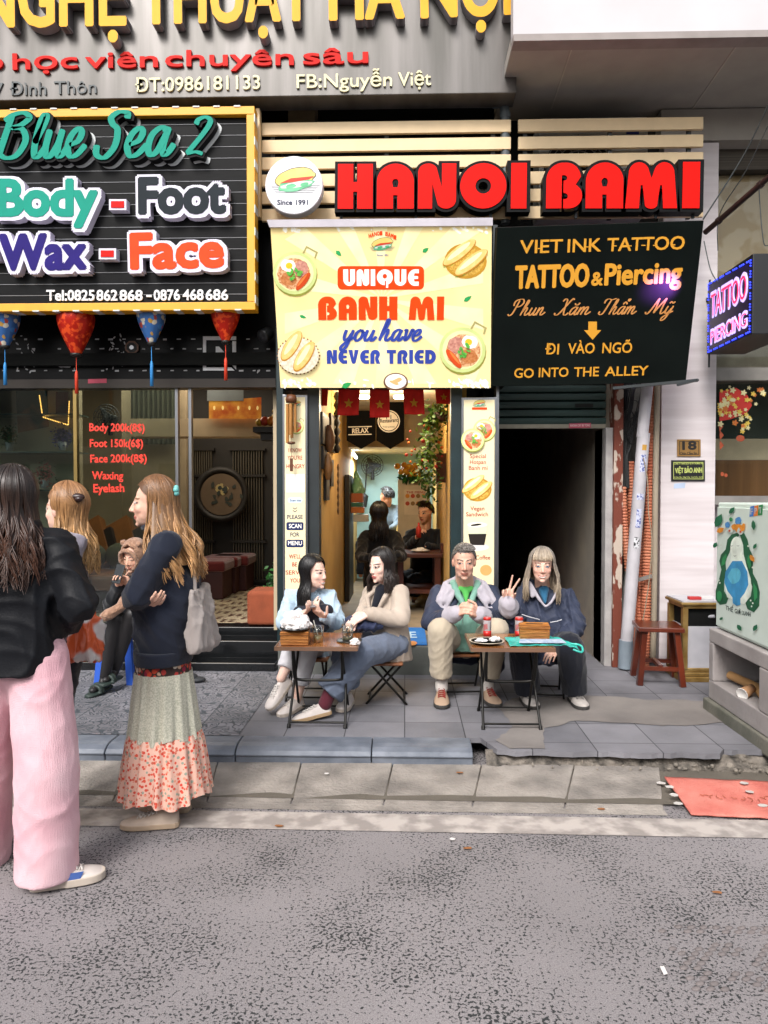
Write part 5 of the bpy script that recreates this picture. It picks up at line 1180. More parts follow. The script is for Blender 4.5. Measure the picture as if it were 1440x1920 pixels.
for (x, y, fill, lab) in ((-.545, 4.66, .035, 'ribbed glass with a straw beside the wicker box'), (-.36, 4.68, .012, 'nearly empty glass with a straw on the black coaster')):
    c = Vector((x, y, TZ + (.008 if fill < .02 else 0))); s_ = thing('glass', lab, 'glass', c, 'drinking glasses')
    MB().lathe(c, [(.0, .002), (.03, .002), (.031, .05), (.037, .1), (.0385, .1), (.034, .05), (.033, .0), (0, .0)], 20).build('tumbler', M_tum, s_)
    MB().lathe(c, [(.0, .004), (.0285, .004), (.029, .004 + fill), (0, .004 + fill)], 18).build('drink', M_drk, s_)
    MB().tube([c + Vector((.01, 0, .006)), c + Vector((-.02, .01, .1)), c + Vector((-.03, .012, .135))], .003, 6).build('straw', mat('dark straw', '#4a4a4c') if fill < .02 else mat('clear straw', '#b9b7b0'), s_)
c = Vector((-.35, 4.685, TZ)); tag(MB().lathe(c, [(0, 0), (.075, 0), (.082, .008), (.075, .006), (0, .005)], 24).build('coaster_tray', mat('black tray', '#1a201d', rough=.3)), 'round black tray under the emptier glass', 'tray')
c = Vector((.51, 4.64, TZ)); s_ = thing('plate', 'cream plate with a black underside and crumpled napkins', 'plate', c)
MB().lathe(c, [(0, 0), (.06, 0), (.108, .016), (.108, .018)], 32).build('underside', M_cardb, s_)
MB().lathe(c, [(.109, .018), (.1095, .022), (.08, .012), (0, .009)], 32).build('plate_top', M_china, s_)
q = MB(); crumple(q, c + Vector((-.035, -.01, .015)), (.035, .025, .016), 4.2); crumple(q, c + Vector((.05, .01, .018)), (.035, .03, .02), 6.2); tag(q.build('napkins', M_tis), 'crumpled white napkins on the cream plate', 'napkins')
M_can = mat('silver white can print', '#bdb4b6', rough=.3, metal=.3); M_canr = mat('red can print', '#c22a24', rough=.3, metal=.2)
for x, y, lab in ((.535, 4.84, 'tall red and silver can in front of the man'), (.74, 4.84, 'tall red and silver can in front of the woman making a peace sign')):
    c = Vector((x, y, TZ)); s_ = thing('drink_can', lab, 'can', c, 'tall drink cans'); h = .135; r = .026
    MB().m(M_can).lathe(c, [(r * .85, 0), (r, .006), (r, h - .012), (r * .86, h - .002), (r * .86, h), (r * .8, h - .003), (0, h - .003)], 22).build('can_body', None, s_)
    q = MB().m(M_canr); q.lathe(c, [(r + .0006, .008), (r + .0006, .045)], 22)
    q.lathe(c, [(r + .0004, h - .022), (r + .0004, h - .012), (r * .88, h - .002)], 22)
    for k in range(5): 
        a = R(-150 + k * 13); q.m(M_canr); q.grid(lambda u, v: c + Vector(((r + .0008) * math.cos(a + (u - .5) * .12), (r + .0008) * math.sin(a + (u - .5) * .12), .05 + .035 * v + k * .002)), 2, 2)
    q.m(mat('dark small print', '#4a4a55'))
    for k in range(4): a = R(-50 + k * 9); q.grid(lambda u, v: c + Vector(((r + .0008) * math.cos(a + (u - .5) * .07), (r + .0008) * math.sin(a + (u - .5) * .07), .05 + .055 * v)), 2, 2)
    q.build('print', None, s_)
M_bag = mat('teal plastic film', '#1f9c8d', rough=.25, color2='#46b9ad', scale=7, bump=.3, bscale=25)
def bagf(u, v):
    x = .64 + .44 * u; y = 4.54 + .26 * v + .05 * u; z = TZ + .003 + .012 * abs(noise.noise(Vector((u * 7, v * 5, 1)))) + .006 * math.sin(u * 17 + v * 6) * (1 - abs(2 * v - 1))
    w = 1 - .55 * max(0, u - .68) / .32; y = 4.66 + (y - 4.66) * w
    z += .004 * (v > .2) - max(0, u - .62) ** 2 * .28
    return Vector((x, y, max(z, TZ + .002) if x < .9 else z))
q = MB().grid(bagf, 60, 30); s_ = thing('plastic_bag', 'folded teal plastic bag hanging over the right table edge', 'bag', (.83, 4.66, TZ))
o = q.build('bag_body', M_bag, s_); md = o.modifiers.new('t', 'SOLIDIFY'); md.thickness = .002; md.offset = 1
hd = MB().tube(smooth_path([(1.04, 4.62, TZ - .03), (1.09, 4.61, TZ - .045), (1.10, 4.64, TZ - .02), (1.085, 4.68, TZ - .012), (1.04, 4.69, TZ - .01)], 5), .007, 8); hd.build('handle', M_bag, s_)
q = MB().m(mat('folded map paper', '#b9c3cf', rough=.6, color2='#7f97b5', scale=30)); q.poly([(.70, 4.57, TZ + .018), (.99, 4.585, TZ + .016), (.98, 4.67, TZ + .022), (.72, 4.655, TZ + .024)], (0, 0, .003)); tag(q.build('folded_paper'), 'printed paper folded on the teal plastic bag', 'paper')
# ---- blue mat on the step
z = SZ + .004; a = P(688, 1213, Z=z); b = P(801, 1213, Z=z); s_ = thing('door_mat', 'bright blue door mat with pale lettering on the shop step', 'mat', (a.x, YS + .3, z))
y0 = YS + .03; y1 = P(750, 1178, Z=z).y; y1 = min(y1, YS + .8)
MB().box((a.x, y0, z), (b.x, y1, z + .008)).build('mat_body', mat('blue mat', '#1d6cb8', rough=.8, bump=.5, bscale=200), s_)
mp_ = Plane(Vector((a.x, y1, z + .009)), Vector((b.x, y1, z + .009)), Vector((a.x, y0, z + .009)), Vector((b.x, y0, z + .009)))
q = MB().m(mat('pale mat print', '#a8c4d8', rough=.8)); put_text(q, mp_, 'E', (768, 1196), (781, 1196), 11, weight=.02, depth=.001); q.m(mat('orange mat print', '#c98a52')); flat(q, mp_, oval(774, 1206, 8, 4), .0005, .001); q.build('print', None, s_)
# ---- blue plastic stool
c = Vector((P(222, 1200, Y=5.62).x, 5.66, PZ + .0045)); s_ = thing('plastic_stool', 'blue plastic stool under the person in the bear hood', 'stool', c)
M_bp = mat('blue plastic', '#2b57b8', rough=.4, var=.05)
bevel(MB().box(c + Vector((-.13, -.13, .40)), c + Vector((.13, .13, .43))).build('seat', M_bp, s_), .012, 3)
for sx in (-1, 1):
    for sy in (-1, 1):
        q = MB().add([c + Vector((sx * x, sy * y, z)) for z, o_ in ((0, .15), (.40, .118)) for x, y in ((o_, o_), (o_ - .05, o_), (o_ - .05, o_ - .012), (o_ - .012, o_ - .012), (o_ - .012, o_ - .05), (o_, o_ - .05))], [(0, 1, 7, 6), (1, 2, 8, 7), (2, 3, 9, 8), (3, 4, 10, 9), (4, 5, 11, 10), (5, 0, 6, 11), (0, 5, 4, 3, 2, 1), (6, 7, 8, 9, 10, 11)]); q.build('leg', M_bp, s_)
# lone slipper
c = Vector((P(372, 1276, Z=PZ).x, P(372, 1280, Z=PZ).y, PZ + .005))
tag(MB().ball(c + Vector((0, 0, .02)), (.075, .05, .022), 18, 8).ball(c + Vector((-.03, 0, .035)), (.045, .05, .03), 14, 8).build('slipper', mat('dark grey slipper', '#2d3033', rough=.7)), 'dark grey slipper on the tiles by the spa step', 'slipper')

# ---- right side: pipes, stool, pedestal, cabinet
M_wp2 = mat('scuffed white pipe', '#a7a4a8', rough=.5, color2='#bfbcc0', scale=5, bump=.1)
q = MB().tube([P(1217, 690, Y=6.1), P(1204, 820, Y=6.1)], .046, 18); q.tube([P(1207, 812, Y=6.1), P(1174, 1215, Y=6.12)], .05, 18)
q.m(M_wp2); dpt = thing('downpipe', 'leaning white drain pipe plastered with small stickers and a grey foot', 'pipe', P(1172, 1255, Y=6.12)); o = q.build('pipe', M_wp2, dpt)
MB().tube([P(1174, 1200, Y=6.12), P(1172, 1252, Y=6.13)], .057, 18).build('pipe_foot', mat('blue grey pipe socket', '#7f8b95', rough=.5), dpt)
def on_pipe(t0, w, h, m_, px=(1207, 812, 1174, 1215)):
    a = P(px[0], px[1], Y=6.1); b = P(px[2], px[3], Y=6.12); d = (b - a).normalized(); c = a + (b - a) * t0; x = Vector((0, 1, 0)).cross(d).normalized(); y = d.cross(x)
    return MB().grid(lambda u, v: c + d * (h * v) + (x * math.sin((u - .5) * w) * -1 + Vector((0, -1, 0)) * math.cos((u - .5) * w)) * .0512, 8, 2)
for t0, w, h, m_ in ((.055, .7, .045, mat('round yellow sticker', '#b98d3a')), (.1, .9, .14, mat('white advert sticker', '#b9bdd0', color2='#4a5590', scale=60, thresh=(.5, .56))), (.28, 1.1, .05, mat('white advert sticker', '#b9bdd0')), (.35, .8, .15, mat('white advert sticker', '#b9bdd0')), (.48, .9, .09, mat('black advert print', '#c9c9cc', color2='#1a1a1d', scale=50, thresh=(.5, .54)))):
    on_pipe(t0, w, h, m_).build('sticker', m_, dpt)
M_cor2 = mat('orange corrugated conduit', '#b4674a', rough=.5, color2='#c07e60', scale=3)
def conduit(pts, r, lab):
    pth = [P(x, y, Y=d) for x, y, d in smooth_path(pts, 10)]; L_ = [0]
    for i in range(1, len(pth)): L_.append(L_[-1] + (pth[i] - pth[i - 1]).length)
    n = int(L_[-1] / .0085); out = []; rs = []
    for k in range(n + 1):
        t = L_[-1] * k / n; i = 0
        while i < len(L_) - 2 and L_[i + 1] < t: i += 1
        out.append(pth[i].lerp(pth[i + 1], (t - L_[i]) / max(1e-6, L_[i + 1] - L_[i]))); rs.append(r if (k % 3) else r * .8)
    q = MB().tube(out, rs, 12, smooth=False); return tag(q.build('conduit', M_cor2), lab, 'conduit', 'orange corrugated conduits')
conduit([(1226, 710, 6.3), (1221, 900, 6.28), (1214, 1050, 6.28), (1208, 1250, 6.3)], .042, 'orange corrugated conduit rising highest, right of the white pipe')
conduit([(1182, 865, 6.3), (1184, 960, 6.32), (1190, 1080, 6.34), (1186, 1190, 6.34), (1184, 1262, 6.25)], .034, 'orange corrugated conduit with its top end left of the white pipe')
conduit([(1167, 913, 6.24), (1172, 1000, 6.26), (1183, 1120, 6.3), (1192, 1240, 6.24)], .032, 'shortest orange corrugated conduit beside the rusted post')
conduit([(1198, 960, 6.4), (1199, 1100, 6.38), (1200, 1255, 6.2)], .036, 'orange corrugated conduit mostly hidden behind the white pipe')
q = MB().tube([P(1233, 700, Y=6.22), P(1229, 900, Y=6.22), P(1226, 1160, Y=6.24), P(1224, 1240, Y=6.24)], .024, 9); tag(q.build('bamboo_pole', mat('weathered bamboo', '#8f8371', rough=.8, color2='#a59a87', scale=9, stretch=(1, 1, .15), bump=.3)), 'weathered pale bamboo pole along the edge of the white pillar', 'pole')
q = MB().tube([P(1187, 1000, Y=6.3), P(1166, 1180, Y=6.26), P(1164, 1235, Y=6.26)], .03, 10); tag(q.build('grey_pipe', mat('dull grey pipe', '#6f7371', rough=.6, var=.2)), 'thin dull grey pipe between the rusted post and the white pipe', 'pipe')
rr = random.Random(21); q = MB()
for k in range(16):
    x0 = rr.uniform(1165, 1205); x1 = 1166 + rr.uniform(0, 20); xe = 1168 + rr.uniform(0, 9)
    pts = [(x0 + rr.uniform(0, 14), 715, 6.35), (x0, 760 + rr.uniform(-15, 20), 6.3), (x1, 815 + rr.uniform(-12, 25), 6.28), (xe, 860, 6.26), (xe + rr.uniform(-2, 3), 915, 6.25)]
    q.tube([P(x, y, Y=d) for x, y, d in smooth_path(pts, 5)], rr.uniform(.004, .008), 6)
for k in range(5):
    cx, cy, r = rr.uniform(1178, 1200), rr.uniform(760, 810), rr.uniform(14, 26)
    q.tube([P(cx + r * .5 * math.cos(t), cy + r * math.sin(t), Y=6.22 + .01 * k) for t in [2 * math.pi * i / 24 for i in range(25)]], .004, 5)
tag(q.build('cable_bundle', mat('black cables', '#17191a', rough=.5)), 'tangle of black cables beside the rusted post', 'cables', None, 'thing')
q = MB().tube([P(x, y, Y=6.05) for x, y in smooth_path([(1206, 858), (1214, 900), (1216, 960), (1222, 1010), (1218, 1080), (1208, 1150), (1200, 1180)], 6)], .0045, 6); tag(q.build('cord', mat('buff cord', '#8a7c68')), 'loose buff cord running down over the orange conduits', 'cord')
q = MB(); a = P(1186, 1090, Y=6.2); b = P(1222, 1080, Y=6.2); q.bar(a, b, .012, .03); tag(q.build('strap', mat('grey strap', '#7a7570')), 'grey strap tying the orange conduits to the wall', 'strap')
# wooden stool
M_wd = mat('red brown lacquered wood', '#43190e', rough=.28, color2='#6b2d19', thresh=(.3, .75), scale=3, stretch=(1, 5, 1), coat=.3)
YW_ = P(1220, 1285, Z=PZ).y
c = Vector((P(1233, 1250, Y=5.75).x, 5.76, PZ)); ws = thing('wooden_stool', 'square red brown lacquered wooden stool by the orange conduits', 'stool', c)
qz = Matrix.Rotation(R(-8), 3, 'Z'); w_ = lambda x, y, z: c + qz @ Vector((x, y, z))
def obox(mb, x0, y0, z0, x1, y1, z1): return mb.add([w_(x, y, z) for x in (x0, x1) for y in (y0, y1) for z in (z0, z1)], [(0, 1, 3, 2), (4, 6, 7, 5), (0, 4, 5, 1), (2, 3, 7, 6), (0, 2, 6, 4), (1, 5, 7, 3)])
bevel(obox(MB(), -.165, -.165, .405, .165, .165, .44).build('seat', M_wd, ws), .006)
for sx in (-1, 1):
    for sy in (-1, 1): bevel(MB().bar(w_(sx * .115, sy * .115, .404), w_(sx * .155, sy * .155, 0), .042, .042, (0, 1, 0)).build('leg', M_wd, ws), .004)
MB().bar(w_(-.14, -.14, .13), w_(.14, -.14, .13), .03, .03).bar(w_(-.14, .14, .13), w_(.14, .14, .13), .03, .03).bar(w_(0, -.14, .14), w_(0, .14, .14), .03, .03).build('stretcher', M_wd, ws)
# marble and gold pedestal bin
c = Vector((P(1306, 1250, Y=5.86).x + .02, 5.92, PZ)); pd = thing('ash_bin', 'white and gold square pedestal bin beside the wooden stool', 'bin', c)
M_gd = mat('tarnished gold metal', '#8a6a34', rough=.4, metal=.6, color2='#b0935c', scale=12); M_wm = mat('white marble panel', '#a9a8ad', rough=.4, color2='#c5c3c7', scale=4)
bx = lambda r, z0, z1, mb: mb.box(c + Vector((-r, -r, z0)), c + Vector((r, r, z1)))
q = MB(); bx(.19, 0, .04, q); bx(.175, .04, .07, q); bx(.155, .07, .1, q); bevel(q.build('base', M_gd, pd), .006)
q = MB().m(M_wm); q.box(c + Vector((-.14, -.14, .1)), c + Vector((.14, .14, .42))); q.m(M_dark).box(c + Vector((-.13, -.13, .42)), c + Vector((.13, .13, .56))); q.build('body', None, pd)
q = MB()
for sx in (-1, 1):
    for sy in (-1, 1): q.box(c + Vector((sx * .15 - .02, sy * .15 - .02, .1)), c + Vector((sx * .15 + .02, sy * .15 + .02, .56)))
q.build('corner_posts', M_gd, pd)
q = MB(); bx(.165, .56, .585, q); bx(.185, .587, .61, q); bevel(q.build('top_rim', M_gd, pd), .006); q = MB(); bx(.175, .6105, .62, q); q.build('top_plate', M_wm, pd)
for i, (dx, dy, m_, lab) in enumerate(((-.05, -.08, mat('red packet', '#b02a2a'), 'red cigarette packet on the pedestal bin'), (.05, -.05, mat('white packet', '#c9c6c4'), 'white packet on the pedestal bin'))):
    bevel(MB().box(c + Vector((dx - .045, dy - .028, .6205)), c + Vector((dx + .045, dy + .028, .642))).build('cigarette_packet', m_), .003); tag(bpy.data.objects[-1] if False else [o for o in COL.objects if o.name.startswith('cigarette_packet')][-1], lab, 'packet')
tag(MB().cyl(c + Vector((-.1, -.02, .47)), c + Vector((.08, -.145, .5)), .013, 10).build('rolled_paper', mat('silver roll', '#a7a7ac')), 'rolled paper sticking out of the pedestal bin', 'paper')
# painted utility cabinet on its concrete stand
ca = P(1342, 1300, Z=PZ); Xc = P(1341, 1100, Y=5.35).x
fa = P(1341, 1165, Y=5.4); 
yb_, yf_ = 5.42, 4.62
# the painted door faces the street at an angle
L0 = P(1342, 1330, Z=PZ); R0 = P(1440, 1400, Z=PZ)
dirx = Vector((R0.x - L0.x, R0.y - L0.y, 0)).normalized(); nrm = Vector((dirx.y, -dirx.x, 0))
W = (Vector((R0.x, R0.y, 0)) - Vector((L0.x, L0.y, 0))).length + .06
zt_ = P(1342, 942, Y=L0.y).z; zb_ = P(1342, 1176, Y=L0.y).z
Lx = Vector((L0.x, L0.y, 0)); Rx = Lx + dirx * W
cp = Plane(Lx + Vector((0, 0, zt_)), Rx + Vector((0, 0, zt_)), Lx + Vector((0, 0, zb_)), Rx + Vector((0, 0, zb_)))
cbn = thing('utility_cabinet', 'pale green street cabinet painted with a long haired woman in flowers', 'cabinet', Lx + Vector((0, 0, zb_)))
M_cab = mat('pale mint cabinet paint', '#cfdcd2', rough=.5, var=.05)
bevel(slab_from(cp, .45).build('cabinet_body', M_cab, cbn), .01)
dpl = Plane(cp.at(1346, 950), cp.at(1432, 950), cp.at(1346, 1165), cp.at(1432, 1195))
q = MB().m(M_cab); zz0, zz1 = zb_ + .02, zt_ - .03
dq = [Lx + dirx * .02, Rx - dirx * .03]; q.poly([dq[0] + nrm * .001 + Vector((0, 0, zz0)), dq[1] + nrm * .001 + Vector((0, 0, zz0)), dq[1] + nrm * .001 + Vector((0, 0, zz1)), dq[0] + nrm * .001 + Vector((0, 0, zz1))], nrm * .012); dr = bevel(q.build('door', M_cab, cbn), .003)
mp2 = Plane(*[v + nrm * .0135 for v in cp.c]); q = MB(); lf = [0.0005]
def pt(c_, pts, nm): lf[0] += .0004; q.m(mat('mural ' + nm, c_, rough=.6, color2=None, var=.22, scale=14)); flat(q, mp2, pts, lf[0], .0003)
def sm(pts, k=5): 
    pts = list(pts) + [pts[0], pts[1]]; return smooth_path(pts, k)[:-k]
hair_l = [(1386, 998), (1372, 1002), (1364, 1012), (1361, 1030), (1352, 1040), (1349, 1052), (1353, 1068), (1348, 1088), (1342, 1108), (1342, 1124), (1350, 1134), (1362, 1132), (1366, 1122), (1358, 1108), (1358, 1090), (1362, 1070), (1360, 1052), (1368, 1036), (1372, 1022), (1386, 1004)]
hair_r = [(1386, 998), (1396, 1000), (1402, 1012), (1406, 1030), (1412, 1042), (1412, 1060), (1412, 1075), (1420, 1090), (1425, 1110), (1424, 1136), (1414, 1148), (1402, 1142), (1398, 1130), (1408, 1118), (1411, 1100), (1404, 1080), (1399, 1060), (1395, 1040), (1394, 1022)]
pt('#1e5a3c', hair_l[::-1], 'dark green'); pt('#1e5a3c', hair_r[::-1], 'dark green')
pt('#dfe9dc', [(1372, 1040), (1395, 1040), (1400, 1060), (1408, 1085), (1410, 1105), (1404, 1122), (1396, 1134), (1380, 1126), (1364, 1120), (1360, 1100), (1362, 1075), (1368, 1055)][::-1], 'pale skin')
pt('#dfe9dc', oval(1382, 1028, 12, 22, 0, 24), 'pale skin')
pt('#3b8fc0', [(1374, 1052), (1392, 1052), (1402, 1072), (1404, 1096), (1397, 1112), (1389, 1122), (1389, 1134), (1382, 1136), (1375, 1131), (1374, 1120), (1365, 1108), (1359, 1092), (1361, 1072)][::-1], 'blue'); pt('#5db4cf', oval(1378, 1080, 12, 15, 20, 16, .1, 3), 'light blue')
pt('#2f8a52', [(1353, 1062), (1356, 1046), (1362, 1038), (1364, 1044), (1360, 1058)], 'mid green'); pt('#2f8a52', [(1404, 1040), (1408, 1046), (1410, 1060), (1406, 1068), (1402, 1054)], 'mid green'); pt('#2f8a52', [(1414, 1092), (1421, 1104), (1421, 1120), (1416, 1128), (1414, 1108)], 'mid green'); pt('#2f8a52', oval(1350, 1118, 5, 10), 'mid green')
for x, y, r, c_, nm in ((1371, 993, 6, '#c9d4cc', 'pale flower'), (1378, 988, 5, '#d98a2e', 'orange'), (1385, 990, 7, '#dc9a36', 'orange'), (1390, 996, 6, '#d9d6c4', 'pale flower'), (1386, 976, 6, '#4f8fc9', 'sky blue'), (1394, 990, 5, '#dc9a36', 'orange'), (1366, 984, 5, '#4f8fc9', 'sky blue'), (1373, 974, 3.5, '#2f8a52', 'mid green'), (1370, 995, 2, '#c0502e', 'rust'), (1391, 997, 2, '#c0502e', 'rust'), (1397, 985, 3, '#dc7a2e', 'orange')): pt(c_, oval(x, y, r, r * 1.15, 0, 12, .12, int(x)), nm)
for x, y, l, w, rot, c_, nm in ((1350, 976, 14, 7, -65, '#1f6a48', 'leaf green'), (1375, 957, 8, 4, -50, '#1f6a48', 'leaf green'), (1416, 985, 10, 4, 85, '#1f6a48', 'leaf green'), (1344, 1022, 6, 4, -60, '#1f6a48', 'leaf green'), (1419, 1024, 6, 3, -60, '#1f6a48', 'leaf green'), (1354, 994, 8, 5, -30, '#d27a2e', 'orange'), (1414, 1047, 8, 4, 60, '#d27a2e', 'orange'), (1390, 1177, 7, 4, 55, '#1f6a48', 'leaf green'), (1420, 1177, 7, 4, -60, '#1f6a48', 'leaf green'), (1356, 1160, 4, 2.5, -40, '#1f6a48', 'leaf green')):
    pt(c_, [(cx_, cy_) for cx_, cy_ in [(x + (a_ * math.cos(R(rot)) - b2 * math.sin(R(rot))), y + (a_ * math.sin(R(rot)) + b2 * math.cos(R(rot)))) for a_, b2 in [(-l, 0), (-l * .5, -w * .8), (l * .2, -w), (l, 0), (l * .2, w), (-l * .5, w * .8)]]][::-1], nm)
for x, y in ((1376, 1022), (1388, 1022)): pt('#33403c', [(x - 3, y), (x, y + 1.6), (x + 3, y), (x, y + 2.6)], 'ink')
pt('#33403c', [(1379, 1041), (1382, 1042.4), (1386, 1041), (1382, 1043.6)], 'ink')
for x, y in ((1352, 1088), (1354, 1093), (1418, 1070), (1416, 1064), (1357, 1022), (1408, 1024), (1413, 1126), (1417, 1131), (1415, 1137)): pt('#d4ddd0', oval(x, y, 1.5, 1.8, 0, 8), 'pale dots')
q.build('mural', None, dr, off=wloc(cbn))
q = MB().m(mat('mural ink', '#2d3834', rough=.6))
for s, a, b in (('THẾ', (1361, 1143), (1375, 1148)), ('GIỚI', (1378, 1149), (1390, 1153)), ('XANH', (1392, 1153), (1408, 1156))): put_text(q, mp2, s, a, b, 8, weight=.01, depth=.0004, lift=.001)
for s, x, c_ in (('F', 1407, '#3b78c2'), ('P', 1414.5, '#dc7a2c'), ('T', 1423, '#2f8a52')):
    q.m(mat('badge ' + c_, c_, rough=.5)); y = 968 - (x - 1407) * .15; flat(q, mp2, [(x, y - 18), (x + 8, y - 20), (x + 6.5, y + 0), (x - 1.5, y + 1)], .001, .0004); q.m(M_wp2); put_text(q, mp2, s, (x + 1, y - 3), (x + 5, y - 3.5), 11, weight=.03, depth=.0004, lift=.0018)
q.build('lettering', None, dr, off=wloc(cbn))
# stand with an opening
M_cs = mat('weathered stand concrete', '#8b8583', rough=.9, color2='#a39d9a', scale=4, bump=.3, bscale=40)
stn = thing('concrete_stand', 'hollow concrete stand under the painted cabinet', 'stand', Lx + Vector((0, 0, PZ)))
e0 = Lx - dirx * .0 + nrm * .05; e1 = e0 + dirx * 1.6; bk = -nrm * .55
zt2, zo1, zo0 = zb_ - .004, zb_ - .095, PZ + .205
def blk(mb, a, b, z0, z1, t0=0, t1=.55):
    p = [a - nrm * t0, b - nrm * t0, b - nrm * t1, a - nrm * t1]
    return mb.add([v + Vector((0, 0, z)) for z in (z0, z1) for v in [Vector((k.x, k.y, 0)) for k in p]], [(3, 2, 1, 0), (4, 5, 6, 7), (0, 1, 5, 4), (1, 2, 6, 5), (2, 3, 7, 6), (3, 0, 4, 7)])
q = MB(); blk(q, e0, e1, zo1, zt2); blk(q, e0, e0 + dirx * .07, zo0, zo1 - .001); blk(q, e0 + dirx * .72, e1, zo0, zo1 - .001); blk(q, e0, e1, PZ + .08, zo0 - .001); blk(q, e0 + dirx * .071, e0 + dirx * .719, zo0, zo1 - .001, .5, .55)
bevel(q.build('frame', M_cs, stn), .008)
q = MB(); blk(q, e0 + nrm * .03 - dirx * .02, e1, PZ - .02, PZ + .078); bevel(q.build('footing', mat('mossy footing', '#55564c', rough=1, color2='#7d7a6f', scale=4, bump=.5), stn), .01)
def ins(u, d, z): return e0 + dirx * u - nrm * d + Vector((0, 0, z))
tag(MB().tube([ins(.1, .1, zo0 + .05), ins(.35, .16, zo0 + .035), ins(.6, .1, zo0 + .03)], .028, 12).build('bamboo_stick', mat('pale bamboo', '#a57e50', rough=.6)), 'pale bamboo stick lying in the hollow concrete stand', 'stick')
c = ins(.44, .06, zo0 + .036); ax = (dirx * .5 + nrm * .8 + Vector((0, 0, -.25))).normalized(); s_ = thing('paper_cup', 'brown paper cup lying in the concrete stand', 'cup', c)
MB().lathe(c - ax * .05, [(.026, 0), (.036, .1), (.034, .1), (.0, .01)], 18, ax).build('cup_body', mat('kraft paper', '#9a7350', rough=.8), s_); MB().lathe(c - ax * .05, [(.036, .098), (.039, .1), (.037, .104), (.033, .1)], 18, ax).build('rim', mat('white cup rim', '#d0cdc8'), s_)
rr = random.Random(4)
for k in range(4):
    u = .2 + .11 * k; tag(MB().tube(smooth_path([ins(u, .3, zo0), ins(u + rr.uniform(-.05, .05), .26, zo0 + .12), ins(u + rr.uniform(-.1, .1), .3, zo1)], 5), .008, 7).build('cable', mat('black cables', '#17191a')), ('bent black cable deepest left inside the concrete stand', 'second black cable inside the concrete stand', 'third black cable inside the concrete stand', 'black cable farthest right inside the concrete stand')[k], 'cable')
# red mat in the gutter, litter
M_mat = mat('faded red mat', '#b8645a', rough=1, spec=.1, color2='#cf8578', thresh=(.3, .7), scale=6, bump=.7, bscale=120)
co = [P(1246, 1458, Z=.05), P(1470, 1468, Z=.055), P(1475, 1537, Z=.012), P(1296, 1528, Z=.012)]
q = MB().grid(lambda u, v: (co[0].lerp(co[1], u)).lerp(co[3].lerp(co[2], u), v) + Vector((0, 0, .006 + .006 * noise.noise(Vector((u * 5, v * 3, 2))))), 40, 16)
rm_ = thing('red_mat', 'worn dusty red mat lying in the gutter on the right', 'mat', co[3]); o = q.build('mat_body', M_mat, rm_); md = o.modifiers.new('t', 'SOLIDIFY'); md.thickness = .008; md.offset = 1
q = MB().m(mat('faded yellow mat print', '#b0604a', rough=.95)); rr = random.Random(9)
for k in range(11):
    u, v = .2 + k * .065, .55 + .03 * math.sin(k); c = (co[0].lerp(co[1], u)).lerp(co[3].lerp(co[2], u), v) + Vector((0, 0, .014 + .006 * noise.noise(Vector((u * 5, v * 3, 2)))))
    q.tube([c + Vector((.018 * math.cos(t), .026 * math.sin(t), .0)) for t in [R(40 * k + i * 30) for i in range(3 + k % 4)]], .0022, 4)
q.build('print', None, rm_)
lit = (('paper_scrap', 'white paper scrap', '#b9b5b0', ((1255, 1477), (1264, 1492), (1272, 1508), (1405, 1486), (1430, 1512), (1395, 1470), (1240, 1470))), ('dry_leaf', 'dry leaf', '#8a5a34', ((523, 1550), (862, 1450), (1128, 1518), (877, 1592), (1345, 1675))), ('white_scrap', 'small white scrap', '#cfcbc8', ((1244, 1823), (848, 1575), (612, 1452))))
where = {'paper_scrap': ('beside the red mat corner', 'in the gap left of the red mat', 'at the lower left edge of the red mat', 'on the middle of the red mat', 'on the lower part of the red mat', 'on the top edge of the red mat', 'above the corner of the red mat'),
         'dry_leaf': ('on the white line', 'on the gutter joint near the kerb end', 'on the gutter by the red mat', 'on the asphalt under the tables', 'on the asphalt far right', 'on the asphalt beside the skirted woman', 'on the asphalt left of the middle'),
         'white_scrap': ('lying upright like a stub low on the road', 'on the asphalt just below the white line', 'on the gutter below the first table', 'on the asphalt below the second table', 'on the asphalt right of the middle')}
for nm, kind, col_, pts in lit:
    for i, (x, y) in enumerate(pts):
        z = .006 if y > 1512 else (.028 + .05 * (1512 - y) / 70 if x > 1240 else .034); c = P(x, y, Z=z); rr = random.Random(x); s = .019 if nm == 'paper_scrap' else .011
        n = 7; vs = [c + Vector((s * (1 + .4 * rr.random()) * math.cos(t) * (1 if nm != 'dry_leaf' else 1.5), s * .8 * math.sin(t) * (1 + .4 * rr.random()), .003 + .003 * rr.random())) for t in [2 * math.pi * k / n for k in range(n)]]
        if nm == 'white_scrap' and i == 0: vs = [c + Vector(v) for v in ((-.006, -.02, .004), (.006, -.02, .008), (.009, .02, .006), (-.004, .022, .004))]
        o = MB().poly(vs, (0, 0, .0015)).build(nm, mat(kind, col_, rough=.8)); tag(o, kind + ' ' + where[nm][i], 'litter', kind + 's on the ground')
# cast cover pattern low right on the road
q = MB(); M_ir = mat('dusty cast cover', '#6f6867', rough=.9, bump=.2)
c0 = P(1330, 1905, Z=0); u_ = (P(1440, 1800, Z=0) - P(1300, 1700, Z=0)); 
for i in range(11):
    for j in range(14):
        p = P(1392, 1790, Z=0) + Vector((.045 * (i - 5) + .022 * (j % 2), .026 * (j - 7), .0))
        if noise.noise(Vector((i * .4, j * .35, 3))) < -.02: continue
        q.ball(p + Vector((0, 0, .001)), (.018, .011, .005), 8, 4, Matrix.Rotation(R(25), 3, 'Z'))
tag(q.build('cast_cover', M_ir), 'worn studded cast cover half buried in the asphalt on the right', 'cover')
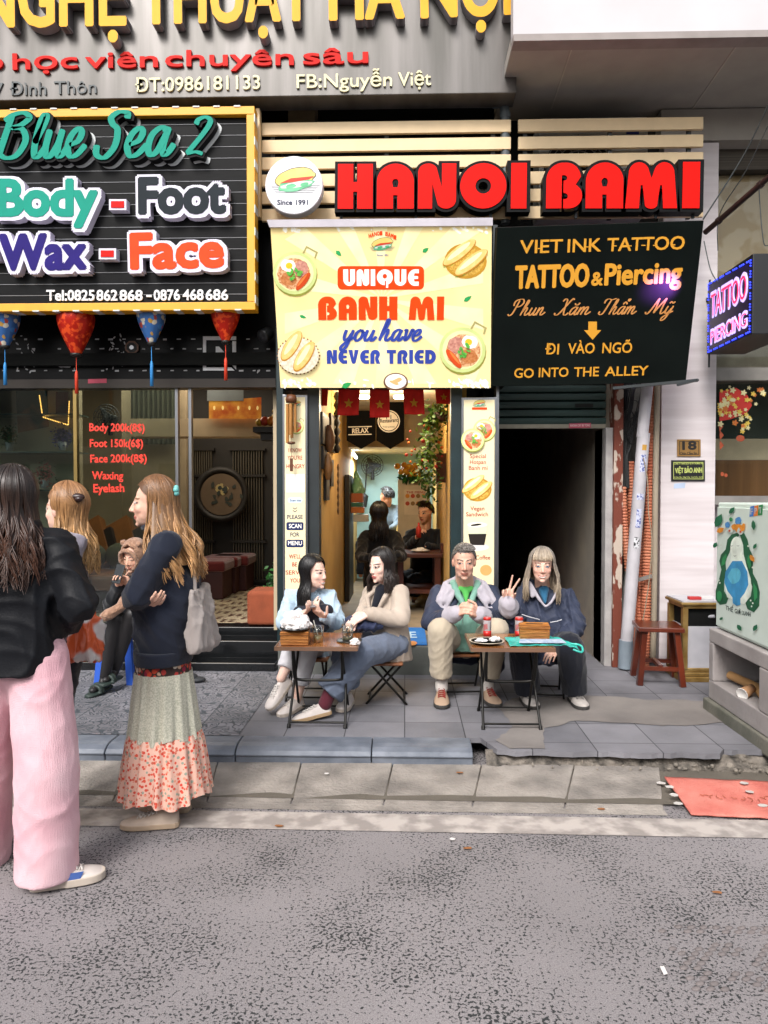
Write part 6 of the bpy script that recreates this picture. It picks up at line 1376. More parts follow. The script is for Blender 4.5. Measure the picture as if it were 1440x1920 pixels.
# ================================================================ PEOPLE
V = Vector
def sa(c): return np.array(lin(c)[:3])
class Blob(MB):
    def cap(s, a, b, ra, rb, n=16):
        a = V(a); b = V(b); d = b - a; L = d.length
        if L < 1e-5: return s.ball(a, ra)
        d = d / L; pts = []; rs = []
        for k in range(5): t = math.pi / 2 * (1 - k / 4); pts.append(a - d * ra * math.sin(t)); rs.append(max(.0004, ra * math.cos(t)))
        for k in range(5): t = math.pi / 2 * k / 4; pts.append(b + d * rb * math.sin(t)); rs.append(max(.0004, rb * math.cos(t)))
        return s.tube(pts, rs, n)
    def chain(s, pts, rs):
        for i in range(len(pts) - 1): s.cap(pts[i], pts[i + 1], rs[i], rs[i + 1])
        return s
    def loft(s, rings, n=28, e=2.3):
        """rings: (centre, side vector, half width, front vector, half depth)"""
        vs = []; fs = []
        for c, sx, a, fy, b in rings:
            for k in range(n):
                t = 2 * math.pi * k / n; ct, st = math.cos(t), math.sin(t)
                x = abs(ct) ** (2 / e) * math.copysign(1, ct); y = abs(st) ** (2 / e) * math.copysign(1, st)
                vs.append(V(c) + V(sx) * (a * x) + V(fy) * (b * y))
        m = len(rings)
        for i in range(m - 1):
            for k in range(n): fs.append((i * n + k, i * n + (k + 1) % n, (i + 1) * n + (k + 1) % n, (i + 1) * n + k))
        fs.append(tuple(range(n))[::-1]); fs.append(tuple((m - 1) * n + k for k in range(n)))
        return s.add(vs, fs, True)
    def remesh(s, voxel, smooth=3, lam=.5):
        me = bpy.data.meshes.new('tmp'); me.from_pydata([tuple(v) for v in s.v], [], s.f)
        bm = bmesh.new(); bm.from_mesh(me); bmesh.ops.recalc_face_normals(bm, faces=bm.faces); bm.to_mesh(me); bm.free()
        ob = bpy.data.objects.new('tmp', me); COL.objects.link(ob)
        md = ob.modifiers.new('r', 'REMESH'); md.mode = 'VOXEL'; md.voxel_size = voxel; md.adaptivity = 0
        dg = bpy.context.evaluated_depsgraph_get(); ev = ob.evaluated_get(dg); m2 = ev.to_mesh()
        n = len(m2.vertices); co = np.empty(n * 3, np.float32); m2.vertices.foreach_get('co', co); co = co.reshape(-1, 3).astype(np.float64)
        q = np.empty(len(m2.loops), np.int32); m2.loops.foreach_get('vertex_index', q); q = q.reshape(-1, 4)
        ev.to_mesh_clear(); bpy.data.objects.remove(ob); bpy.data.meshes.remove(me)
        return Skin(co, q).smooth(smooth, lam)
class Skin:
    """a quad surface held as arrays"""
    def __init__(s, co, q): s.co = co; s.q = q; s.col = None
    def smooth(s, it, lam=.5):
        e = np.concatenate([s.q[:, [0, 1]], s.q[:, [1, 2]], s.q[:, [2, 3]], s.q[:, [3, 0]]]); n = len(s.co)
        cnt = np.bincount(e[:, 0], minlength=n) + np.bincount(e[:, 1], minlength=n)
        for _ in range(it):
            acc = np.stack([np.bincount(e[:, 0], s.co[e[:, 1], k], n) + np.bincount(e[:, 1], s.co[e[:, 0], k], n) for k in range(3)], 1)
            s.co = s.co + lam * (acc / np.maximum(cnt, 1)[:, None] - s.co)
        return s
    def normals(s):
        a, b, c, d = (s.co[s.q[:, k]] for k in range(4)); fn = np.cross(c - a, d - b); n = len(s.co)
        out = np.zeros((n, 3))
        for k in range(4):
            for j in range(3): out[:, j] += np.bincount(s.q[:, k], fn[:, j], n)
        return out / np.maximum(np.linalg.norm(out, axis=1), 1e-9)[:, None]
    def push(s, d): s.co = s.co + s.normals() * d[:, None]; return s
    def folds(s, amp, freq=14, seed=0, along=(0, 0, 1), squash=.45):
        """cloth folds: ridges that run roughly along one direction and wander"""
        r = np.random.RandomState(seed); al = np.array(V(along).normalized()); p = s.co - al[None] * (s.co @ al)[:, None] * (1 - squash)
        w = 0; tot = 0
        warp = np.stack([np.sin(s.co @ r.normal(0, 7, 3) + r.rand() * 6) for _ in range(3)], 1) * .05
        for k in range(4):
            f = freq * (1.6 ** k) * 1.5; dvec = r.normal(0, 1, 3); dvec /= np.linalg.norm(dvec)
            x = (p + warp) @ dvec * f + r.rand() * 6.28 + 1.2 * np.sin(s.co @ r.normal(0, 6, 3) + r.rand() * 6)
            w = w + (1 - np.abs(np.sin(x))) ** 2.2 * (.7 ** k); tot += .7 ** k
        return s.push(amp * 2.5 * (w / tot - .3)).smooth(1, .4)
    def build(s, name, material, parent, loc=None):
        me = bpy.data.meshes.new(name); o = np.array(loc if loc is not None else (wloc(parent) if parent is not None else (0, 0, 0)))
        n = len(s.co); m = len(s.q)
        me.vertices.add(n); me.vertices.foreach_set('co', (s.co - o).astype(np.float32).ravel())
        me.loops.add(m * 4); me.loops.foreach_set('vertex_index', s.q.astype(np.int32).ravel())
        me.polygons.add(m); me.polygons.foreach_set('loop_start', np.arange(0, m * 4, 4, dtype=np.int32))
        me.update(calc_edges=True); me.polygons.foreach_set('use_smooth', np.ones(m, bool))
        if s.col is not None:
            ca = me.color_attributes.new('col', 'FLOAT_COLOR', 'POINT'); ca.data.foreach_set('color', np.concatenate([s.col, np.ones((n, 1))], 1).astype(np.float32).ravel())
        me.materials.append(material); me.validate()
        ob = bpy.data.objects.new(name, me); COL.objects.link(ob)
        if parent is not None: ob.parent = parent
        return ob
M_skin = mat('skin', attr=True, rough=.48, var=.05, scale=40, bump=.05, bscale=200, spec=.4)
N_, L_, b_ = nodes_of(M_skin); b_.inputs['Subsurface Weight'].default_value = .12; b_.inputs['Subsurface Radius'].default_value = (.9, .35, .2); b_.inputs['Subsurface Scale'].default_value = .006
M_hair = mat('hair', attr=True, rough=.38, var=.12, scale=70, spec=.5)
class Frame:
    def __init__(s, c, f, up=(0, 0, 1), k=1.0):
        s.c = V(c); s.f = V(f).normalized(); s.s = V(up).cross(s.f).normalized(); s.u = s.f.cross(s.s).normalized(); s.k = k
    def w(s, x, y, z): return s.c + (s.s * x + s.f * y + s.u * z) * s.k
    def loc(s, co):
        d = (co - np.array(s.c)) / s.k; return np.stack([d @ np.array(s.s), d @ np.array(s.f), d @ np.array(s.u)], 1)
    def mat(s): return Matrix((s.s, s.f, s.u)).transposed()
def add_head(b, F, neck, female=True, nose=1.0, jaw=1.0, ears=1.0):
    k = F.k; Q = F.mat()
    def e(c, r, rx=0):
        q = Q @ Matrix.Rotation(R(rx), 3, 'X'); b.ball(F.w(*c), tuple(x * k for x in r), 20, 14, q)
    def c_(p, q, ra, rb): b.cap(F.w(*p), F.w(*q), ra * k, rb * k, 10)
    e((0, -.014, .03), (.074, .092, .082)); e((0, .018, -.022), (.063, .073, .088)); e((0, .03, -.072), (.05 * jaw, .054, .042)); e((0, .072, -.1), (.019 * jaw, .015, .014))
    for s_ in (-1, 1):
        e((s_ * .035, .055, -.028), (.025, .022, .024)); e((s_ * .031, .0715, .004), (.0145, .0125, .0115)); e((s_ * .072, -.006, -.008), (.011 * ears, .02 * ears, .031 * ears), -10); e((s_ * .031, .036, -.055), (.026 * jaw, .032, .034))
        e((s_ * .0105, .09 + .008 * (nose - 1), -.036), (.0085, .009, .0075))
        c_((s_ * .012, .08, .021), (s_ * .045, .065, .022), .0075, .006)
    c_((0, .084, .01), (0, .102 + .016 * (nose - 1), -.032), .0075, .0098 * (.6 + .4 * nose))
    c_((-.015, .084, -.063), (.015, .084, -.063), .0062, .0062); c_((-.012, .083, -.073), (.012, .083, -.073), .0068, .0068)
    b.cap(F.w(0, -.022, -.06), V(neck) + (F.w(0, -.01, 0) - F.w(0, 0, 0)) * .6, (.047 if female else .056) * k, (.055 if female else .066) * k)
def paint_face(S, F, skin, brow, lips, smile=0.0, teeth=False, blush=.12, beard=0.0, eyes=1.0, iris='#2a1a12', lines=0.0):
    p = F.loc(S.co); x, y, z = p[:, 0], p[:, 1], p[:, 2]; sk = sa(skin); col = np.tile(sk, (len(p), 1))
    near = (np.linalg.norm(p, axis=1) < .2)
    def mixin(m, c): 
        m = np.clip(m, 0, 1)[:, None]; col[:] = col * (1 - m) + np.array(c) * m
    face = near & (y > .03)
    red = sa('#c0524a')
    ck = np.exp(-(((np.abs(x) - .04) / .02) ** 2 + ((z + .035) / .02) ** 2)) * face; mixin(ck * blush * 1.6, red * .55 + sk * .45)
    mixin(np.exp(-((x / .014) ** 2 + ((z + .036) / .014) ** 2)) * face * blush * 1.3, red * .5 + sk * .5)
    mixin((near & (np.abs(x) > .066) & (np.abs(z) < .035)) * .25, red * .6 + sk * .4)
    if beard: mixin(((z < -.045) & face & (y > .03)) * beard, sa('#8a7f79') * .8)
    zc = -.0675 + smile * 10 * x * x - smile * .004
    hw = .023 + .008 * smile
    inl = (np.abs(x) < hw) & face & (y > .06)
    prof = np.sqrt(np.clip(1 - (x / hw) ** 2, 0, 1))
    mixin((inl & (np.abs(z - zc) < .0105 * prof + .0015)) * .8, sa(lips))
    if teeth: mixin((inl & (np.abs(z - zc + .0005) < .0062 * np.sqrt(np.clip(1 - (x / (hw * .88)) ** 2, 0, 1)))) * 1.0, sa('#d8cfc6'))
    else: mixin((inl & (np.abs(z - zc) < .0016)) * .8, sa(lips) * .25)
    for s_ in (-1, 1):
        ex, ez = x - s_ * .031, z - .003
        m = face & (y > .05)
        mixin((m & ((ex / .021) ** 2 + ((ez - .0005) / .011) ** 2 < 1)) * .18, sk * .5)
        h = .0074 * eyes
        almond = (ex / .0155) ** 2 + (ez / h) ** 2
        mixin((m & (almond < 1.4)) * .85, np.array((.02, .013, .01)))
        mixin((m & (almond < .8)) * 1.0, np.array((.5, .46, .44)))
        mixin((m & (almond < 1.0) & (ex ** 2 + ez ** 2 < .0078 ** 2)) * 1.0, sa(iris))
        bz = .0235 - 5.5 * (np.abs(ex + s_ * -.002)) ** 2 * 1.5 + .0015
        mixin((m & (np.abs(ex - s_ * .002) < .021) & (np.abs(z - bz) < .0037)) * .95, sa(brow))
        mixin((face & (y > .09) & ((x - s_ * .0075) ** 2 / .0045 ** 2 + (z + .044) ** 2 / .0035 ** 2 < 1)) * .7, sk * .15)
        if lines: mixin((m & (np.abs(np.hypot(x - s_ * .012, z + .05) - .022) < .0016) & (s_ * x > .02)) * lines, sk * .5)
    if lines:
        for zz in (.045, .056): mixin((face & (np.abs(z - zz - .002 * np.sin(x * 60)) < .0014) & (np.abs(x) < .04)) * lines * .6, sk * .55)
    S.col = col
def add_hand(b, w, d, n, left, curls=(.5, .5, .5, .5), spread=.0, thumb=.6, k=1.0, th=(.75, .55, .15)):
    """palm from wrist w along d, palm side n; curls bend each finger towards n"""
    w = V(w); d = V(d).normalized(); n = V(n); n = (n - d * n.dot(d)).normalized(); t = n.cross(d) if left else d.cross(n)
    for i in range(4):
        o = .03 - .02 * i; b.cap(w + d * .012 * k + t * o * .62 * k, w + d * (.088 - .004 * abs(i - 1)) * k + t * o * k, .0165 * k, .0125 * k, 10)
    b.cap(w - d * .03 * k, w + d * .02 * k, .025 * k, .024 * k, 10)
    for i in range(4):
        o = .031 - .0208 * i; L = (.044, .049, .045, .035)[i] * k; c = curls[i] if hasattr(curls, '__len__') else curls
        p = w + d * (.09 - .004 * abs(i - 1)) * k + t * o * k; a = c * .8; r = (.0088, .0088, .0085, .0076)[i] * k
        sd = t * ((1.5 - i) * spread)
        for j, (ll, rr_) in enumerate(((1, 1), (.62, .9), (.5, .8))):
            dd = (d * math.cos(a) + n * math.sin(a) + sd * (1 if c < .6 else .3)).normalized(); q = p + dd * L * ll; b.cap(p, q, r * rr_, r * rr_ * .92, 10); p = q; a += c * (1.0 if j == 0 else .8)
    p = w + d * .022 * k + t * .026 * k; dv = (t * th[0] + d * th[1] + n * th[2]).normalized()
    q = p + dv * .043 * k; b.cap(p, q, .0135 * k, .0105 * k, 10); dv2 = (dv * .7 + d * .4 + n * thumb * .6 - t * thumb * .35).normalized(); q2 = q + dv2 * .033 * k; b.cap(q, q2, .0102 * k, .009 * k, 10)
    b.cap(q2, q2 + (dv2 + n * .3 * thumb).normalized() * .02 * k, .009 * k, .0075 * k, 10)
def add_body(b, J, k=.86, female=True):
    for s_ in 'LR':
        b.chain([J['sh' + s_], J['el' + s_], J['wr' + s_]], [.046 * k, .037 * k, .026 * k])
        if 'hi' + s_ in J: b.chain([J['hi' + s_], J['kn' + s_], J['an' + s_]], [.08 * k, .055 * k, .036 * k])
    b.cap(J['shL'], J['shR'], .055 * k, .055 * k)
    mid = (V(J['shL']) + V(J['shR'])) / 2; hp = (V(J['hiL']) + V(J['hiR'])) / 2
    b.cap(mid - (mid - hp) * .2, hp, .1 * k, .105 * k); b.cap(J['hiL'], J['hiR'], .095 * k, .095 * k); b.cap(mid, J['neck'], .06 * k, .055 * k)
def person(label, J, F, skin='#c58f74', voxel=.0045, hands=(), female=True, nose=1.0, jaw=1.0, group=None, base=None, ears=1.0, core=True, extra=None, **face):
    b = Blob(); 
    if core: add_body(b, J, female=female)
    add_head(b, F, J['neck'], female, nose, jaw, ears)
    for h in hands: add_hand(b, **h)
    if extra: extra(b)
    S = b.remesh(voxel, 2, .35)
    c0 = S.co.copy(); S.smooth(5, .5); pl_ = F.loc(c0); wt = ((np.linalg.norm(pl_ - np.array((0, .02, -.02)), axis=1) < .125) & ~((np.abs(pl_[:, 0]) < .02) & (pl_[:, 1] > .085)))[:, None] * .8; S.co = c0 * (1 - wt) + S.co * wt
    paint_face(S, F, skin, **face)
    base = base or V(((J['hiL'][0] + J['hiR'][0]) / 2, (J['hiL'][1] + J['hiR'][1]) / 2, PZ))
    o = S.build('person', M_skin, None, base); o.location = base
    tag(o, label, 'person', group); return o, S
def frames(J):
    ss = (V(J['shL']) - V(J['shR'])).normalized(); hs_ = (V(J['hiL']) - V(J['hiR'])).normalized()
    sm_ = (V(J['shL']) + V(J['shR'])) / 2; hm = (V(J['hiL']) + V(J['hiR'])) / 2; up = (sm_ - hm).normalized()
    return ss, hs_, sm_, hm, up
def top_garment(J, name, material, parent, arm=(.07, .062, .048), w=(.2, .18, .2, .19), d=(.14, .13, .13, .1), hem=.12, voxel=.008, fold=.012, freq=15, seed=0, cuff=None, belly=.0, smooth=4, open_neck=.045, hemdir=None, extra=None, squash=.45, shoulder=.06):
    ss, hs_, sm_, hm, up = frames(J); b = Blob()
    def fr(t): x = (hs_ * (1 - t) + ss * t).normalized(); f = x.cross(up).normalized(); return x, f
    rings = []
    hd = V(hemdir).normalized() if hemdir else -up
    L = (sm_ - hm).length
    for t, i, e in ((None, 0, 0), (0.0, 0, 0), (.35, 1, 1), (.7, 2, 0), (.88, 3, 0), (1.0, 4, 0), (1.08, 5, 0)):
        x, f = fr(max(0, t or 0))
        c = hm + hd * hem if t is None else hm + up * (L * t)
        ww, dd = (w[i], d[i]) if i < 4 else (w[3] * (.74, .42)[i - 4], d[3] * (.9, .7)[i - 4])
        rings.append((c + f * belly * (1 if e else .4), x, ww, f, dd))
    b.loft(rings)
    for s_ in 'LR':
        sh = V(J['sh' + s_]); el = V(J['el' + s_]); wr = V(J['wr' + s_])
        b.chain([sh, el, el.lerp(wr, .93)], [arm[0], arm[1], arm[2]])
        b.cap(sh, sm_ + up * .02, shoulder, shoulder)
    b.cap(sm_, V(J['neck']) - up * .02, .085, open_neck + .02)
    if extra: extra(b)
    S = b.remesh(voxel, smooth); 
    if fold: S.folds(fold, freq, seed, up, squash)
    return S.build(name, material, parent)
def legs(J, name, material, parent, r=(.1, .085, .075), hip=.115, voxel=.008, fold=.01, freq=14, seed=1, end=.97, extra=None, hem=None, rise=.06, smooth=4):
    ss, hs_, sm_, hm, up = frames(J); b = Blob(); b.cap(J['hiL'], J['hiR'], hip, hip); b.cap(hm, hm + up * rise, hip * 1.08, hip * 1.05)
    for s_ in 'LR':
        hi, kn, an = V(J['hi' + s_]), V(J['kn' + s_]), V(J['an' + s_]); rr = r if not isinstance(r, dict) else r[s_]
        b.chain([hi, kn], [rr[0], rr[1]])
        d = (an - kn); q = kn + d * end; n = d.normalized(); x = n.orthogonal().normalized(); y = n.cross(x)
        b.loft([(kn - n * rr[1] * .3, x, rr[1] * .8, y, rr[1] * .8), (kn, x, rr[1], y, rr[1]), (kn.lerp(q, .5), x, (rr[1] + rr[2]) / 2, y, (rr[1] + rr[2]) / 2), (q, x, rr[2], y, rr[2])], e=2)
    if extra: extra(b)
    S = b.remesh(voxel, smooth); S.folds(fold, freq, seed, (0, 0, 1), .6); return S.build(name, material, parent)
def shoe(parent, heel, d, up=(0, 0, 1), L=.265, m_up=None, m_sole=None, m_lace=None, w=1.0, name='shoe', laces=True, patch=None, high=0.0, sole_h=.024):
    d = V(d).normalized(); up = V(up); up = (up - d * up.dot(d)).normalized(); x = d.cross(up); heel = V(heel)
    f = lambda a, y, z: heel + x * a + d * y + up * z
    def hwid(t): return w * (.0335 + .0125 * math.sin(min(1, t / .72) * math.pi / 2) - .004 * math.sin(t * math.pi) * (t < .5)) * math.sqrt(max(.02, 1 - max(0, (t - .7) / .31) ** 2.4)) * math.sqrt(max(.05, 1 - max(0, (.1 - t) / .125) ** 2))
    n = 18; out = [(hwid(k / n), k / n * L) for k in range(n + 1)]
    s = MB(); poly = [f(-a * 1.06, y * 1.02 - .004, 0) for a, y in out] + [f(a * 1.06, y * 1.02 - .004, 0) for a, y in out[::-1]]; s.poly(poly, up * sole_h)
    shoe_root = bevel(s.build('sole', m_sole, parent), .004, 2)
    b = MB(); rings = []
    for k in range(n + 1):
        t = k / n; a = hwid(t); y = t * L
        h = (.085 + high) if t < .3 else (.085 + high - (.085 + high - .052) * ((t - .3) / .4) ** .8 if t < .7 else .052 - .022 * ((t - .7) / .3) ** 1.6)
        if t < .06: h -= .008
        r = []
        for j in range(13):
            g = math.pi * j / 12; xx = -math.cos(g); zz = math.sin(g) ** (.75)
            pinch = 1 - .28 * zz * (1 if t < .45 else .4)
            r.append(f(a * xx * pinch, y, sole_h - .002 + (h - sole_h) * zz))
        rings.append(r)
    vs = [v for r in rings for v in r]; fs = [(i * 13 + j, i * 13 + j + 1, (i + 1) * 13 + j + 1, (i + 1) * 13 + j) for i in range(n) for j in range(12)]
    fs += [tuple(range(13))[::-1], tuple(n * 13 + j for j in range(13))]
    b.add(vs, fs, True); u = b.build(name, m_up, parent)
    shoe_root.parent = u
    if laces:
        q = MB()
        for i, t in enumerate((.36, .43, .5, .57, .64)):
            h = .085 + high - (.085 + high - .052) * ((t - .3) / .4) ** .8; a = hwid(t) * .5
            q.tube([f(-a, t * L, h - .004), f(-a * .4, t * L + .006, h + .003), f(a * .4, t * L + .01, h + .003), f(a, t * L + .014, h - .005)], .003, 5); q.tube([f(a, t * L, h - .004), f(0, t * L + .009, h + .0045), f(-a, t * L + .016, h - .005)], .003, 5)
        q.build('laces', m_lace, u, off=wloc(parent))
    if patch:
        q = MB().m(patch); q.grid(lambda g, v: f(hwid(.35 + .35 * g) * 1.02 * (1 - .12 * v), (.3 + .36 * g + .05 * v) * L, .03 + .026 * v), 8, 3); q.build('side_patch', None, u, off=wloc(parent))
    return u
# ---------------- hair
def hair(parent, F, color, tips=None, N=320, L=.35, style='long', part=0.0, wave=.01, seed=0, r=.0052, loose=78, flare=.0, bangs=False, back=.0, vol=1.0, var=.3, front=55, down=(0, 0, -1), back_only=False, tuck=0.0, name='hair', sides=(0, 360), zmin=None, curtain=True):
    N = int(N * 1.9); r *= .72
    rr = random.Random(seed); b = MB(); cols = []; root = sa(color); tip = sa(tips) if tips else root
    k_ = vol * (.93 if style == 'short' else 1); A, B, Cc = .085 * k_, .1015 * k_, .1 * k_; dn = V(down).normalized()
    def skull(ph, th, k=1.0):
        return F.w(A * k * math.sin(ph) * math.sin(th), -.014 + B * k * math.cos(ph) * math.sin(th), .03 + Cc * k * math.cos(th))
    def emit(pts, rad, shade, t0=0):
        n0 = len(b.v); m = len(pts)
        rs = [rad * (.75 if i == 0 else 1.0 - .8 * max(0, (i / (m - 1) - .65) / .35) ** 1.5) for i in range(m)]
        b.tube(pts, rs, 4, caps=False)
        for i in range(m):
            t = i / (m - 1); c = (root * (1 - t ** 1.3) + tip * t ** 1.3) * shade
            cols.extend([tuple(np.clip(c, 0, 1)) + (1,)] * 4)
    # close-fitting under layer
    nu, nv = 40, 14
    def lim(ph):
        return lim0(ph) + (.06 * noise.noise(V((math.cos(ph) * 6, math.sin(ph) * 6, seed))) if style == 'short' else 0)
    def lim0(ph):
        a = abs((ph + math.pi) % (2 * math.pi) - math.pi)
        if bangs and a < R(60): return R(66)
        if a < R(35): return R(60 if style == 'short' else 54)
        if a < R(75): return R(54) + (a - R(35)) / R(40) * R(30)
        return R(84) + min(1, (a - R(75)) / R(40)) * R(36)
    n0 = len(b.v)
    b.grid(lambda u, v: skull(u * 2 * math.pi, .02 + v * lim(u * 2 * math.pi), .99 + .02 * math.sin(u * 90)), nu, nv)
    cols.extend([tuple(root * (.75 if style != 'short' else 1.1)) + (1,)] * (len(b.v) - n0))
    if style == 'short':
        for i in range(N):
            ph = rr.uniform(0, 2 * math.pi); th = math.acos(1 - rr.random() * (1 - math.cos(lim(ph)))); p = skull(ph, th, 1.0); nrm = (p - F.c).normalized()
            comb = (F.f * .45 + F.s * (.7 * part + rr.uniform(-.5, .5)) - F.u * .1) if th < R(55) else (-F.u * .7 - F.f * .35)
            l = L * rr.uniform(.6, 1.1); d1 = (nrm * .28 + comb).normalized()
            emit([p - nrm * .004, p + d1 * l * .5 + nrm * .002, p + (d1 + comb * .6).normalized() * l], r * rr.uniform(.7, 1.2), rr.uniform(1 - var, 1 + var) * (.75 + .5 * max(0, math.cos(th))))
    else:
        for i in range(N):
            a = rr.uniform(-1, 1); ph0 = R(180) * a  # 0 front
            deg = abs(math.degrees(ph0)); sgn = 1 if ph0 > 0 else -1
            if back_only and deg < 60: continue
            clump = int((a + 1) * 34); cr = random.Random(seed * 100 + clump)
            lift = 1.0 + rr.uniform(0, .07) + .03 * cr.uniform(-1, 1)
            start_th = R(rr.uniform(2, 14)); shade = rr.uniform(1 - var, 1 + var) * cr.uniform(1 - var * .5, 1 + var * .5)
            pts = []; isb = bangs and deg < 52
            end_th = R(79 + rr.uniform(-5, 5)) if isb else R(94)
            target = ph0
            if not isb and deg < loose: target = sgn * R(loose + rr.uniform(-3, 24) + tuck * 20)
            sx = part * .03
            for j in range(7):
                t = j / 6; th = start_th + (end_th - start_th) * t; ph = ph0 + (target - ph0) * t ** .8
                if not isb and deg < front and t < .25: ph = ph0 + (target - ph0) * .45
                p = skull(ph, th, lift) + F.s * sx * (1 - t) ** 2; pts.append(p)
            if not isb:
                LL = L * rr.uniform(.82, 1.05) * cr.uniform(.9, 1.06); p = pts[-1]; out = (p - F.w(0, -.014, .02)); out = out - dn * out.dot(dn); out.normalize(); n = 13; w1, f2 = 0, rr.uniform(.85, 1.15); w1, w2, f1 = cr.uniform(0, 6.28), cr.uniform(0, 6.28), cr.uniform(.8, 1.3)
                isback = deg > 100
                for j in range(1, n + 1):
                    t = j / n; sw = wave * (t ** .7) * math.sin(w1 + f1 * f2 * t * 9); sw2 = wave * t * math.cos(w2 + f1 * t * 8)
                    bulge = flare * math.sin(min(1, t * 1.3) * math.pi / 2) * (1 if not isback else .6) + back * t * (1 if isback else .25)
                    nar = -.022 * math.sin(min(1, t * 1.6) * math.pi) * (0 if flare > .02 else 1)
                    q = p + dn * LL * t + out * (bulge + nar) + F.s * sw + F.f * sw2
                    pts.append(q)
            elif wave: pts = pts[:-1] + [pts[-1] + F.f * .003]
            emit(pts, r * rr.uniform(.7, 1.25), shade)
        if curtain and L > .12:
            n0 = len(b.v)
            def cf(u, v):
                ph = R(92 + 176 * u); p = skull(ph, R(90), .97); out = p - F.w(0, -.014, .02); out = out - dn * out.dot(dn); out.normalize()
                return p + dn * (L * .86 * v) + out * ((flare * .8 + back * .8) * v - .012 * math.sin(v * math.pi) * (1 if flare < .02 else 0)) + F.s * .004 * math.sin(u * 60)
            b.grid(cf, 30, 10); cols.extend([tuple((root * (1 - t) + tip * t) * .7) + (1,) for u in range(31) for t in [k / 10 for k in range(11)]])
    b.c = cols
    return b.build(name, M_hair, parent)
def cloth(key, c, c2=None, rough=.88, bump=.25, bscale=260, var=.08, scale=5, sheen=.15, **kw): return mat(key, c, rough=rough, color2=c2, bump=bump, bscale=bscale, var=var, scale=scale, sheen=sheen, spec=.25, **kw)
def gauze():
    m = cloth('pink crinkle cotton', '#d6a6b0', '#e6c0c7', thresh=(.35, .65)); N, L, b = nodes_of(m); tc = N.new('ShaderNodeTexCoord')
    vo = N.new('ShaderNodeTexVoronoi'); vo.inputs['Scale'].default_value = 150; vo.inputs['Randomness'].default_value = .35; L.new(tc.outputs['Object'], vo.inputs['Vector'])
    bp = N.new('ShaderNodeBump'); bp.inputs['Strength'].default_value = .5; bp.inputs['Distance'].default_value = .0028; L.new(vo.outputs['Distance'], bp.inputs['Height']); L.new(bp.outputs[0], b.inputs['Normal'])
    return m
M_white_sh = mat('white trainer leather', '#cfc6c0', rough=.5, var=.08, scale=12); M_sole = mat('off white sole', '#b9ada0', rough=.7, var=.12, scale=12); M_lacew = mat('white laces', '#d3cec8', rough=.8)
M_black_cl = cloth('black nylon', '#0e1015', rough=.6, sheen=0, bump=.15, bscale=120); M_navy = cloth('navy shell fabric', '#2b3143', '#353c50', rough=.6, sheen=.05); M_lin = cloth('pale grey lining', '#a9a4ac')
W_ = None
def J_(**k): return {a: V(b) for a, b in k.items()}
# ---- grey haired man
Fm = Frame(P(870, 1053, Y=5.28), (-.02, -1, -.1), (.0, .0, 1), 1.05)
J = J_(neck=P(872, 1098, Y=5.38), shR=P(824, 1115, Y=5.42), shL=P(920, 1115, Y=5.42), elR=P(806, 1168, Y=5.27), elL=P(940, 1165, Y=5.27), wrR=P(856, 1150, Y=5.08), wrL=P(897, 1152, Y=5.08),
       hiR=P(848, 1203, Y=5.47), hiL=P(900, 1203, Y=5.47), knR=P(826, 1182, Y=5.10), knL=P(930, 1182, Y=5.10), anR=P(828, 1284, Y=5.16), anL=P(914, 1284, Y=5.2))
dr_ = (P(878, 1138, Y=5.0) - J['wrR']); dl_ = (P(874, 1136, Y=5.0) - J['wrL'])
man, S = person('grey haired man in a navy jacket and sage hoodie with clasped hands', J, Fm, skin='#d3a58f', female=False, jaw=1.12, nose=1.25,
    hands=(dict(w=J['wrR'], d=dr_, n=(.75, .2, -.3), left=False, curls=(1.0, 1.05, 1.1, 1.1), thumb=.9), dict(w=J['wrL'], d=dl_ + V((0, -.02, 0)), n=(-.8, .5, -.1), left=True, curls=(.85, .9, .9, .95), thumb=.8)),
    brow='#463e38', lips='#a25e50', smile=.25, blush=.2, beard=.15, lines=.2, eyes=.75, iris='#33251c')
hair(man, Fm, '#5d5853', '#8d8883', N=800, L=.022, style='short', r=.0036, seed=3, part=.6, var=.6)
M_sage = cloth('sage hoodie fleece', '#6f9a8b', '#7da898'); 
top_garment(J, 'hoodie', M_sage, man, arm=(.06, .05, .04), w=(.17, .175, .18, .15), d=(.15, .16, .13, .1), hem=.03, belly=.03, seed=4, fold=.012)
q = Blob(); n_ = V(J['neck'])
for k in range(15): 
    a = math.pi * (1.02 + .96 * k / 14) + math.pi; a2 = a + math.pi * .96 / 14
    p = lambda t: n_ + V((.088 * math.cos(t), .075 * math.sin(t) * -1 * -1 - .01, .02 - .05 * (math.sin(t) < 0) * 1))
    q.cap(p(a), p(a2), .03, .03)
q.cap(n_ + V((-.085, -.03, .01)), n_ + V((-.025, -.12, -.115)), .03, .022); q.cap(n_ + V((.085, -.03, .01)), n_ + V((.03, -.12, -.115)), .03, .022)
q.remesh(.008, 3).folds(.008, 20, 3).build('hood', M_sage, man)
q = Blob().cap(n_ + V((-.035, -.055, -.015)), n_ + V((.035, -.055, -.015)), .022, .022).cap(n_ + V((0, -.065, -.03)), n_ + V((0, -.1, -.1)), .03, .01); q.remesh(.007, 2).build('shirt', cloth('bright green shirt', '#58b356'), man)
MB().tube(smooth_path([n_ + V((-.03, -.13, -.09)), n_ + V((-.028, -.16, -.17)), n_ + V((-.03, -.165, -.25))], 5), .0035, 6).tube(smooth_path([n_ + V((.03, -.13, -.09)), n_ + V((.024, -.16, -.16)), n_ + V((.022, -.165, -.21))], 5), .0035, 6).build('drawstring', cloth('pale sage cord', '#93b3a6'), man)
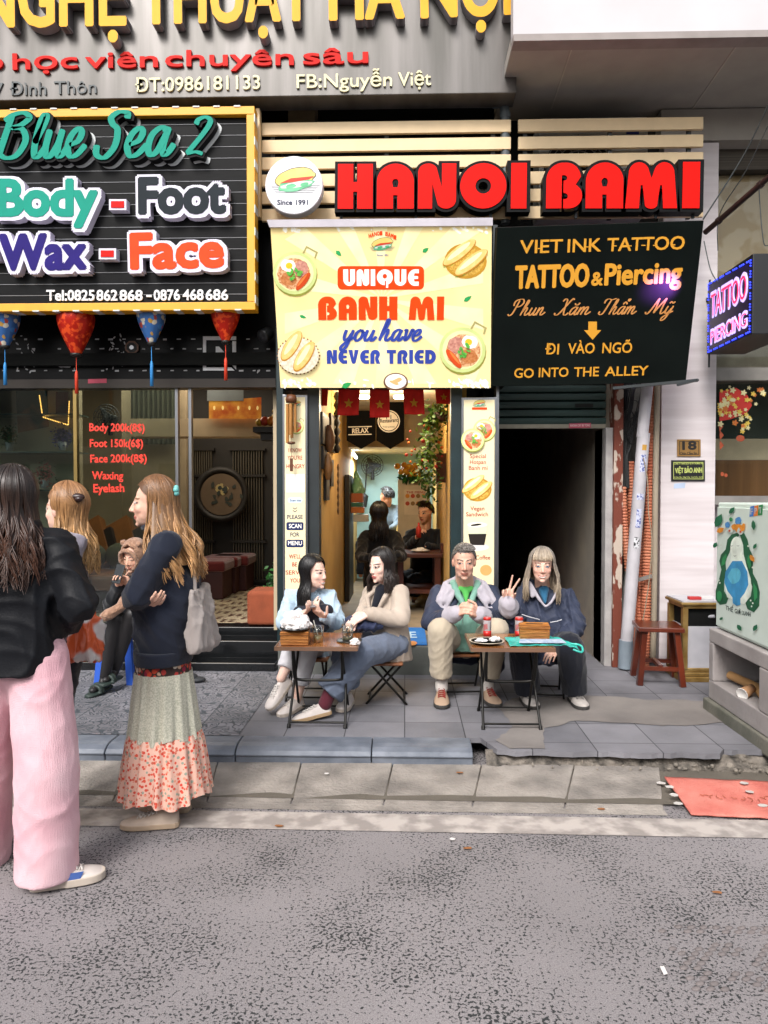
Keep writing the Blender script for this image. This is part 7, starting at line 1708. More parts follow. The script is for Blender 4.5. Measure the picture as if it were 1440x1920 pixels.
def open_jacket(J, parent, seed, gap=.085, hem=.2, mats=None):
    ss, hs_, sm_, hm, up = frames(J); f = ss.cross(up).normalized()
    b = Blob()
    for s_, k in (('L', 1), ('R', -1)):
        sh, el, wr = J['sh' + s_], J['el' + s_], J['wr' + s_]
        b.chain([sh, el, el.lerp(wr, .82)], [.07, .068, .052]); b.cap(sh, sm_ + up * .03 + ss * k * .05, .075, .05)
        # front panel: hangs from the shoulder, open in the middle
        b.loft([(hm - up * hem + ss * k * .2 + f * .0, ss, .075, f, .14), (hm + up * .1 + ss * k * .185 + f * .02, ss, .075, f, .15), (hm + up * .28 + ss * k * .155 + f * .03, ss, .08, f, .135), (sm_ + ss * k * .11 - up * .04 + f * .02, ss, .085, f, .1), (sm_ + ss * k * .1 + up * .04, ss, .06, f, .06)])
    b.loft([(hm - up * hem - f * .11, ss, .22, f, .04), (hm + up * .2 - f * .12, ss, .2, f, .04), (sm_ - up * .02 - f * .08, ss, .17, f, .045), (sm_ + up * .06 - f * .06, ss, .1, f, .04)])
    return b.remesh(.008, 4).folds(.014, 14, seed, up).build('jacket', M_navy, parent)
jk = open_jacket(J, man, 5)
ss, hs_, sm_, hm, up = frames(J); f = ss.cross(up).normalized()
for k in (1, -1):       # pale lining folded back as wide lapels
    base_ = V(J['neck'])
    pts = [base_ + ss * k * .045 - f * .035 + up * .06, base_ + ss * k * .15 + f * .01 + up * .015, base_ + ss * k * .205 + f * .085 - up * .09, base_ + ss * k * .165 + f * .115 - up * .16, base_ + ss * k * .115 + f * .1 - up * .085, base_ + ss * k * .075 + f * .07 - up * .02]
    q = Blob(); 
    for i in range(6): q.cap(pts[i], pts[(i + 1) % 6], .016, .016)
    for a, b_2 in ((0, 4), (1, 5), (1, 4), (2, 4), (0, 1)): q.cap(pts[a], pts[b_2], .017, .017)
    q.cap(pts[1].lerp(pts[5], .5), pts[2].lerp(pts[4], .5), .024, .024); q.remesh(.007, 6).folds(.005, 16, 2).build('lapel', M_lin, jk, wloc(man))
for s_ in 'LR':
    e, w_2 = J['el' + s_], J['wr' + s_]; q = Blob().cap(e.lerp(w_2, .78), e.lerp(w_2, .98), .064, .058); q.remesh(.007, 3).folds(.004, 20, 2).build('cuff', M_lin, jk, wloc(man))
M_khaki = cloth('khaki trousers', '#a89c88', '#b7ab97')
legs(J, 'trousers', M_khaki, man, r=(.1, .092, .075), end=.84, seed=3, fold=.006)
M_sand = mat('sand suede', '#a78e78', rough=.8, bump=.2, bscale=150); M_redl = mat('red laces', '#8e2f28', rough=.8); M_dsole = mat('dark sole', '#3a3836', rough=.8)
for an, d in ((J['anR'], (-.04, -1, 0)), (J['anL'], (.22, -1, 0))):
    q = Blob().cap(an + V((0, 0, .03)), an + V((0, .0, -.02)), .043, .045); q.remesh(.007, 2).build('sock', cloth('white sock', '#c4beb8'), man)
    dv = V(d).normalized(); shoe(man, V((an.x, an.y, PZ + .006)) - dv * .075, dv, L=.285, m_up=M_sand, m_sole=M_dsole, m_lace=M_redl, w=1.15, high=.02)
# ---- woman making a peace sign
Fp = Frame(P(1016, 1061, Y=5.28), (-.1, -1, .0), (.02, 0, 1), 1.0)
J = J_(neck=P(1017, 1100, Y=5.36), shR=P(980, 1119, Y=5.39), shL=P(1062, 1119, Y=5.39), elR=P(962, 1172, Y=5.25), elL=P(1083, 1172, Y=5.28), wrR=P(952, 1130, Y=5.12), wrL=P(1046, 1214, Y=5.14),
       hiR=P(992, 1210, Y=5.42), hiL=P(1042, 1210, Y=5.42), knR=P(980, 1208, Y=5.02), knL=P(1068, 1212, Y=5.04), anR=P(988, 1296, Y=5.14), anL=P(1079, 1298, Y=5.14))
pw, S = person('smiling woman with long grey hair making a peace sign in a navy rain jacket', J, Fp, skin='#dab09c', jaw=1.0, ears=.4,
    hands=(dict(w=J['wrR'], d=(-.02, -.15, 1), n=(.12, -1, -.1), left=False, curls=(.04, .04, 1.35, 1.35), spread=.42, thumb=1.2, th=(.35, .75, .65)), dict(w=J['wrL'], d=P(1030, 1228, Y=5.02) - J['wrL'], n=(-.2, .1, -1), left=True, curls=(.4, .4, .4, .4), thumb=.4)),
    brow='#5a463a', lips='#b04a44', smile=1.0, teeth=True, blush=.28, eyes=.8, iris='#41566a', lines=.2)
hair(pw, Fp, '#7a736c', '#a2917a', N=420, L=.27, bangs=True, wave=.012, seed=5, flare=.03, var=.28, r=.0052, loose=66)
def hoodx(b): b.cap(J['neck'] + V((-.1, .02, .02)), J['neck'] + V((-.07, .07, .03)), .05, .05); b.cap(J['neck'] + V((-.07, .07, .03)), J['neck'] + V((.09, .06, .0)), .05, .045)
jk = top_garment(J, 'jacket', M_navy, pw, arm=(.068, .07, .058), w=(.24, .2, .19, .165), d=(.17, .15, .135, .1), hem=.1, belly=.04, seed=8, fold=.018, extra=hoodx)
n_ = V(J['neck'])
q = Blob(); q.cap(n_ + V((-.1, -.045, .03)), n_ + V((-.035, -.11, -.085)), .017, .012); q.cap(n_ + V((-.1, -.045, .03)), n_ + V((-.085, -.08, -.06)), .017, .014); q.cap(n_ + V((.1, -.06, -.02)), n_ + V((.04, -.12, -.095)), .014, .01); q.cap(n_ + V((.04, -.12, -.095)), n_ + V((.0, -.128, -.125)), .01, .008); q.cap(n_ + V((-.035, -.11, -.085)), n_ + V((.0, -.128, -.125)), .01, .008)
q.remesh(.006, 3).build('collar', M_lin, jk, wloc(pw))
q = Blob().cap(n_ + V((0, -.045, -.02)), n_ + V((0, -.105, -.1)), .04, .01); q.remesh(.007, 2).build('shirt', cloth('teal blue shirt', '#2a5f80'), pw)
e, w_2 = J['elR'], J['wrR']; q = Blob().cap(e.lerp(w_2, .76), e.lerp(w_2, .96), .076, .066); q.remesh(.007, 3).folds(.005, 20, 1).build('cuff', M_lin, jk, wloc(pw))
ss, hs_, sm_, hm, up = frames(J); f = ss.cross(up).normalized()
q = MB().m(mat('reflective piping', '#b9b9bd', rough=.4)); 
q.tube([P(978, 1152, Y=5.155), P(990, 1156, Y=5.15), P(1012, 1162, Y=5.15)], .004, 6); q.tube([P(1032, 1167, Y=5.155), P(1044, 1165, Y=5.16), P(1053, 1162, Y=5.18)], .004, 6); q.build('piping', None, jk, off=wloc(pw))
M_ink_t = cloth('dark navy trousers', '#171a24')
legs(J, 'trousers', M_ink_t, pw, r=(.1, .1, .088), end=.98, seed=6, fold=.007)
M_trail = mat('grey white trail shoe', '#a9a29c', rough=.7, color2='#c2bbb4', scale=25)
for an, d in ((J['anR'], (.12, -1, 0)), (J['anL'], (.08, -1, 0))):
    dv = V(d).normalized(); shoe(pw, V((an.x, an.y, PZ + .006)) - dv * .07, dv, L=.26, m_up=M_trail, m_sole=M_dsole, m_lace=mat('grey laces', '#6f6b68'), w=1.12, high=.01)
# ---- woman in the pale blue sweater
Fb = Frame(P(589, 1074, Y=5.22), (.86, -.52, .02), (.03, 0, 1), .97)
J = J_(neck=P(583, 1106, Y=5.28), shR=P(548, 1120, Y=5.32), shL=P(616, 1120, Y=5.28), elR=P(533, 1166, Y=5.2), elL=P(630, 1164, Y=5.17), wrR=P(562, 1152, Y=5.05), wrL=P(607, 1157, Y=5.04),
       hiR=P(560, 1212, Y=5.34), hiL=P(602, 1212, Y=5.32), knR=P(578, 1214, Y=4.96), knL=P(556, 1204, Y=4.95), anR=P(556, 1312, Y=4.92), anL=P(527, 1272, Y=4.86))
bw, S = person('young woman with long black hair in a pale blue sweater holding a phone', J, Fb, skin='#e2bfae', jaw=.95, nose=.85, ears=.4,
    hands=(dict(w=J['wrR'], d=P(582, 1144, Y=4.97) - J['wrR'], n=(.1, -.5, .85), left=False, curls=(.45, .5, .5, .55), thumb=.7), dict(w=J['wrL'], d=P(590, 1141, Y=4.97) - J['wrL'], n=(-.3, -.4, .8), left=True, curls=(.6, .65, .7, .7), thumb=.8)),
    brow='#2a2020', lips='#b8463f', smile=.9, teeth=True, blush=.2, eyes=.8)
hair(bw, Fb, '#0b0a0b', '#14100f', N=420, L=.3, wave=.006, seed=9, flare=.012, var=.5, part=-.3, r=.0054, loose=70)
M_swt = cloth('pale blue knit', '#a3bdd1', '#b5cbdc', bump=.5, bscale=130)
top_garment(J, 'sweater', M_swt, bw, arm=(.068, .07, .045), w=(.18, .165, .165, .14), d=(.14, .13, .125, .095), hem=.06, seed=11, fold=.012)
c = P(586, 1139, Y=4.955); ph_ = thing('phone', 'silver phone in the hands of the woman in the pale blue sweater', 'phone', c)
q_ = Euler((R(28), R(-6), R(12))).to_matrix(); bevel(MB().box(c - V((.038, .0, .004)), c + V((.038, .07, .004)), q_, c).build('phone_body', mat('silver phone', '#8f8b8e', rough=.3, metal=.5), ph_), .003)
M_wpant = cloth('white cotton trousers', '#c3c2c6', '#d2d1d4')
legs(J, 'trousers', M_wpant, bw, r=(.088, .078, .058), hip=.105, end=.72, seed=12, fold=.005)
for (an, kn), d, up_, off in (((J['anR'], J['knR']), (-.42, -.75, -.05), (0, 0, 1), None), ((J['anL'], J['knL']), (-.5, -.62, -.62), (-.3, -.35, .8), 1)):
    dv = V(d).normalized()
    h = V((an.x, an.y, PZ + .012)) - V((dv.x, dv.y, 0)).normalized() * .06 if off is None else an - dv * .05 - V(up_).normalized() * .085
    shoe(bw, h, dv, up_, L=.245, m_up=M_white_sh, m_sole=M_sole, m_lace=M_lacew, w=.98)
q = Blob(); c = P(590, 1165, Y=5.1); q.ball(c, (.1, .07, .1)); q.cap(c + V((-.1, .0, .06)), c + V((.08, -.02, .08)), .05, .05); q.cap(c + V((-.02, 0, .07)), c + V((.02, 0, .12)), .05, .04)
o = q.remesh(.008, 4).folds(.016, 16, 5).build('backpack', cloth('black navy bag nylon', '#171a26', rough=.6), None, c); o.location = c; tag(o, 'dark navy backpack on the lap of the woman in the pale blue sweater', 'bag')
# ---- woman in the beige blazer
Fz = Frame(P(715, 1061, Y=5.2), (-.72, -.68, -.1), (-.08, 0, 1), .97)
J = J_(neck=P(725, 1099, Y=5.24), shR=P(698, 1112, Y=5.34), shL=P(751, 1112, Y=5.16), elR=P(686, 1146, Y=5.28), elL=P(752, 1162, Y=5.06), wrR=P(677, 1150, Y=5.08), wrL=P(688, 1151, Y=4.98),
       hiR=P(716, 1207, Y=5.3), hiL=P(738, 1208, Y=5.16), knR=P(648, 1210, Y=5.02), knL=P(676, 1226, Y=4.84), anR=P(648, 1292, Y=5.06), anL=P(612, 1306, Y=4.76))
zw, S = person('young woman with dark shoulder length hair in a beige blazer and blue jeans', J, Fz, skin='#e3c0b0', jaw=.92, nose=.85, ears=.4,
    hands=(dict(w=J['wrR'], d=P(668, 1158, Y=5.02) - J['wrR'], n=(.1, .3, -1), left=False, curls=(.35, .35, .4, .4), thumb=.4), dict(w=J['wrL'], d=P(670, 1160, Y=4.96) - J['wrL'], n=(.1, .45, -1), left=True, curls=(.3, .35, .4, .4), thumb=.4)),
    brow='#2f2522', lips='#a84240', smile=.0, blush=.18, eyes=.9)
hair(zw, Fz, '#17120f', '#2a1f1a', N=420, L=.2, wave=.007, seed=14, flare=.02, var=.45, part=.5, r=.0052, loose=64)
M_blz = cloth('beige wool blazer', '#a89a8c', '#b8aa9c')
ss, hs_, sm_, hm, up = frames(J); fz = ss.cross(up).normalized()
bz_ = top_garment(J, 'blazer', M_blz, zw, arm=(.068, .065, .05), w=(.175, .16, .155, .135), d=(.15, .13, .12, .09), hem=.13, hemdir=(.05, .08, -1), seed=15, fold=.01, freq=12)
for k in (1, -1):
    a = V(J['neck']) + ss * k * .05 + up * .01 - fz * .0; b_2 = V(J['neck']) + ss * k * .085 + fz * .115 - up * .07; c_2 = V(J['neck']) + ss * k * .012 + fz * .15 - up * .2
    q = Blob().chain([a, b_2, c_2], [.014, .018, .007]); q.cap(a, c_2, .01, .006); q.remesh(.006, 3).build('lapel', M_blz, bz_, wloc(zw))
q = Blob().cap(V(J['neck']) + fz * .05 - up * .03, V(J['neck']) + fz * .118 - up * .13, .05, .03); q.remesh(.007, 2).build('shirt', cloth('dark navy top', '#12151f'), zw)
q = MB(); pc = P(738, 1205, Y=5.0); 
M_jean = cloth('washed grey blue denim', '#5c6678', '#6d7789', bump=.35)
legs(J, 'jeans', M_jean, zw, r={'L': (.1, .1, .098), 'R': (.1, .095, .1)}, hip=.11, end=.92, seed=17, fold=.007)
an = J['anL']; dv = V((-.85, -.42, -.22)).normalized(); shoe(zw, V((an.x, an.y, PZ + .02)) - V((dv.x, dv.y, 0)) * .03, dv + V((0, 0, .12)), (-.35, 0, 1), L=.255, m_up=M_white_sh, m_sole=mat('gum sole', '#a58a68', rough=.7), m_lace=M_lacew)
q = Blob().cap(J['knL'].lerp(an, .9), an + V((-.01, 0, -.05)), .045, .045); q.remesh(.007, 2).build('sock', cloth('maroon sock', '#5a2430'), zw)
an = J['anR']; shoe(zw, V((an.x + .03, an.y + .03, PZ + .006)), (-.2, -1, 0), L=.245, m_up=M_white_sh, m_sole=M_sole, m_lace=M_lacew)
c = P(682, 1172, Y=5.02); q = Blob(); q.ball(c, (.11, .08, .045)); q.cap(c + V((-.09, 0, .01)), c + V((.1, -.0, .0)), .05, .045)
o = q.remesh(.008, 3).folds(.018, 18, 8).build('shoulder_bag', cloth('navy bag nylon', '#232b47', rough=.6), None, c); o.location = c; tag(o, 'navy bag on the lap of the woman in the beige blazer', 'bag')
# ---- woman in profile with the long patchwork skirt
Fe = Frame(P(287, 943, Y=3.5), (-1, -.12, -.03), (0, 0, 1), .98)
J = J_(neck=P(299, 988, Y=3.52), shL=P(316, 1020, Y=3.38), shR=P(312, 1020, Y=3.70), elL=P(258, 1116, Y=3.33), elR=P(262, 1116, Y=3.76), wrL=P(262, 1126, Y=3.58), wrR=P(270, 1132, Y=3.42),
       hiL=P(308, 1226, Y=3.48), hiR=P(306, 1226, Y=3.58), knL=P(302, 1380, Y=3.48), knR=P(300, 1380, Y=3.58), anL=P(296, 1512, Y=3.47), anR=P(285, 1510, Y=3.6))
ew, S = person('blonde woman in profile with crossed arms, navy sweatshirt and long patchwork skirt', J, Fe, skin='#ddb19b', nose=1.2, jaw=.95, base=V((P(300, 1540, Z=0).x, 3.54, 0)),
    hands=(dict(w=J['wrR'], d=P(292, 1132, Y=3.33) - J['wrR'], n=(.1, .4, 1), left=False, curls=(.35, .4, .45, .5), thumb=.4), dict(w=J['wrL'], d=(.1, 1, -.1), n=(.9, 0, .2), left=True, curls=(.3, .3, .3, .3))),
    brow='#7a5a40', lips='#b5655a', smile=.5, blush=.22, eyes=.7)
hair(ew, Fe, '#6b4a30', '#b98d5c', N=640, L=.37, wave=.024, seed=21, flare=.02, back=.1, var=.35, r=.0047, tuck=1.6, front=80)
cl = Fe.w(.03, -.105, .055); q = MB()
for k in range(5): q.ball(cl + (Fe.u * math.cos(k * 1.26) + Fe.s * math.sin(k * 1.26)) * .016 * .9 - Fe.f * .012, (.013, .011, .013), 10, 6)
q.build('hair_clip', mat('turquoise hair clip', '#6fbcb9', rough=.4), ew)
M_nvs = cloth('navy sweatshirt', '#161b28', '#1c2231', bump=.35)
top_garment(J, 'sweatshirt', M_nvs, ew, arm=(.072, .074, .05), w=(.155, .175, .18, .135), d=(.125, .155, .15, .1), hem=.03, belly=-.005, seed=23, fold=.012, freq=11, voxel=.008, smooth=5)
q = Blob(); c = (J['hiL'] + J['hiR']) / 2
q.loft([(c + V((0, 0, -.035)), V((1, 0, 0)), .134, V((0, 1, 0)), .17), (c + V((0, 0, .03)), V((1, 0, 0)), .135, V((0, 1, 0)), .175)], e=2); q.remesh(.007, 2).build('waist_rib', M_nvs, ew)
n_ = V(J['neck']); q = Blob()
for k in range(14):
    a = 2 * math.pi * k / 14; a2 = a + 2 * math.pi / 14; q.cap(n_ + V((.07 * math.cos(a), .068 * math.sin(a), .0)), n_ + V((.07 * math.cos(a2), .068 * math.sin(a2), .0)), .018, .018)
q.remesh(.007, 2).build('collar', M_nvs, ew)
M_fl1, r_1 = floral('floral waistband', '#3a2a26', ['#b03a34', '#c9a58a', '#c8472e', '#d9cdbd', '#8c1f3a'], 38, .85); r_1.color_ramp.elements[0].position = .6; r_1.color_ramp.elements[1].position = .66
M_fl2, r_2 = floral('coral floral cotton', '#dcb09e', ['#cf4a35', '#c2604c', '#d98a72', '#c94535', '#8f9a8a'], 62, .85); r_2.color_ramp.elements[0].position = .56; r_2.color_ramp.elements[1].position = .64
M_ggr = cloth('grey green print cotton', '#a5a594', '#c6c4b4', scale=160, thresh=(.4, .6))
z_t, z_w, z_m, z_b = P(300, 1224, Y=3.5).z, P(300, 1260, Y=3.5).z, P(300, 1378, Y=3.5).z, P(300, 1526, Y=3.31).z + .018
xc = lambda z: P(305, 1230, Y=3.52).x + (z_t - z) * .012
def skirt(z1, z0, ra, rb, pleat, n, seed, scal=0.0, puff=0):
    r1 = random.Random(seed); ph = [r1.uniform(0, 6.28) for _ in range(6)]
    def fn(u, v):
        a = u * 2 * math.pi; z = z1 + (z0 - z1) * v; rr = ra + (rb - ra) * v + puff * math.sin(min(1, v * 5) * math.pi / 2)
        k = 1 + pleat * (.35 + .65 * v) * (math.sin(a * n + ph[0] + .8 * math.sin(a * 3 + ph[1])) + .45 * math.sin(a * (n * 1.7 // 1) + ph[2] + v * 2)) ; 
        dz = scal * v * math.sin(a * 5 + ph[3])
        return V((xc(z) + rr * .94 * k * math.cos(a), 3.53 + rr * k * math.sin(a), z + dz))
    return MB().grid(fn, 200, 24)
sk_ = skirt(z_t, z_w, .132, .136, .012, 16, 1).build('skirt', M_fl1, ew)
skirt(z_w + .003, z_m + .0, .14, .175, .05, 15, 2, .012).build('middle_tier', M_ggr, sk_, off=wloc(ew)); skirt(z_m + .012, z_b, .172, .212, .062, 17, 3, .016, .012).build('bottom_tier', M_fl2, sk_, off=wloc(ew))
M_crm = mat('cream trainer', '#b9a796', rough=.6, var=.1, scale=14)
shoe(ew, V((P(342, 1540, Z=0).x, 3.44, .006)), (-1, -.12, 0), L=.265, m_up=M_crm, m_sole=mat('tan sole', '#a8937c', rough=.7), m_lace=M_lacew, high=-.005)
shoe(ew, V((P(350, 1530, Z=0).x, 3.6, .006)), (-1, .12, 0), L=.26, m_up=M_crm, m_sole=MATS['tan sole'], m_lace=M_lacew)
q = Blob(); c = P(378, 1158, Y=3.52)
q.loft([(c + V((-.0, 0, -.15)), V((1, 0, 0)), .05, V((0, 1, 0)), .15), (c + V((.008, 0, -.12)), V((1, 0, 0)), .06, V((0, 1, 0)), .165), (c + V((0, 0, .05)), V((1, 0, 0)), .04, V((0, 1, 0)), .16), (c + V((-.01, 0, .15)), V((1, 0, 0)), .02, V((0, 1, 0)), .14)])
S = q.remesh(.008, 3).folds(.014, 14, 3); tb = S.build('tote_bag', cloth('greige canvas', '#8f8783', '#9d9591'), None, c); tb.location = c; tag(tb, 'greige canvas tote bag hanging behind the blonde woman', 'bag')
MB().tube(smooth_path([c + V((-.01, -.07, .14)), c + V((-.03, -.03, .28)), P(345, 1040, Y=3.5), P(330, 1014, Y=3.5) + V((0, 0, .03))], 6), .009, 6).build('strap', MATS['greige canvas'], tb)
# ---- dark haired woman seen from behind
Ff = Frame(P(26, 936, Y=2.9), (-.15, 1, -.02), (0, 0, 1), 1.0)
J = J_(neck=P(28, 995, Y=2.9), shR=P(102, 1022, Y=2.9), shL=P(-52, 1020, Y=2.92), elR=P(146, 1130, Y=2.86), elL=P(-100, 1130, Y=2.9), wrR=P(122, 1172, Y=3.05), wrL=P(-70, 1175, Y=3.1),
       hiR=P(72, 1235, Y=2.92), hiL=P(-18, 1235, Y=2.92), knR=P(88, 1430, Y=2.9), knL=P(-34, 1420, Y=2.98), anR=P(88, 1640, Y=2.92), anL=P(-38, 1610, Y=3.1))
fw, S = person('dark haired woman seen from behind in a black jacket and pink trousers', J, Ff, skin='#c08a70', base=V((P(30, 1680, Z=0).x, 2.92, 0)), voxel=.006,
    hands=(dict(w=J['wrR'], d=(-.6, .5, -.2), n=(-.3, -.8, 0), left=False),), brow='#2a1e18', lips='#a0584c')
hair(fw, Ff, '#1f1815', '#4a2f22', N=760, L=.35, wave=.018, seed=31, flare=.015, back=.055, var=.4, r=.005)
jk = top_garment(J, 'jacket', M_black_cl, fw, arm=(.068, .068, .055), w=(.19, .192, .2, .17), d=(.165, .16, .15, .11), hem=.045, seed=33, fold=.02, freq=9, voxel=.009, smooth=5)
q = Blob(); n_ = V(J['neck'])
for k in range(12): a = math.pi * k / 11; p = n_ + V((-.085 * math.cos(a), -.07 * math.sin(a) + .0, .02)); q.ball(p, (.026, .024, .032))
q.remesh(.008, 4).build('collar', M_black_cl, jk, wloc(fw)); MB().tube(smooth_path([n_ + V((-.1, -.075, .03)), n_ + V((-.04, -.11, .045)), n_ + V((.03, -.11, .04))], 5), .018, 8).build('inner_hood', cloth('pale grey hood', '#a9a1a3'), fw)
M_pink = gauze()
legs(J, 'trousers', M_pink, fw, r={'R': (.118, .122, .122), 'L': (.118, .12, .125)}, hip=.118, end=1.0, seed=34, fold=.0045, freq=11, voxel=.009, rise=.02)
c = V((P(48, 1680, Z=0).x, P(48, 1680, Z=0).y + .04, .006)); shoe(fw, c, (.92, .4, 0), L=.275, m_up=mat('worn white leather', '#c2bab4', rough=.5, var=.1, scale=9), m_sole=M_sole, m_lace=M_lacew, w=1.12, high=.012, sole_h=.032, patch=mat('blue shoe patch', '#35528f', rough=.6))
shoe(fw, V((J['anL'].x - .02, J['anL'].y - .06, .006)), (.1, 1, 0), L=.27, m_up=M_white_sh, m_sole=M_sole, m_lace=M_lacew, w=1.1)
# ---- ginger woman behind her
Fg = Frame(P(122, 955, Y=3.45), (-.97, .3, 0), (0, 0, 1), .97)
J = J_(neck=P(133, 998, Y=3.46), shL=P(136, 1022, Y=3.32), shR=P(112, 1022, Y=3.62), elL=P(118, 1120, Y=3.3), elR=P(95, 1120, Y=3.66), wrL=P(105, 1170, Y=3.28), wrR=P(90, 1180, Y=3.5), hiL=P(118, 1230, Y=3.38), hiR=P(104, 1230, Y=3.56),
       knL=P(102, 1390, Y=3.38), knR=P(98, 1390, Y=3.56), anL=P(104, 1540, Y=3.42), anR=P(98, 1530, Y=3.56))
gw, S = person('ginger haired woman in a grey top partly hidden behind the black jacket', J, Fg, skin='#e6bca8', base=V((P(105, 1560, Z=0).x, 3.45, 0)), voxel=.005, brow='#8a5a3a', lips='#b0685c', blush=.3, nose=1.05)
hair(gw, Fg, '#8a6240', '#c29a66', N=460, L=.3, wave=.016, seed=41, flare=.0, back=.035, var=.3, r=.0052, tuck=2.6, front=80)
q = MB().ball(Fg.w(.035, -.1, .06), (.04, .02, .018), 12, 8).ball(Fg.w(.045, -.12, .05), (.02, .014, .014), 10, 6); q.build('hair_clip', mat('dark brown clip', '#2a1613', rough=.35), gw)
top_garment(J, 'top', cloth('lilac grey jersey', '#85808a', '#948e98'), gw, arm=(.062, .055, .045), w=(.16, .15, .15, .125), d=(.11, .11, .11, .09), hem=.05, seed=43, voxel=.01)
legs(J, 'trousers', cloth('dark grey trousers', '#2a2b30'), gw, r=(.085, .07, .055), hip=.095, end=1.0, seed=44, voxel=.011)
for s_ in 'LR': shoe(gw, V((J['an' + s_].x + .05, J['an' + s_].y, .006)), (-1, .2, 0), L=.25, m_up=MATS['dark sole'], m_sole=M_dsole, m_lace=M_dsole, w=.95)
c = P(163, 1188, Y=3.25); q = Blob(); q.loft([(c + V((-.01, 0, -.125)), V((1, 0, 0)), .06, V((0, 1, 0)), .05), (c + V((0, 0, -.05)), V((1, 0, 0)), .07, V((0, 1, 0)), .06), (c + V((0, 0, .06)), V((1, 0, 0)), .05, V((0, 1, 0)), .05), (c + V((-.01, 0, .12)), V((1, 0, 0)), .02, V((0, 1, 0)), .025)])
m = mat('orange white carrier bag', '#c6c0bd', rough=.4, color2='#c9572a', thresh=(.47, .52), scale=7, detail=1); S = q.remesh(.008, 2).folds(.024, 18, 6); cb_ = S.build('carrier_bag', m, None, c); cb_.location = c; tag(cb_, 'crumpled orange and white carrier bag held by the ginger woman', 'bag')
MB().tube(smooth_path([c + V((-.01, 0, .11)), c.lerp(J['wrL'], .5) + V((.02, 0, .04)), J['wrL'] + V((0, 0, -.04))], 5), .008, 6).build('handle', m, cb_)
# ---- person in the bear hood
Fh = Frame(P(252, 1044, Y=5.5), (-.3, -.9, -.25), (0, -.2, 1), .93)
J = J_(neck=P(254, 1076, Y=5.58), shR=P(228, 1094, Y=5.6), shL=P(280, 1094, Y=5.62), elR=P(208, 1136, Y=5.5), elL=P(288, 1140, Y=5.5), wrR=P(224, 1100, Y=5.35), wrL=P(246, 1100, Y=5.34), hiR=P(238, 1150, Y=5.66), hiL=P(270, 1150, Y=5.66),
       knR=P(216, 1160, Y=5.3), knL=P(248, 1152, Y=5.3), anR=P(196, 1272, Y=5.33), anL=P(216, 1256, Y=5.42))
hw_, S = person('seated person in a brown bear-eared hood, black coat and tights looking at a phone', J, Fh, skin='#d9ab93', voxel=.005, hands=(dict(w=J['wrR'], d=(.0, -.3, 1), n=(.8, -.3, .2), left=False, curls=(.6, .6, .6, .6)), dict(w=J['wrL'], d=(-.4, -.3, .8), n=(-.5, -.6, 0), left=True, curls=(.8, .8, .8, .8))),
    brow='#2a1e1a', lips='#a5584e', eyes=.5, core=True)
M_fur = mat('brown teddy fleece', '#8d6a54', rough=1, color2='#a58068', scale=60, thresh=(.35, .65), bump=1, bscale=110, sheen=.3)
hb = MB(); 
def hood(u, v):
    th = R(4) + v * R(118); ph = R(42 + 276 * u) if v > .42 else (R(42 + 276 * u) if v > .55 else R(-0 + 360 * u) * (1 - max(0, (v - .3) / .12)) + R(42 + 276 * u) * max(0, min(1, (v - .3) / .12)) if v > .3 else R(360 * u))
    k = 1.12 + .02 * noise.noise(V((u * 20, v * 14, 0))); return Fh.w(.09 * k * math.sin(ph) * math.sin(th), -.012 + .108 * k * math.cos(ph) * math.sin(th), .03 + .112 * k * math.cos(th))
hb.grid(hood, 60, 28); hd = hb.build('bear_hood', M_fur, hw_); md = hd.modifiers.new('t', 'SOLIDIFY'); md.thickness = .018; md.offset = 1
q = Blob(); 
for k in range(24): 
    a = 2 * math.pi * k / 24; p = Fh.w(.078 * math.sin(a), .075 + .012 * math.cos(a), .0 + .082 * math.cos(a)); q.ball(p, .017)
for s_ in (-1, 1): q.ball(Fh.w(s_ * .075, .02, .12), (.026, .02, .026))
q.cap(Fh.w(-.03, .0, -.12), Fh.w(.04, .0, -.12), .05, .05); q.remesh(.007, 2).folds(.004, 50, 4).build('hood_trim', M_fur, hd, wloc(hw_))
q = Blob().cap(P(240, 1110, Y=5.38), P(226, 1138, Y=5.26), .03, .036).cap(P(226, 1138, Y=5.26), P(204, 1152, Y=5.2), .036, .042).cap(P(204, 1152, Y=5.2), P(196, 1156, Y=5.2), .042, .036); q.remesh(.008, 3).folds(.006, 40, 3).build('hood_paw', M_fur, hd, wloc(hw_))
M_coat = cloth('black wool coat', '#101318', '#171a20', bump=.4)
top_garment(J, 'coat', M_coat, hw_, arm=(.062, .062, .05), w=(.19, .16, .16, .135), d=(.15, .13, .12, .09), hem=.06, seed=53, voxel=.009, fold=.012)
q = Blob().cap(J['hiR'] + V((0, 0, .02)), J['knR'].lerp(J['hiR'], .3), .1, .08).cap(J['hiL'] + V((0, 0, .02)), J['knL'].lerp(J['hiL'], .3), .1, .085); q.remesh(.009, 3).build('skirt', M_coat, hw_)
M_tgt = mat('sheer black tights', '#1d1b1c', rough=.5, var=.2, scale=3)
legs(J, 'tights', M_tgt, hw_, r=(.085, .058, .036), hip=.09, end=1.0, seed=54, fold=.002, voxel=.008)
M_sld = mat('dark green rubber slide', '#26332f', rough=.6)
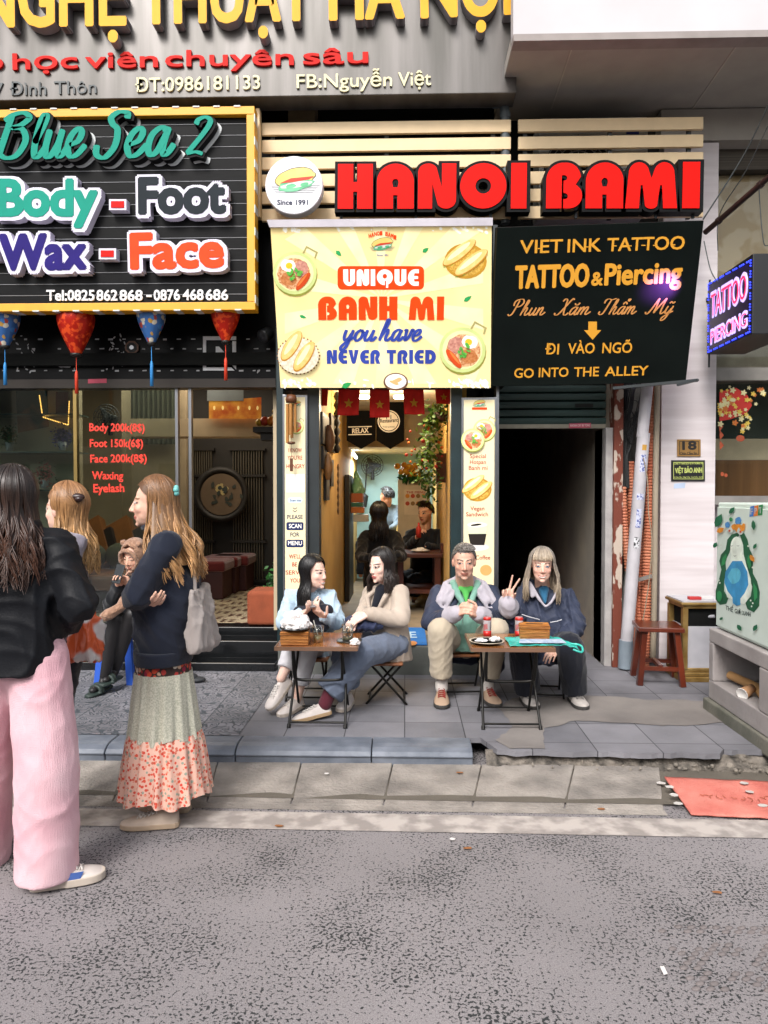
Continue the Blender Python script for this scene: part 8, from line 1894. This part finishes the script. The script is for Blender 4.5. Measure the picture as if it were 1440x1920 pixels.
for an, d, z in ((J['anR'], (-.25, -.9, -.05), PZ + .01), (J['anL'], (-.15, -.95, -.02), PZ + .06)):
    dv = V(d).normalized(); h = V((an.x, an.y, z)) - dv * .07; x = dv.cross(V((0, 0, 1))).normalized()
    q = Blob(); q.loft([(h + dv * t + V((0, 0, .014)), x, w_2, V((0, 0, 1)), .014) for t, w_2 in ((0, .025), (.03, .038), (.12, .036), (.2, .047), (.24, .04), (.262, .02))]); 
    for k in range(9): a = math.pi * k / 8; q.ball(h + dv * .17 + x * (.045 * math.cos(a)) + V((0, 0, .02 + .045 * math.sin(a))), (.02, .035, .01) if False else .014)
    for k in range(9): a = math.pi * k / 8; q.ball(h + dv * .145 + x * (.045 * math.cos(a)) + V((0, 0, .022 + .052 * math.sin(a))), .014)
    q.remesh(.006, 2).build('slide', M_sld, hw_)
    q = Blob().cap(an, h + dv * .1 + V((0, 0, .05)), .034, .03).cap(h + dv * .1 + V((0, 0, .05)), h + dv * .2 + V((0, 0, .04)), .032, .024); q.remesh(.007, 2).build('stocking_foot', M_tgt, hw_)
c = P(222, 1076, Y=5.27); pp_ = thing('phone', 'dark phone held up by the person in the bear hood', 'phone', c); bevel(MB().box(c - V((.036, .004, .07)), c + V((.036, .004, .07)), Euler((R(-20), R(6), R(-18))).to_matrix(), c).build('phone_body', mat('black phone', '#16191a', rough=.25), pp_), .003)
# ================================================================ INSIDE THE SHOPS
def lampdisc(c, r, e, lab):
    s_ = thing('ceiling_light', lab, 'lamp', c, 'round ceiling lights in the sandwich shop'); MB().lathe(c, [(r, 0), (r, -.02), (r * .9, -.025), (0, -.025)], 20).build('diffuser', mat('lit diffuser', '#fff0d2', emit=10, var=0), s_)
    l = bpy.data.lights.new('bulb', 'POINT'); l.energy = e; l.color = (1, .78, .5); l.shadow_soft_size = .08; o = bpy.data.objects.new('bulb', l); COL.objects.link(o); o.location = V(c) + V((0, 0, -.12))
lampdisc(P(681, 742, Y=7.0), .06, 9, 'left round ceiling light behind the flags'); lampdisc(P(750, 742, Y=7.0), .06, 9, 'right round ceiling light behind the flags')
a = P(656, 843, Y=9.9); b = P(668, 858, Y=9.5); s_ = thing('tube_light', 'lit fluorescent tube on the kitchen ceiling', 'lamp', a)
MB().tube([a, b], .018, 10).build('tube', mat('lit tube', '#eef6ff', emit=8, var=0), s_)
l = bpy.data.lights.new('tube_lamp', 'AREA'); l.energy = 20; l.size = .5; l.color = (.85, .95, 1); o = bpy.data.objects.new('tube_lamp', l); COL.objects.link(o); o.location = (a + b) / 2 + V((.3, 0, -.08))
M_pen = mat('black pennant cloth', '#090909', rough=.9, spec=.1); M_cw = mat('chalk white print', '#d5cfc2')
for x0, x1, y0, yb, yt, lab, kind in ((650, 704, 770, 826, 842, 'black pointed banner reading RELAX inside the shop', 0), (706, 758, 752, 826, 842, 'black pointed banner with a round cutlery emblem inside the shop', 1)):
    w = wall_plane(8.0); s_ = thing('pennant', lab, 'banner', w.at((x0 + x1) / 2, y0)); q = MB().m(M_pen); flat(q, w, [(x0, y0), (x1, y0), (x1, yb), ((x0 + x1) / 2, yt), (x0, yb)], 0, .006); q.build('cloth', None, s_)
    q = MB().m(M_cw)
    if not kind:
        put_text(q, w, 'RELAX', (661, 813), (691, 811), 9, weight=.02, depth=.001, lift=.007)
        for r_ in ((653, 800, 697, 801.5), (653, 814.5, 697, 816)): flat(q, w, [(r_[0], r_[1]), (r_[2], r_[1] - 1), (r_[2], r_[3] - 1), (r_[0], r_[3])], .007, .001)
    else:
        flat(q, w, oval(729, 790, 21, 21), .007, .001); q.m(M_pen); flat(q, w, oval(729, 790, 19, 19), .0085, .001); q.m(M_cw); flat(q, w, oval(729, 790, 17.5, 17.5), .01, .001)
        q.m(M_pen); put_text(q, w, 'Restaurant', (713, 793), (746, 791), 7, weight=.02, depth=.001, lift=.0115); put_text(q, w, 'FOOD & DRINKS', (718, 802), (740, 802), 3, depth=.001, lift=.0115)
        for x in (725, 733): flat(q, w, [(x - .7, 778), (x + .7, 778), (x + .7, 786), (x - .7, 786)], .0115, .001)
    q.build('print', None, s_)
def wallfan(c, r, n, lab):
    s_ = thing('fan', lab, 'fan', c); q = MB()
    for k in range(1, 6): q.tube([c + V((r * k / 5 * math.cos(t), -.05 * (1 - k / 6), r * k / 5 * math.sin(t))) for t in [2 * math.pi * i / 24 for i in range(25)]], .005, 5)
    for k in range(12): t = math.pi * k / 6; q.bar(c + V((0, -.05, 0)), c + V((r * math.cos(t), 0, r * math.sin(t))), .006, .006)
    q.build('guard', mat('dark fan guard', '#1a1d1f'), s_); q = MB()
    for k in range(3): t = 2.1 * k; q.ball(c + V((r * .45 * math.cos(t), 0, r * .45 * math.sin(t))), (r * .4, .012, r * .22), 10, 6, Matrix.Rotation(-t, 3, 'Y'))
    q.build('blades', mat('dark fan blade', '#2b3234'), s_); MB().cyl(c, c + V((0, n, 0)), .05, 12).cyl(c + V((0, n * .5, 0)), c + V((0, n * .5, -r * 1.3)), .025, 8).build('motor', MATS['dark fan guard'], s_)
wallfan(P(698, 873, Y=10.3), .15, .2, 'black wall fan on the teal kitchen wall'); wallfan(P(200, 783, Y=7.9), .14, .2, 'dark fan on the cream wall inside the spa')
q = MB().tube(smooth_path([P(688, 870, Y=10.4), P(685, 915, Y=10.4), P(682, 935, Y=10.4), P(680, 950, Y=10.4)], 5), [.01] * 8 + [.06] * 8, 10); tag(q.build('guitar_bag', mat('black bag', '#101112')), 'slim black bag hanging on the teal kitchen wall', 'bag')
# wall ornaments on the left wall
X_ = SL + .004; M_frm = mat('dark picture frame', '#1d1712', rough=.5)
for i, (x0, x1, y0, y1, lab) in enumerate(((583, 595, 778, 835, 'dark framed picture nearest the entrance, highest on the yellow wall'), (584, 592, 838, 880, 'dark framed picture just below the highest one'), (599, 607, 778, 848, 'long dark frame beside the highest picture'), (599, 604, 862, 912, 'narrow dark frame halfway down the yellow wall'), (589, 596, 888, 938, 'lowest dark frame on the yellow wall'))):
    ya = P(x0 + 18, 900, X=X_).y; yb = P(x1 + 18, 900, X=X_).y; z1 = P((x0 + x1) / 2 + 18, y0, X=X_).z; z0 = P((x0 + x1) / 2 + 18, y1, X=X_).z
    s_ = thing('picture', lab, 'picture', (X_, ya, z0)); MB().box((X_, ya, z0), (X_ + .02, yb, z1)).build('frame', M_frm, s_); MB().box((X_ + .0205, ya + .03, z0 + .03), (X_ + .022, yb - .03, z1 - .03)).build('print', mat('grey print', '#6d675c', color2='#39352f', scale=20), s_)
for i, (x, y0, y1, r, m_, lab) in enumerate(((617, 797, 848, .05, '#6b4522', 'long carved wooden fish high on the yellow wall'), (615, 850, 900, .04, '#7b5227', 'carved wooden fish lower on the yellow wall'), (632, 735, 850, .035, '#1b1512', 'dark carved chain of animals hanging on the yellow wall'), (634, 870, 965, .012, '#5a4630', 'thin dangling bead string on the yellow wall'))):
    Yw = P(x, 900, X=SL + .05).y; a = P(x, y0, Y=Yw); b = P(x, y1, Y=Yw); n = 3 if i < 2 else 7; pts = [a.lerp(b, k / (2 * n)) for k in range(2 * n + 1)]
    q = MB().tube(pts, [r * (.35 + .65 * math.sin(math.pi * k / (2 * n))) if i < 2 else (r if k % 2 else r * .4) for k in range(2 * n + 1)], 8); tag(q.build('wall_ornament', mat('carved wood ' + m_, m_, rough=.6, var=.3, scale=20)), lab, 'ornament')
def leaves(name, pts, spread, n, size, cols, seed, parent=None):
    q = MB(); r1 = random.Random(seed); ms = [mat('leaf ' + c, c, rough=.5, var=.25) for c in cols]; L_ = len(pts) - 1
    for k in range(n):
        t = r1.random() * L_; i = min(int(t), L_ - 1); p = V(pts[i]).lerp(V(pts[i + 1]), t - i) + V((r1.gauss(0, spread), r1.gauss(0, spread), r1.gauss(0, spread)))
        a = V((r1.gauss(0, 1), r1.gauss(0, 1), r1.gauss(-.3, .8))).normalized(); b = a.orthogonal().normalized(); s = size * r1.uniform(.6, 1.3); q.m(r1.choice(ms))
        q.add([p, p + a * s * .5 + b * s * .28, p + a * s, p + a * s * .5 - b * s * .28], [(0, 1, 2, 3)])
    return q.build(name, None, parent)
s_ = thing('hanging_plant', 'trailing green plant hanging down the right side of the shop', 'plant', P(830, 765, Y=6.9))
leaves('foliage', [P(838, 768, Y=6.8), P(815, 775, Y=6.9), P(806, 830, Y=7.0), P(800, 880, Y=7.0), P(808, 925, Y=7.0)], .05, 520, .06, ('#2f5a24', '#4a7a2e', '#6f9440', '#23451e'), 3, s_); MB().lathe(P(832, 790, Y=6.9), [(.05, 0), (.09, .08), (.085, .08), (0, .02)], 14).build('pot', mat('brown pot', '#4a2a1c'), s_)
q = MB(); r1 = random.Random(6)
for k in range(26): p = P(r1.uniform(762, 845), r1.uniform(790, 885), Y=6.95 + r1.uniform(-.1, .1)); q.m(mat('red bloom', '#b5342c') if k % 3 else mat('orange bloom', '#d0712c')).ball(p, r1.uniform(.008, .02), 6, 4)
q.build('flowers', None, s_)
for k in range(1): MB().box(P(818, 905, Y=7.1), P(838, 850, Y=7.1) + V((0, .1, 0))).build('basket', mat('brown basket', '#5a341c', bump=.5), s_)
# counter with fruit
a, b = P(746, 975, Y=8.9), P(806, 898, Y=8.9); s_ = thing('counter_cabinet', 'cream counter cabinet with a menu poster at the back of the shop', 'cabinet', a); bevel(MB().box((a.x, 8.9, SZ), (b.x, 9.3, b.z)).build('cabinet_body', mat('cream cabinet', '#c9bfa8', rough=.5), s_), .01)
w = wall_plane(8.895); q = MB().m(mat('poster paper', '#d8cdb8')); flat(q, w, [(758, 918), (800, 918), (800, 965), (758, 965)], .001, .002)
for k in range(8): q.m(mat('poster spot %d' % (k % 3), ('#d08a2c', '#b5452c', '#8a6a3a')[k % 3])); flat(q, w, oval(764 + (k % 4) * 10, 930 + k // 4 * 14, 4, 4), .004, .001)
q.m(MATS['coral print']); put_text(q, w, 'THE MENU', (762, 925), (797, 925), 4, weight=.03, depth=.001, lift=.004); q.build('poster', None, s_)
q = MB(); 
for k in range(42): q.ball(P(r1.gauss(770, 9), 893 - abs(r1.gauss(0, 9)), Y=8.95 + r1.uniform(-.1, .1)), r1.uniform(.025, .045), 8, 6)
s_ = thing('fruit_tray', 'heap of yellow fruit on the cream counter', 'fruit', P(770, 896, Y=8.95)); q.build('fruit', mat('yellow orange fruit', '#d08a1e', color2='#e2b23c', scale=14, rough=.4), s_); leaves('leaves', [P(750, 893, Y=8.88), P(800, 893, Y=8.88)], .03, 70, .1, ('#1f4a22', '#2f6a2c'), 8, s_)
for x0, y0, x1, y1, Yb, c_, lab in ((655, 925, 680, 942, 8.6, '#a3562c', 'orange brown box on the left side shelf of the kitchen'), (655, 943, 680, 950, 8.6, '#2f6a52', 'flat green box on the left side shelf of the kitchen'), (655, 951, 682, 962, 8.6, '#b86a2e', 'orange box lowest on the left side shelf'), (662, 965, 690, 978, 8.5, '#b5b5b0', 'white pot on the left side of the kitchen')):
    bevel(MB().box((P(x0, 900, Y=Yb).x, Yb, P(x0, y1, Y=Yb).z), (P(x1, 900, Y=Yb).x, Yb + .2, P(x0, y0, Y=Yb).z)).build('storage_box', mat('box ' + c_, c_)), .006); tag([o for o in COL.objects if o.name.startswith('storage_box')][-1], lab, 'box')
q = Blob().cap(P(667, 885, Y=8.7), P(672, 918, Y=8.7), .03, .08).cap(P(672, 918, Y=8.7), P(676, 926, Y=8.7), .08, .04); tag(q.remesh(.012, 2).folds(.02, 14, 2).build('green_bag', mat('pale green plastic', '#7fb58a', rough=.3), None), 'pale green plastic bag hanging in the kitchen', 'bag')
a = P(640, 1085, Y=8.3); bevel(MB().box((SL + .01, 8.3, SZ), (P(655, 1000, Y=8.3).x, 9.0, P(645, 890, Y=8.3).z)).build('dark_cupboard', mat('dark cupboard', '#17130f', rough=.5)), .006); tag(bpy.data.objects['dark_cupboard'], 'tall dark cupboard along the yellow wall of the shop', 'cupboard')
# table inside
M_rw = mat('dark red wood', '#3d1b10', rough=.35, color2='#56291a', scale=3)
zt_ = P(790, 1037, Y=7.6).z; a, b = P(742, 1037, Y=7.6).x, SR - .01; s_ = thing('dining_table', 'dark red wooden table inside the shop', 'table', ((a + b) / 2, 7.7, SZ))
bevel(MB().box((a, 7.5, zt_ - .04), (b, 8.2, zt_)).build('tabletop', M_rw, s_), .006)
for x in (a + .05, b - .05):
    for y in (7.55, 8.15): MB().box((x - .03, y - .03, SZ), (x + .03, y + .03, zt_ - .04)).build('leg', M_rw, s_)
MB().box((a, 7.53, SZ + .2), (b, 8.15, SZ + .24)).build('lower_shelf', M_rw, s_)
c = P(833, 1036, Y=7.6); bevel(MB().box((c.x - .04, 7.56, zt_ + .001), (c.x + .06, 7.68, zt_ + .1)).build('utensil_box', M_rw), .004); tag(bpy.data.objects['utensil_box'], 'small wooden utensil box on the table inside the shop', 'box')
c = P(788, 1030, Y=7.75); s_ = thing('plate', 'white plate with food on the table inside the shop', 'plate', (c.x, 7.75, zt_)); MB().lathe((c.x, 7.75, zt_ + .001), [(.05, 0), (.1, .015), (.1, .018), (0, .006)], 20).build('plate_body', M_china, s_); q = MB(); crumple(q, (c.x, 7.75, zt_ + .02), (.06, .05, .02), 3.7); q.build('food', M_tis, s_)
# people inside
def quick(label, hc, f, Y, sh, el, wr, hair_c, top, skin='#c08a72', N=160, L=.03, style='short', male=True, seed=1, hands=(), seat=True, **kw):
    F_ = Frame(P(*hc, Y=Y), f, k=1.0); z0 = SZ
    s1, s2 = P(*sh[0], Y=Y + .05), P(*sh[1], Y=Y + .05); m_ = (s1 + s2) / 2; up_ = .5
    J = J_(neck=m_ + V((0, .0, .06)), shR=s1, shL=s2, elR=P(*el[0], Y=Y - .12), elL=P(*el[1], Y=Y - .12), wrR=P(*wr[0], Y=Y - .3), wrL=P(*wr[1], Y=Y - .3))
    for k, s in (('R', s1), ('L', s2)):
        h = V((m_.x + (s.x - m_.x) * .55, m_.y + .06, m_.z - .46)); J['hi' + k] = h; fd = V((f[0], f[1], 0)).normalized(); J['kn' + k] = h + fd * .38 + V((0, 0, -.02)); J['an' + k] = J['kn' + k] + V((0, 0, z0 + .08 - J['kn' + k].z))
    o, S = person(label, J, F_, skin=skin, voxel=.008, female=not male, brow=hair_c, lips='#a5584e', base=V((m_.x, m_.y, z0)), hands=hands, **kw)
    hair(o, F_, hair_c, N=N, L=L, style=style, seed=seed, curtain=L > .1, wave=.008)
    top_garment(J, 'jacket', top, o, arm=(.06, .058, .045), w=(.18, .165, .18, .15), d=(.13, .13, .125, .1), hem=.06, seed=seed, voxel=.011); legs(J, 'trousers', M_ink_t, o, r=(.09, .075, .06), hip=.1, voxel=.013, seed=seed)
    st_ = V((m_.x, m_.y + .06, 0)); t = thing('shop_stool', 'dark wooden stool under the ' + ' '.join(label.split()[:11]), 'stool', (st_.x, st_.y, SZ)); zs_ = J['hiL'].z - .1; bevel(MB().box((st_.x - .15, st_.y - .15, zs_ - .03), (st_.x + .15, st_.y + .15, zs_)).build('seat', M_rw, t), .005)
    for sx in (-1, 1):
        for sy in (-1, 1): MB().box((st_.x + sx * .13 - .02, st_.y + sy * .13 - .02, SZ), (st_.x + sx * .13 + .02, st_.y + sy * .13 + .02, zs_ - .03)).build('leg', M_rw, t)
    return o, J
M_dj = cloth('dark blue jacket', '#161c26'); M_bk = cloth('black top', '#0d0d0f'); M_ye = cloth('mustard jacket', '#8f7326'); M_gs = cloth('blue grey shirt', '#6d7d8a')
quick('man with brown hair drinking from a red bottle inside the shop', (797, 960), (-.55, -.8, -.2), 8.3, ((768, 1002), (826, 1002)), ((762, 1030), (832, 1032)), ((780, 1010), (800, 1024)), '#2a1a10', M_dj, skin='#d3a58d', N=380, L=.045, seed=61, hands=(dict(w=P(780, 1010, Y=8.0), d=(.35, -.3, .8), n=(.5, -.2, .4), left=False, curls=(.9, .9, .9, .9)),), nose=1.1)
c = P(785, 992, Y=7.95); s_ = thing('bottle', 'small red bottle held by the man inside the shop', 'bottle', c); MB().lathe(c + V((0, 0, -.09)), [(.0, 0), (.028, 0), (.03, .08), (.028, .1), (.012, .13), (.012, .16), (0, .16)], 14).build('bottle_body', mat('red drink', '#b5372e', rough=.2), s_)
quick('dark haired woman in black sitting with her back to the street inside the shop', (711, 965), (.2, 1, 0), 7.4, ((742, 1005), (684, 1005)), ((752, 1045), (676, 1045)), ((745, 1040), (690, 1045)), '#0d0a09', M_bk, N=300, L=.26, style='long', male=False, seed=62)
quick('dark haired person in a mustard jacket deeper inside the shop', (771, 958), (-.8, -.4, -.4), 9.3, ((752, 990), (784, 988)), ((746, 1010), (786, 1010)), ((752, 1018), (775, 1020)), '#0f0c0b', M_ye, N=300, L=.035, seed=63)
quick('person in a blue grey shirt at the far end of the kitchen', (725, 930), (-.7, .6, 0), 9.9, ((742, 955), (706, 955)), ((745, 985), (702, 985)), ((735, 990), (705, 995)), '#14100e', M_gs, N=300, L=.03, seed=64)
# ---- spa interior
l = bpy.data.lights.new('spa_fill', 'AREA'); l.energy = 26; l.size = 1.6; l.color = (1, .86, .68); o = bpy.data.objects.new('spa_fill', l); COL.objects.link(o); o.location = (-2.6, 7.9, 2.95)  # unseen fill light added to brighten the spa interior
s_ = thing('spa_fill_panel', 'added glowing fill panel under the spa ceiling', 'lamp', (-2.6, 7.9, 2.96)); MB().box((-3.4, 7.3, 2.962), (-1.8, 8.5, 2.99)).build('diffuser', mat('added glow panel', '#fff0d8', emit=1.2, var=0), s_)  # glowing panel added to go with the fill, not a known fitting
Ys = 6.75; M_gsh = mat('green glass shelf', '#59675f', rough=.2)
for y, lab in ((776, 'upper glass shelf in the spa window'), (847, 'lower glass shelf in the spa window'), (918, 'lowest glass shelf in the spa window')):
    a = P(-200, y, Y=Ys); b = P(141, y, Y=Ys); tag(MB().box((a.x, Ys, a.z - .012), (b.x, 7.04, a.z)).build('shelf', M_gsh), lab, 'shelf')
for px, py, hgt, r, cs, pot, lab in ((18, 846, .19, .055, ('#3d5a2c', '#7a6a38', '#4f6a38'), '#b9b6b0', 'small topiary in a white pot on the lower glass shelf'), (117, 845, .17, .06, ('#4a4a8a', '#6a62a8', '#3d4a6a'), '#c5c3c4', 'violet flowering plant in a white pot on the lower glass shelf'), (84, 916, .17, .06, ('#c05a5a', '#d98a78', '#2f4a2a'), '#b5b5b5', 'pink flowers in a white pot on the lowest glass shelf')):
    c = P(px, py, Y=6.85); c.z += .002; s_ = thing('potted_plant', lab, 'plant', c); MB().lathe(c, [(.028, 0), (.04, .08), (.037, .08), (0, .07)], 16).build('pot', mat('pot ' + pot, pot, rough=.4), s_); leaves('foliage', [c + V((0, 0, .09)), c + V((0, 0, hgt))], r * .55, 240, .035, cs, int(px), s_)
w = wall_plane(7.045); 
for pts, c1, c2, lab in (([(30, 733), (88, 733), (92, 800), (34, 812)], '#2f4f4f', '#b07a58', 'teal and tan massage poster on the wall behind the shelves'), ([(105, 735), (128, 735), (128, 775), (105, 775)], '#6a2a28', '#3a1a1a', 'dark red poster on the wall behind the shelves')):
    q = MB().m(mat('poster ' + c1, c1, color2=c2, scale=3, thresh=(.45, .55), detail=2)); flat(q, w, pts, .001, .004); tag(q.build('poster'), lab, 'poster')
q = MB().m(mat('warm led', '#ffb95a', emit=2.5, var=0)); 
for i in range(46):
    t = i / 46; seg = ((74, 742), (80, 782), (128, 797), (130, 750)); k = min(int(t * 3), 2); u = t * 3 - k; q.ball(P(seg[k][0] + (seg[k + 1][0] - seg[k][0]) * u, seg[k][1] + (seg[k + 1][1] - seg[k][1]) * u, Y=6.95), .006, 6, 4)
tag(q.build('light_string'), 'warm string of lights hanging by the spa shelves', 'lights')
M_ln = mat('orange tan leather', '#8a552a', rough=.4, var=.15); M_lk = mat('dark leather band', '#241a14', rough=.5)
for px, lab in ((170, 'tan spa lounger farthest left'), (225, 'middle tan spa lounger'), (283, 'tan spa lounger nearest the open door')):
    c = P(px, 1100, Y=7.9); c.z = .4; s_ = thing('spa_lounger', lab, 'lounger', c, 'tan spa loungers'); q = MB().m(M_ln); q.bar(c + V((.05, 0, .3)), c + V((-.22, .35, .78)), .46, .12, (0, 1, 0)); q.m(M_lk).bar(c + V((-.02, .02, .36)), c + V((-.22, .27, .74)), .12, .14, (0, 1, 0)); q.build('backrest', None, s_)
    bevel(MB().box(c + V((-.1, -.7, .2)), c + V((.35, .2, .36))).build('seat', M_ln, s_), .04); q = MB(); q.ball(c + V((.05, -.1, .5)), (.17, .07, .14)); q.build('cushion', mat('grey green cushion', '#6a6a58', rough=.9), s_); MB().box(c + V((-.08, -.6, .0)), c + V((.33, .15, .2))).build('base', M_lk, s_)
c = P(415, 927, Y=9.1); s_ = thing('round_painting', 'round peony painting in a dark frame on the lattice screen', 'painting', c)
MB().lathe(c, [(.0, 0), (.33, 0), (.34, .03), (.27, .035), (.27, .02), (0, .02)], 40, (0, -1, 0)).build('frame', M_lat, s_); w = wall_plane(9.075); q = MB().m(mat('faded painting', '#5a4a38', rough=.8)); flat(q, w, oval(415, 927, 39, 39, 0, 40), .001, .002)
q.m(mat('red ring', '#6a2a1c')); r1 = random.Random(5)
for i in range(36): q.m(mat(('peony cream', 'peony leaf')[i > 14], ('#9a8a5a', '#252a22')[i > 14])); flat(q, w, oval(415 + r1.gauss(0, 5 if i < 15 else 15), (917 if i < 15 else 932) + r1.gauss(0, 4 if i < 15 else 9), r1.uniform(3, 6), r1.uniform(2, 4), r1.uniform(0, 180), 10, .2, i), .004 + .0003 * i, .0004)
q.build('picture', None, s_)
M_vel = cloth('deep red velvet', '#5a1414', sheen=.4)
for px, Yb, lab in ((395, 8.3, 'red velvet bench nearest the window'), (420, 8.8, 'red velvet bench in the middle of the row'), (440, 9.0, 'red velvet bench farthest back')):
    c = P(px, 1100, Y=Yb); c.z = .4; s_ = thing('velvet_bench', lab, 'bench', c, 'red velvet benches'); bevel(MB().box(c + V((-.22, -.25, .3)), c + V((.22, .25, .42))).build('seat', M_vel, s_), .03); bevel(MB().box(c + V((-.19, -.22, 0)), c + V((.19, .22, .3))).build('base', mat('dark red base', '#3a1210'), s_), .01)
a, b = P(465, 1188, Y=6.5), P(522, 1124, Y=6.5); bevel(MB().box((a.x, 6.44, .407), (b.x, 6.8, .407 + b.z - a.z)).build('ottoman', mat('rust suede', '#8a452a', rough=.9, var=.12, scale=9, bump=.2)), .035, 4); tag(bpy.data.objects['ottoman'], 'rust orange suede ottoman at the edge of the spa floor', 'ottoman')
w = wall_plane(7.55); q = MB().m(mat('candle poster', '#b5501a', color2='#e0a03a', scale=6, thresh=(.4, .65), emit=.15)); flat(q, w, [(392, 752), (490, 745), (490, 785), (392, 785)], .001, .004); q.m(mat('candle flame print', '#f0d080', emit=.3))
for x in (402, 418, 447, 468, 483): flat(q, w, oval(x, 765, 2, 4), .006, .001); 
tag(q.build('candle_poster'), 'glowing orange candle poster under the spa ceiling', 'poster'); q = MB().m(mat('grey sheet', '#8a9294', rough=.4)); flat(q, w, [(389, 726), (457, 726), (457, 752), (389, 752)], .008, .004); tag(q.build('grey_notice'), 'blank grey notice sheet above the candle poster', 'notice')
a = P(474, 800, Y=6.9); b = P(524, 800, Y=6.9); s_ = thing('altar_shelf', 'dark altar shelf with fruit and a yellow ornament inside the spa', 'shelf', a); q = MB().box((a.x, 6.9, a.z - .05), (b.x, 7.2, a.z)); q.box((a.x + .06, 6.95, a.z - .12), (b.x, 7.15, a.z - .05)); q.build('board', M_lat, s_)
for px, r, c_, lab in ((486, .035, '#c9a02c', 'yellow fruit on the altar shelf'), (496, .045, '#b53a20', 'red fruit on the altar shelf'), (508, .045, '#c9781e', 'orange fruit on the altar shelf')): q = MB().ball(P(px, 799, Y=7.0) + V((0, 0, r)), r); tag(q.build('fruit', mat('fruit ' + c_, c_, rough=.4)), lab, 'fruit')
q = MB(); 
for k in range(7): q.ball(P(517 + 3 * math.sin(k), 735 + k * 9, Y=6.6), .022, 8, 6)
tag(q.build('gourd_string', mat('yellow gourd', '#c9a02c', rough=.4)), 'string of small yellow gourds by the left menu post', 'ornament')
s_ = thing('potted_plant', 'leafy green plant behind the left menu sign post', 'plant', P(515, 1170, Y=6.3)); c = P(520, 1165, Y=7.3); c.z = .405; MB().lathe(c, [(.06, 0), (.08, .14), (.075, .14), (0, .12)], 16).build('pot', mat('dark pot', '#2a2622'), s_); leaves('foliage', [c + V((0, 0, .15)), c + V((0, -.02, .4))], .06, 90, .08, ('#1f4a26', '#2f6a34', '#3d7a3a'), 9, s_)
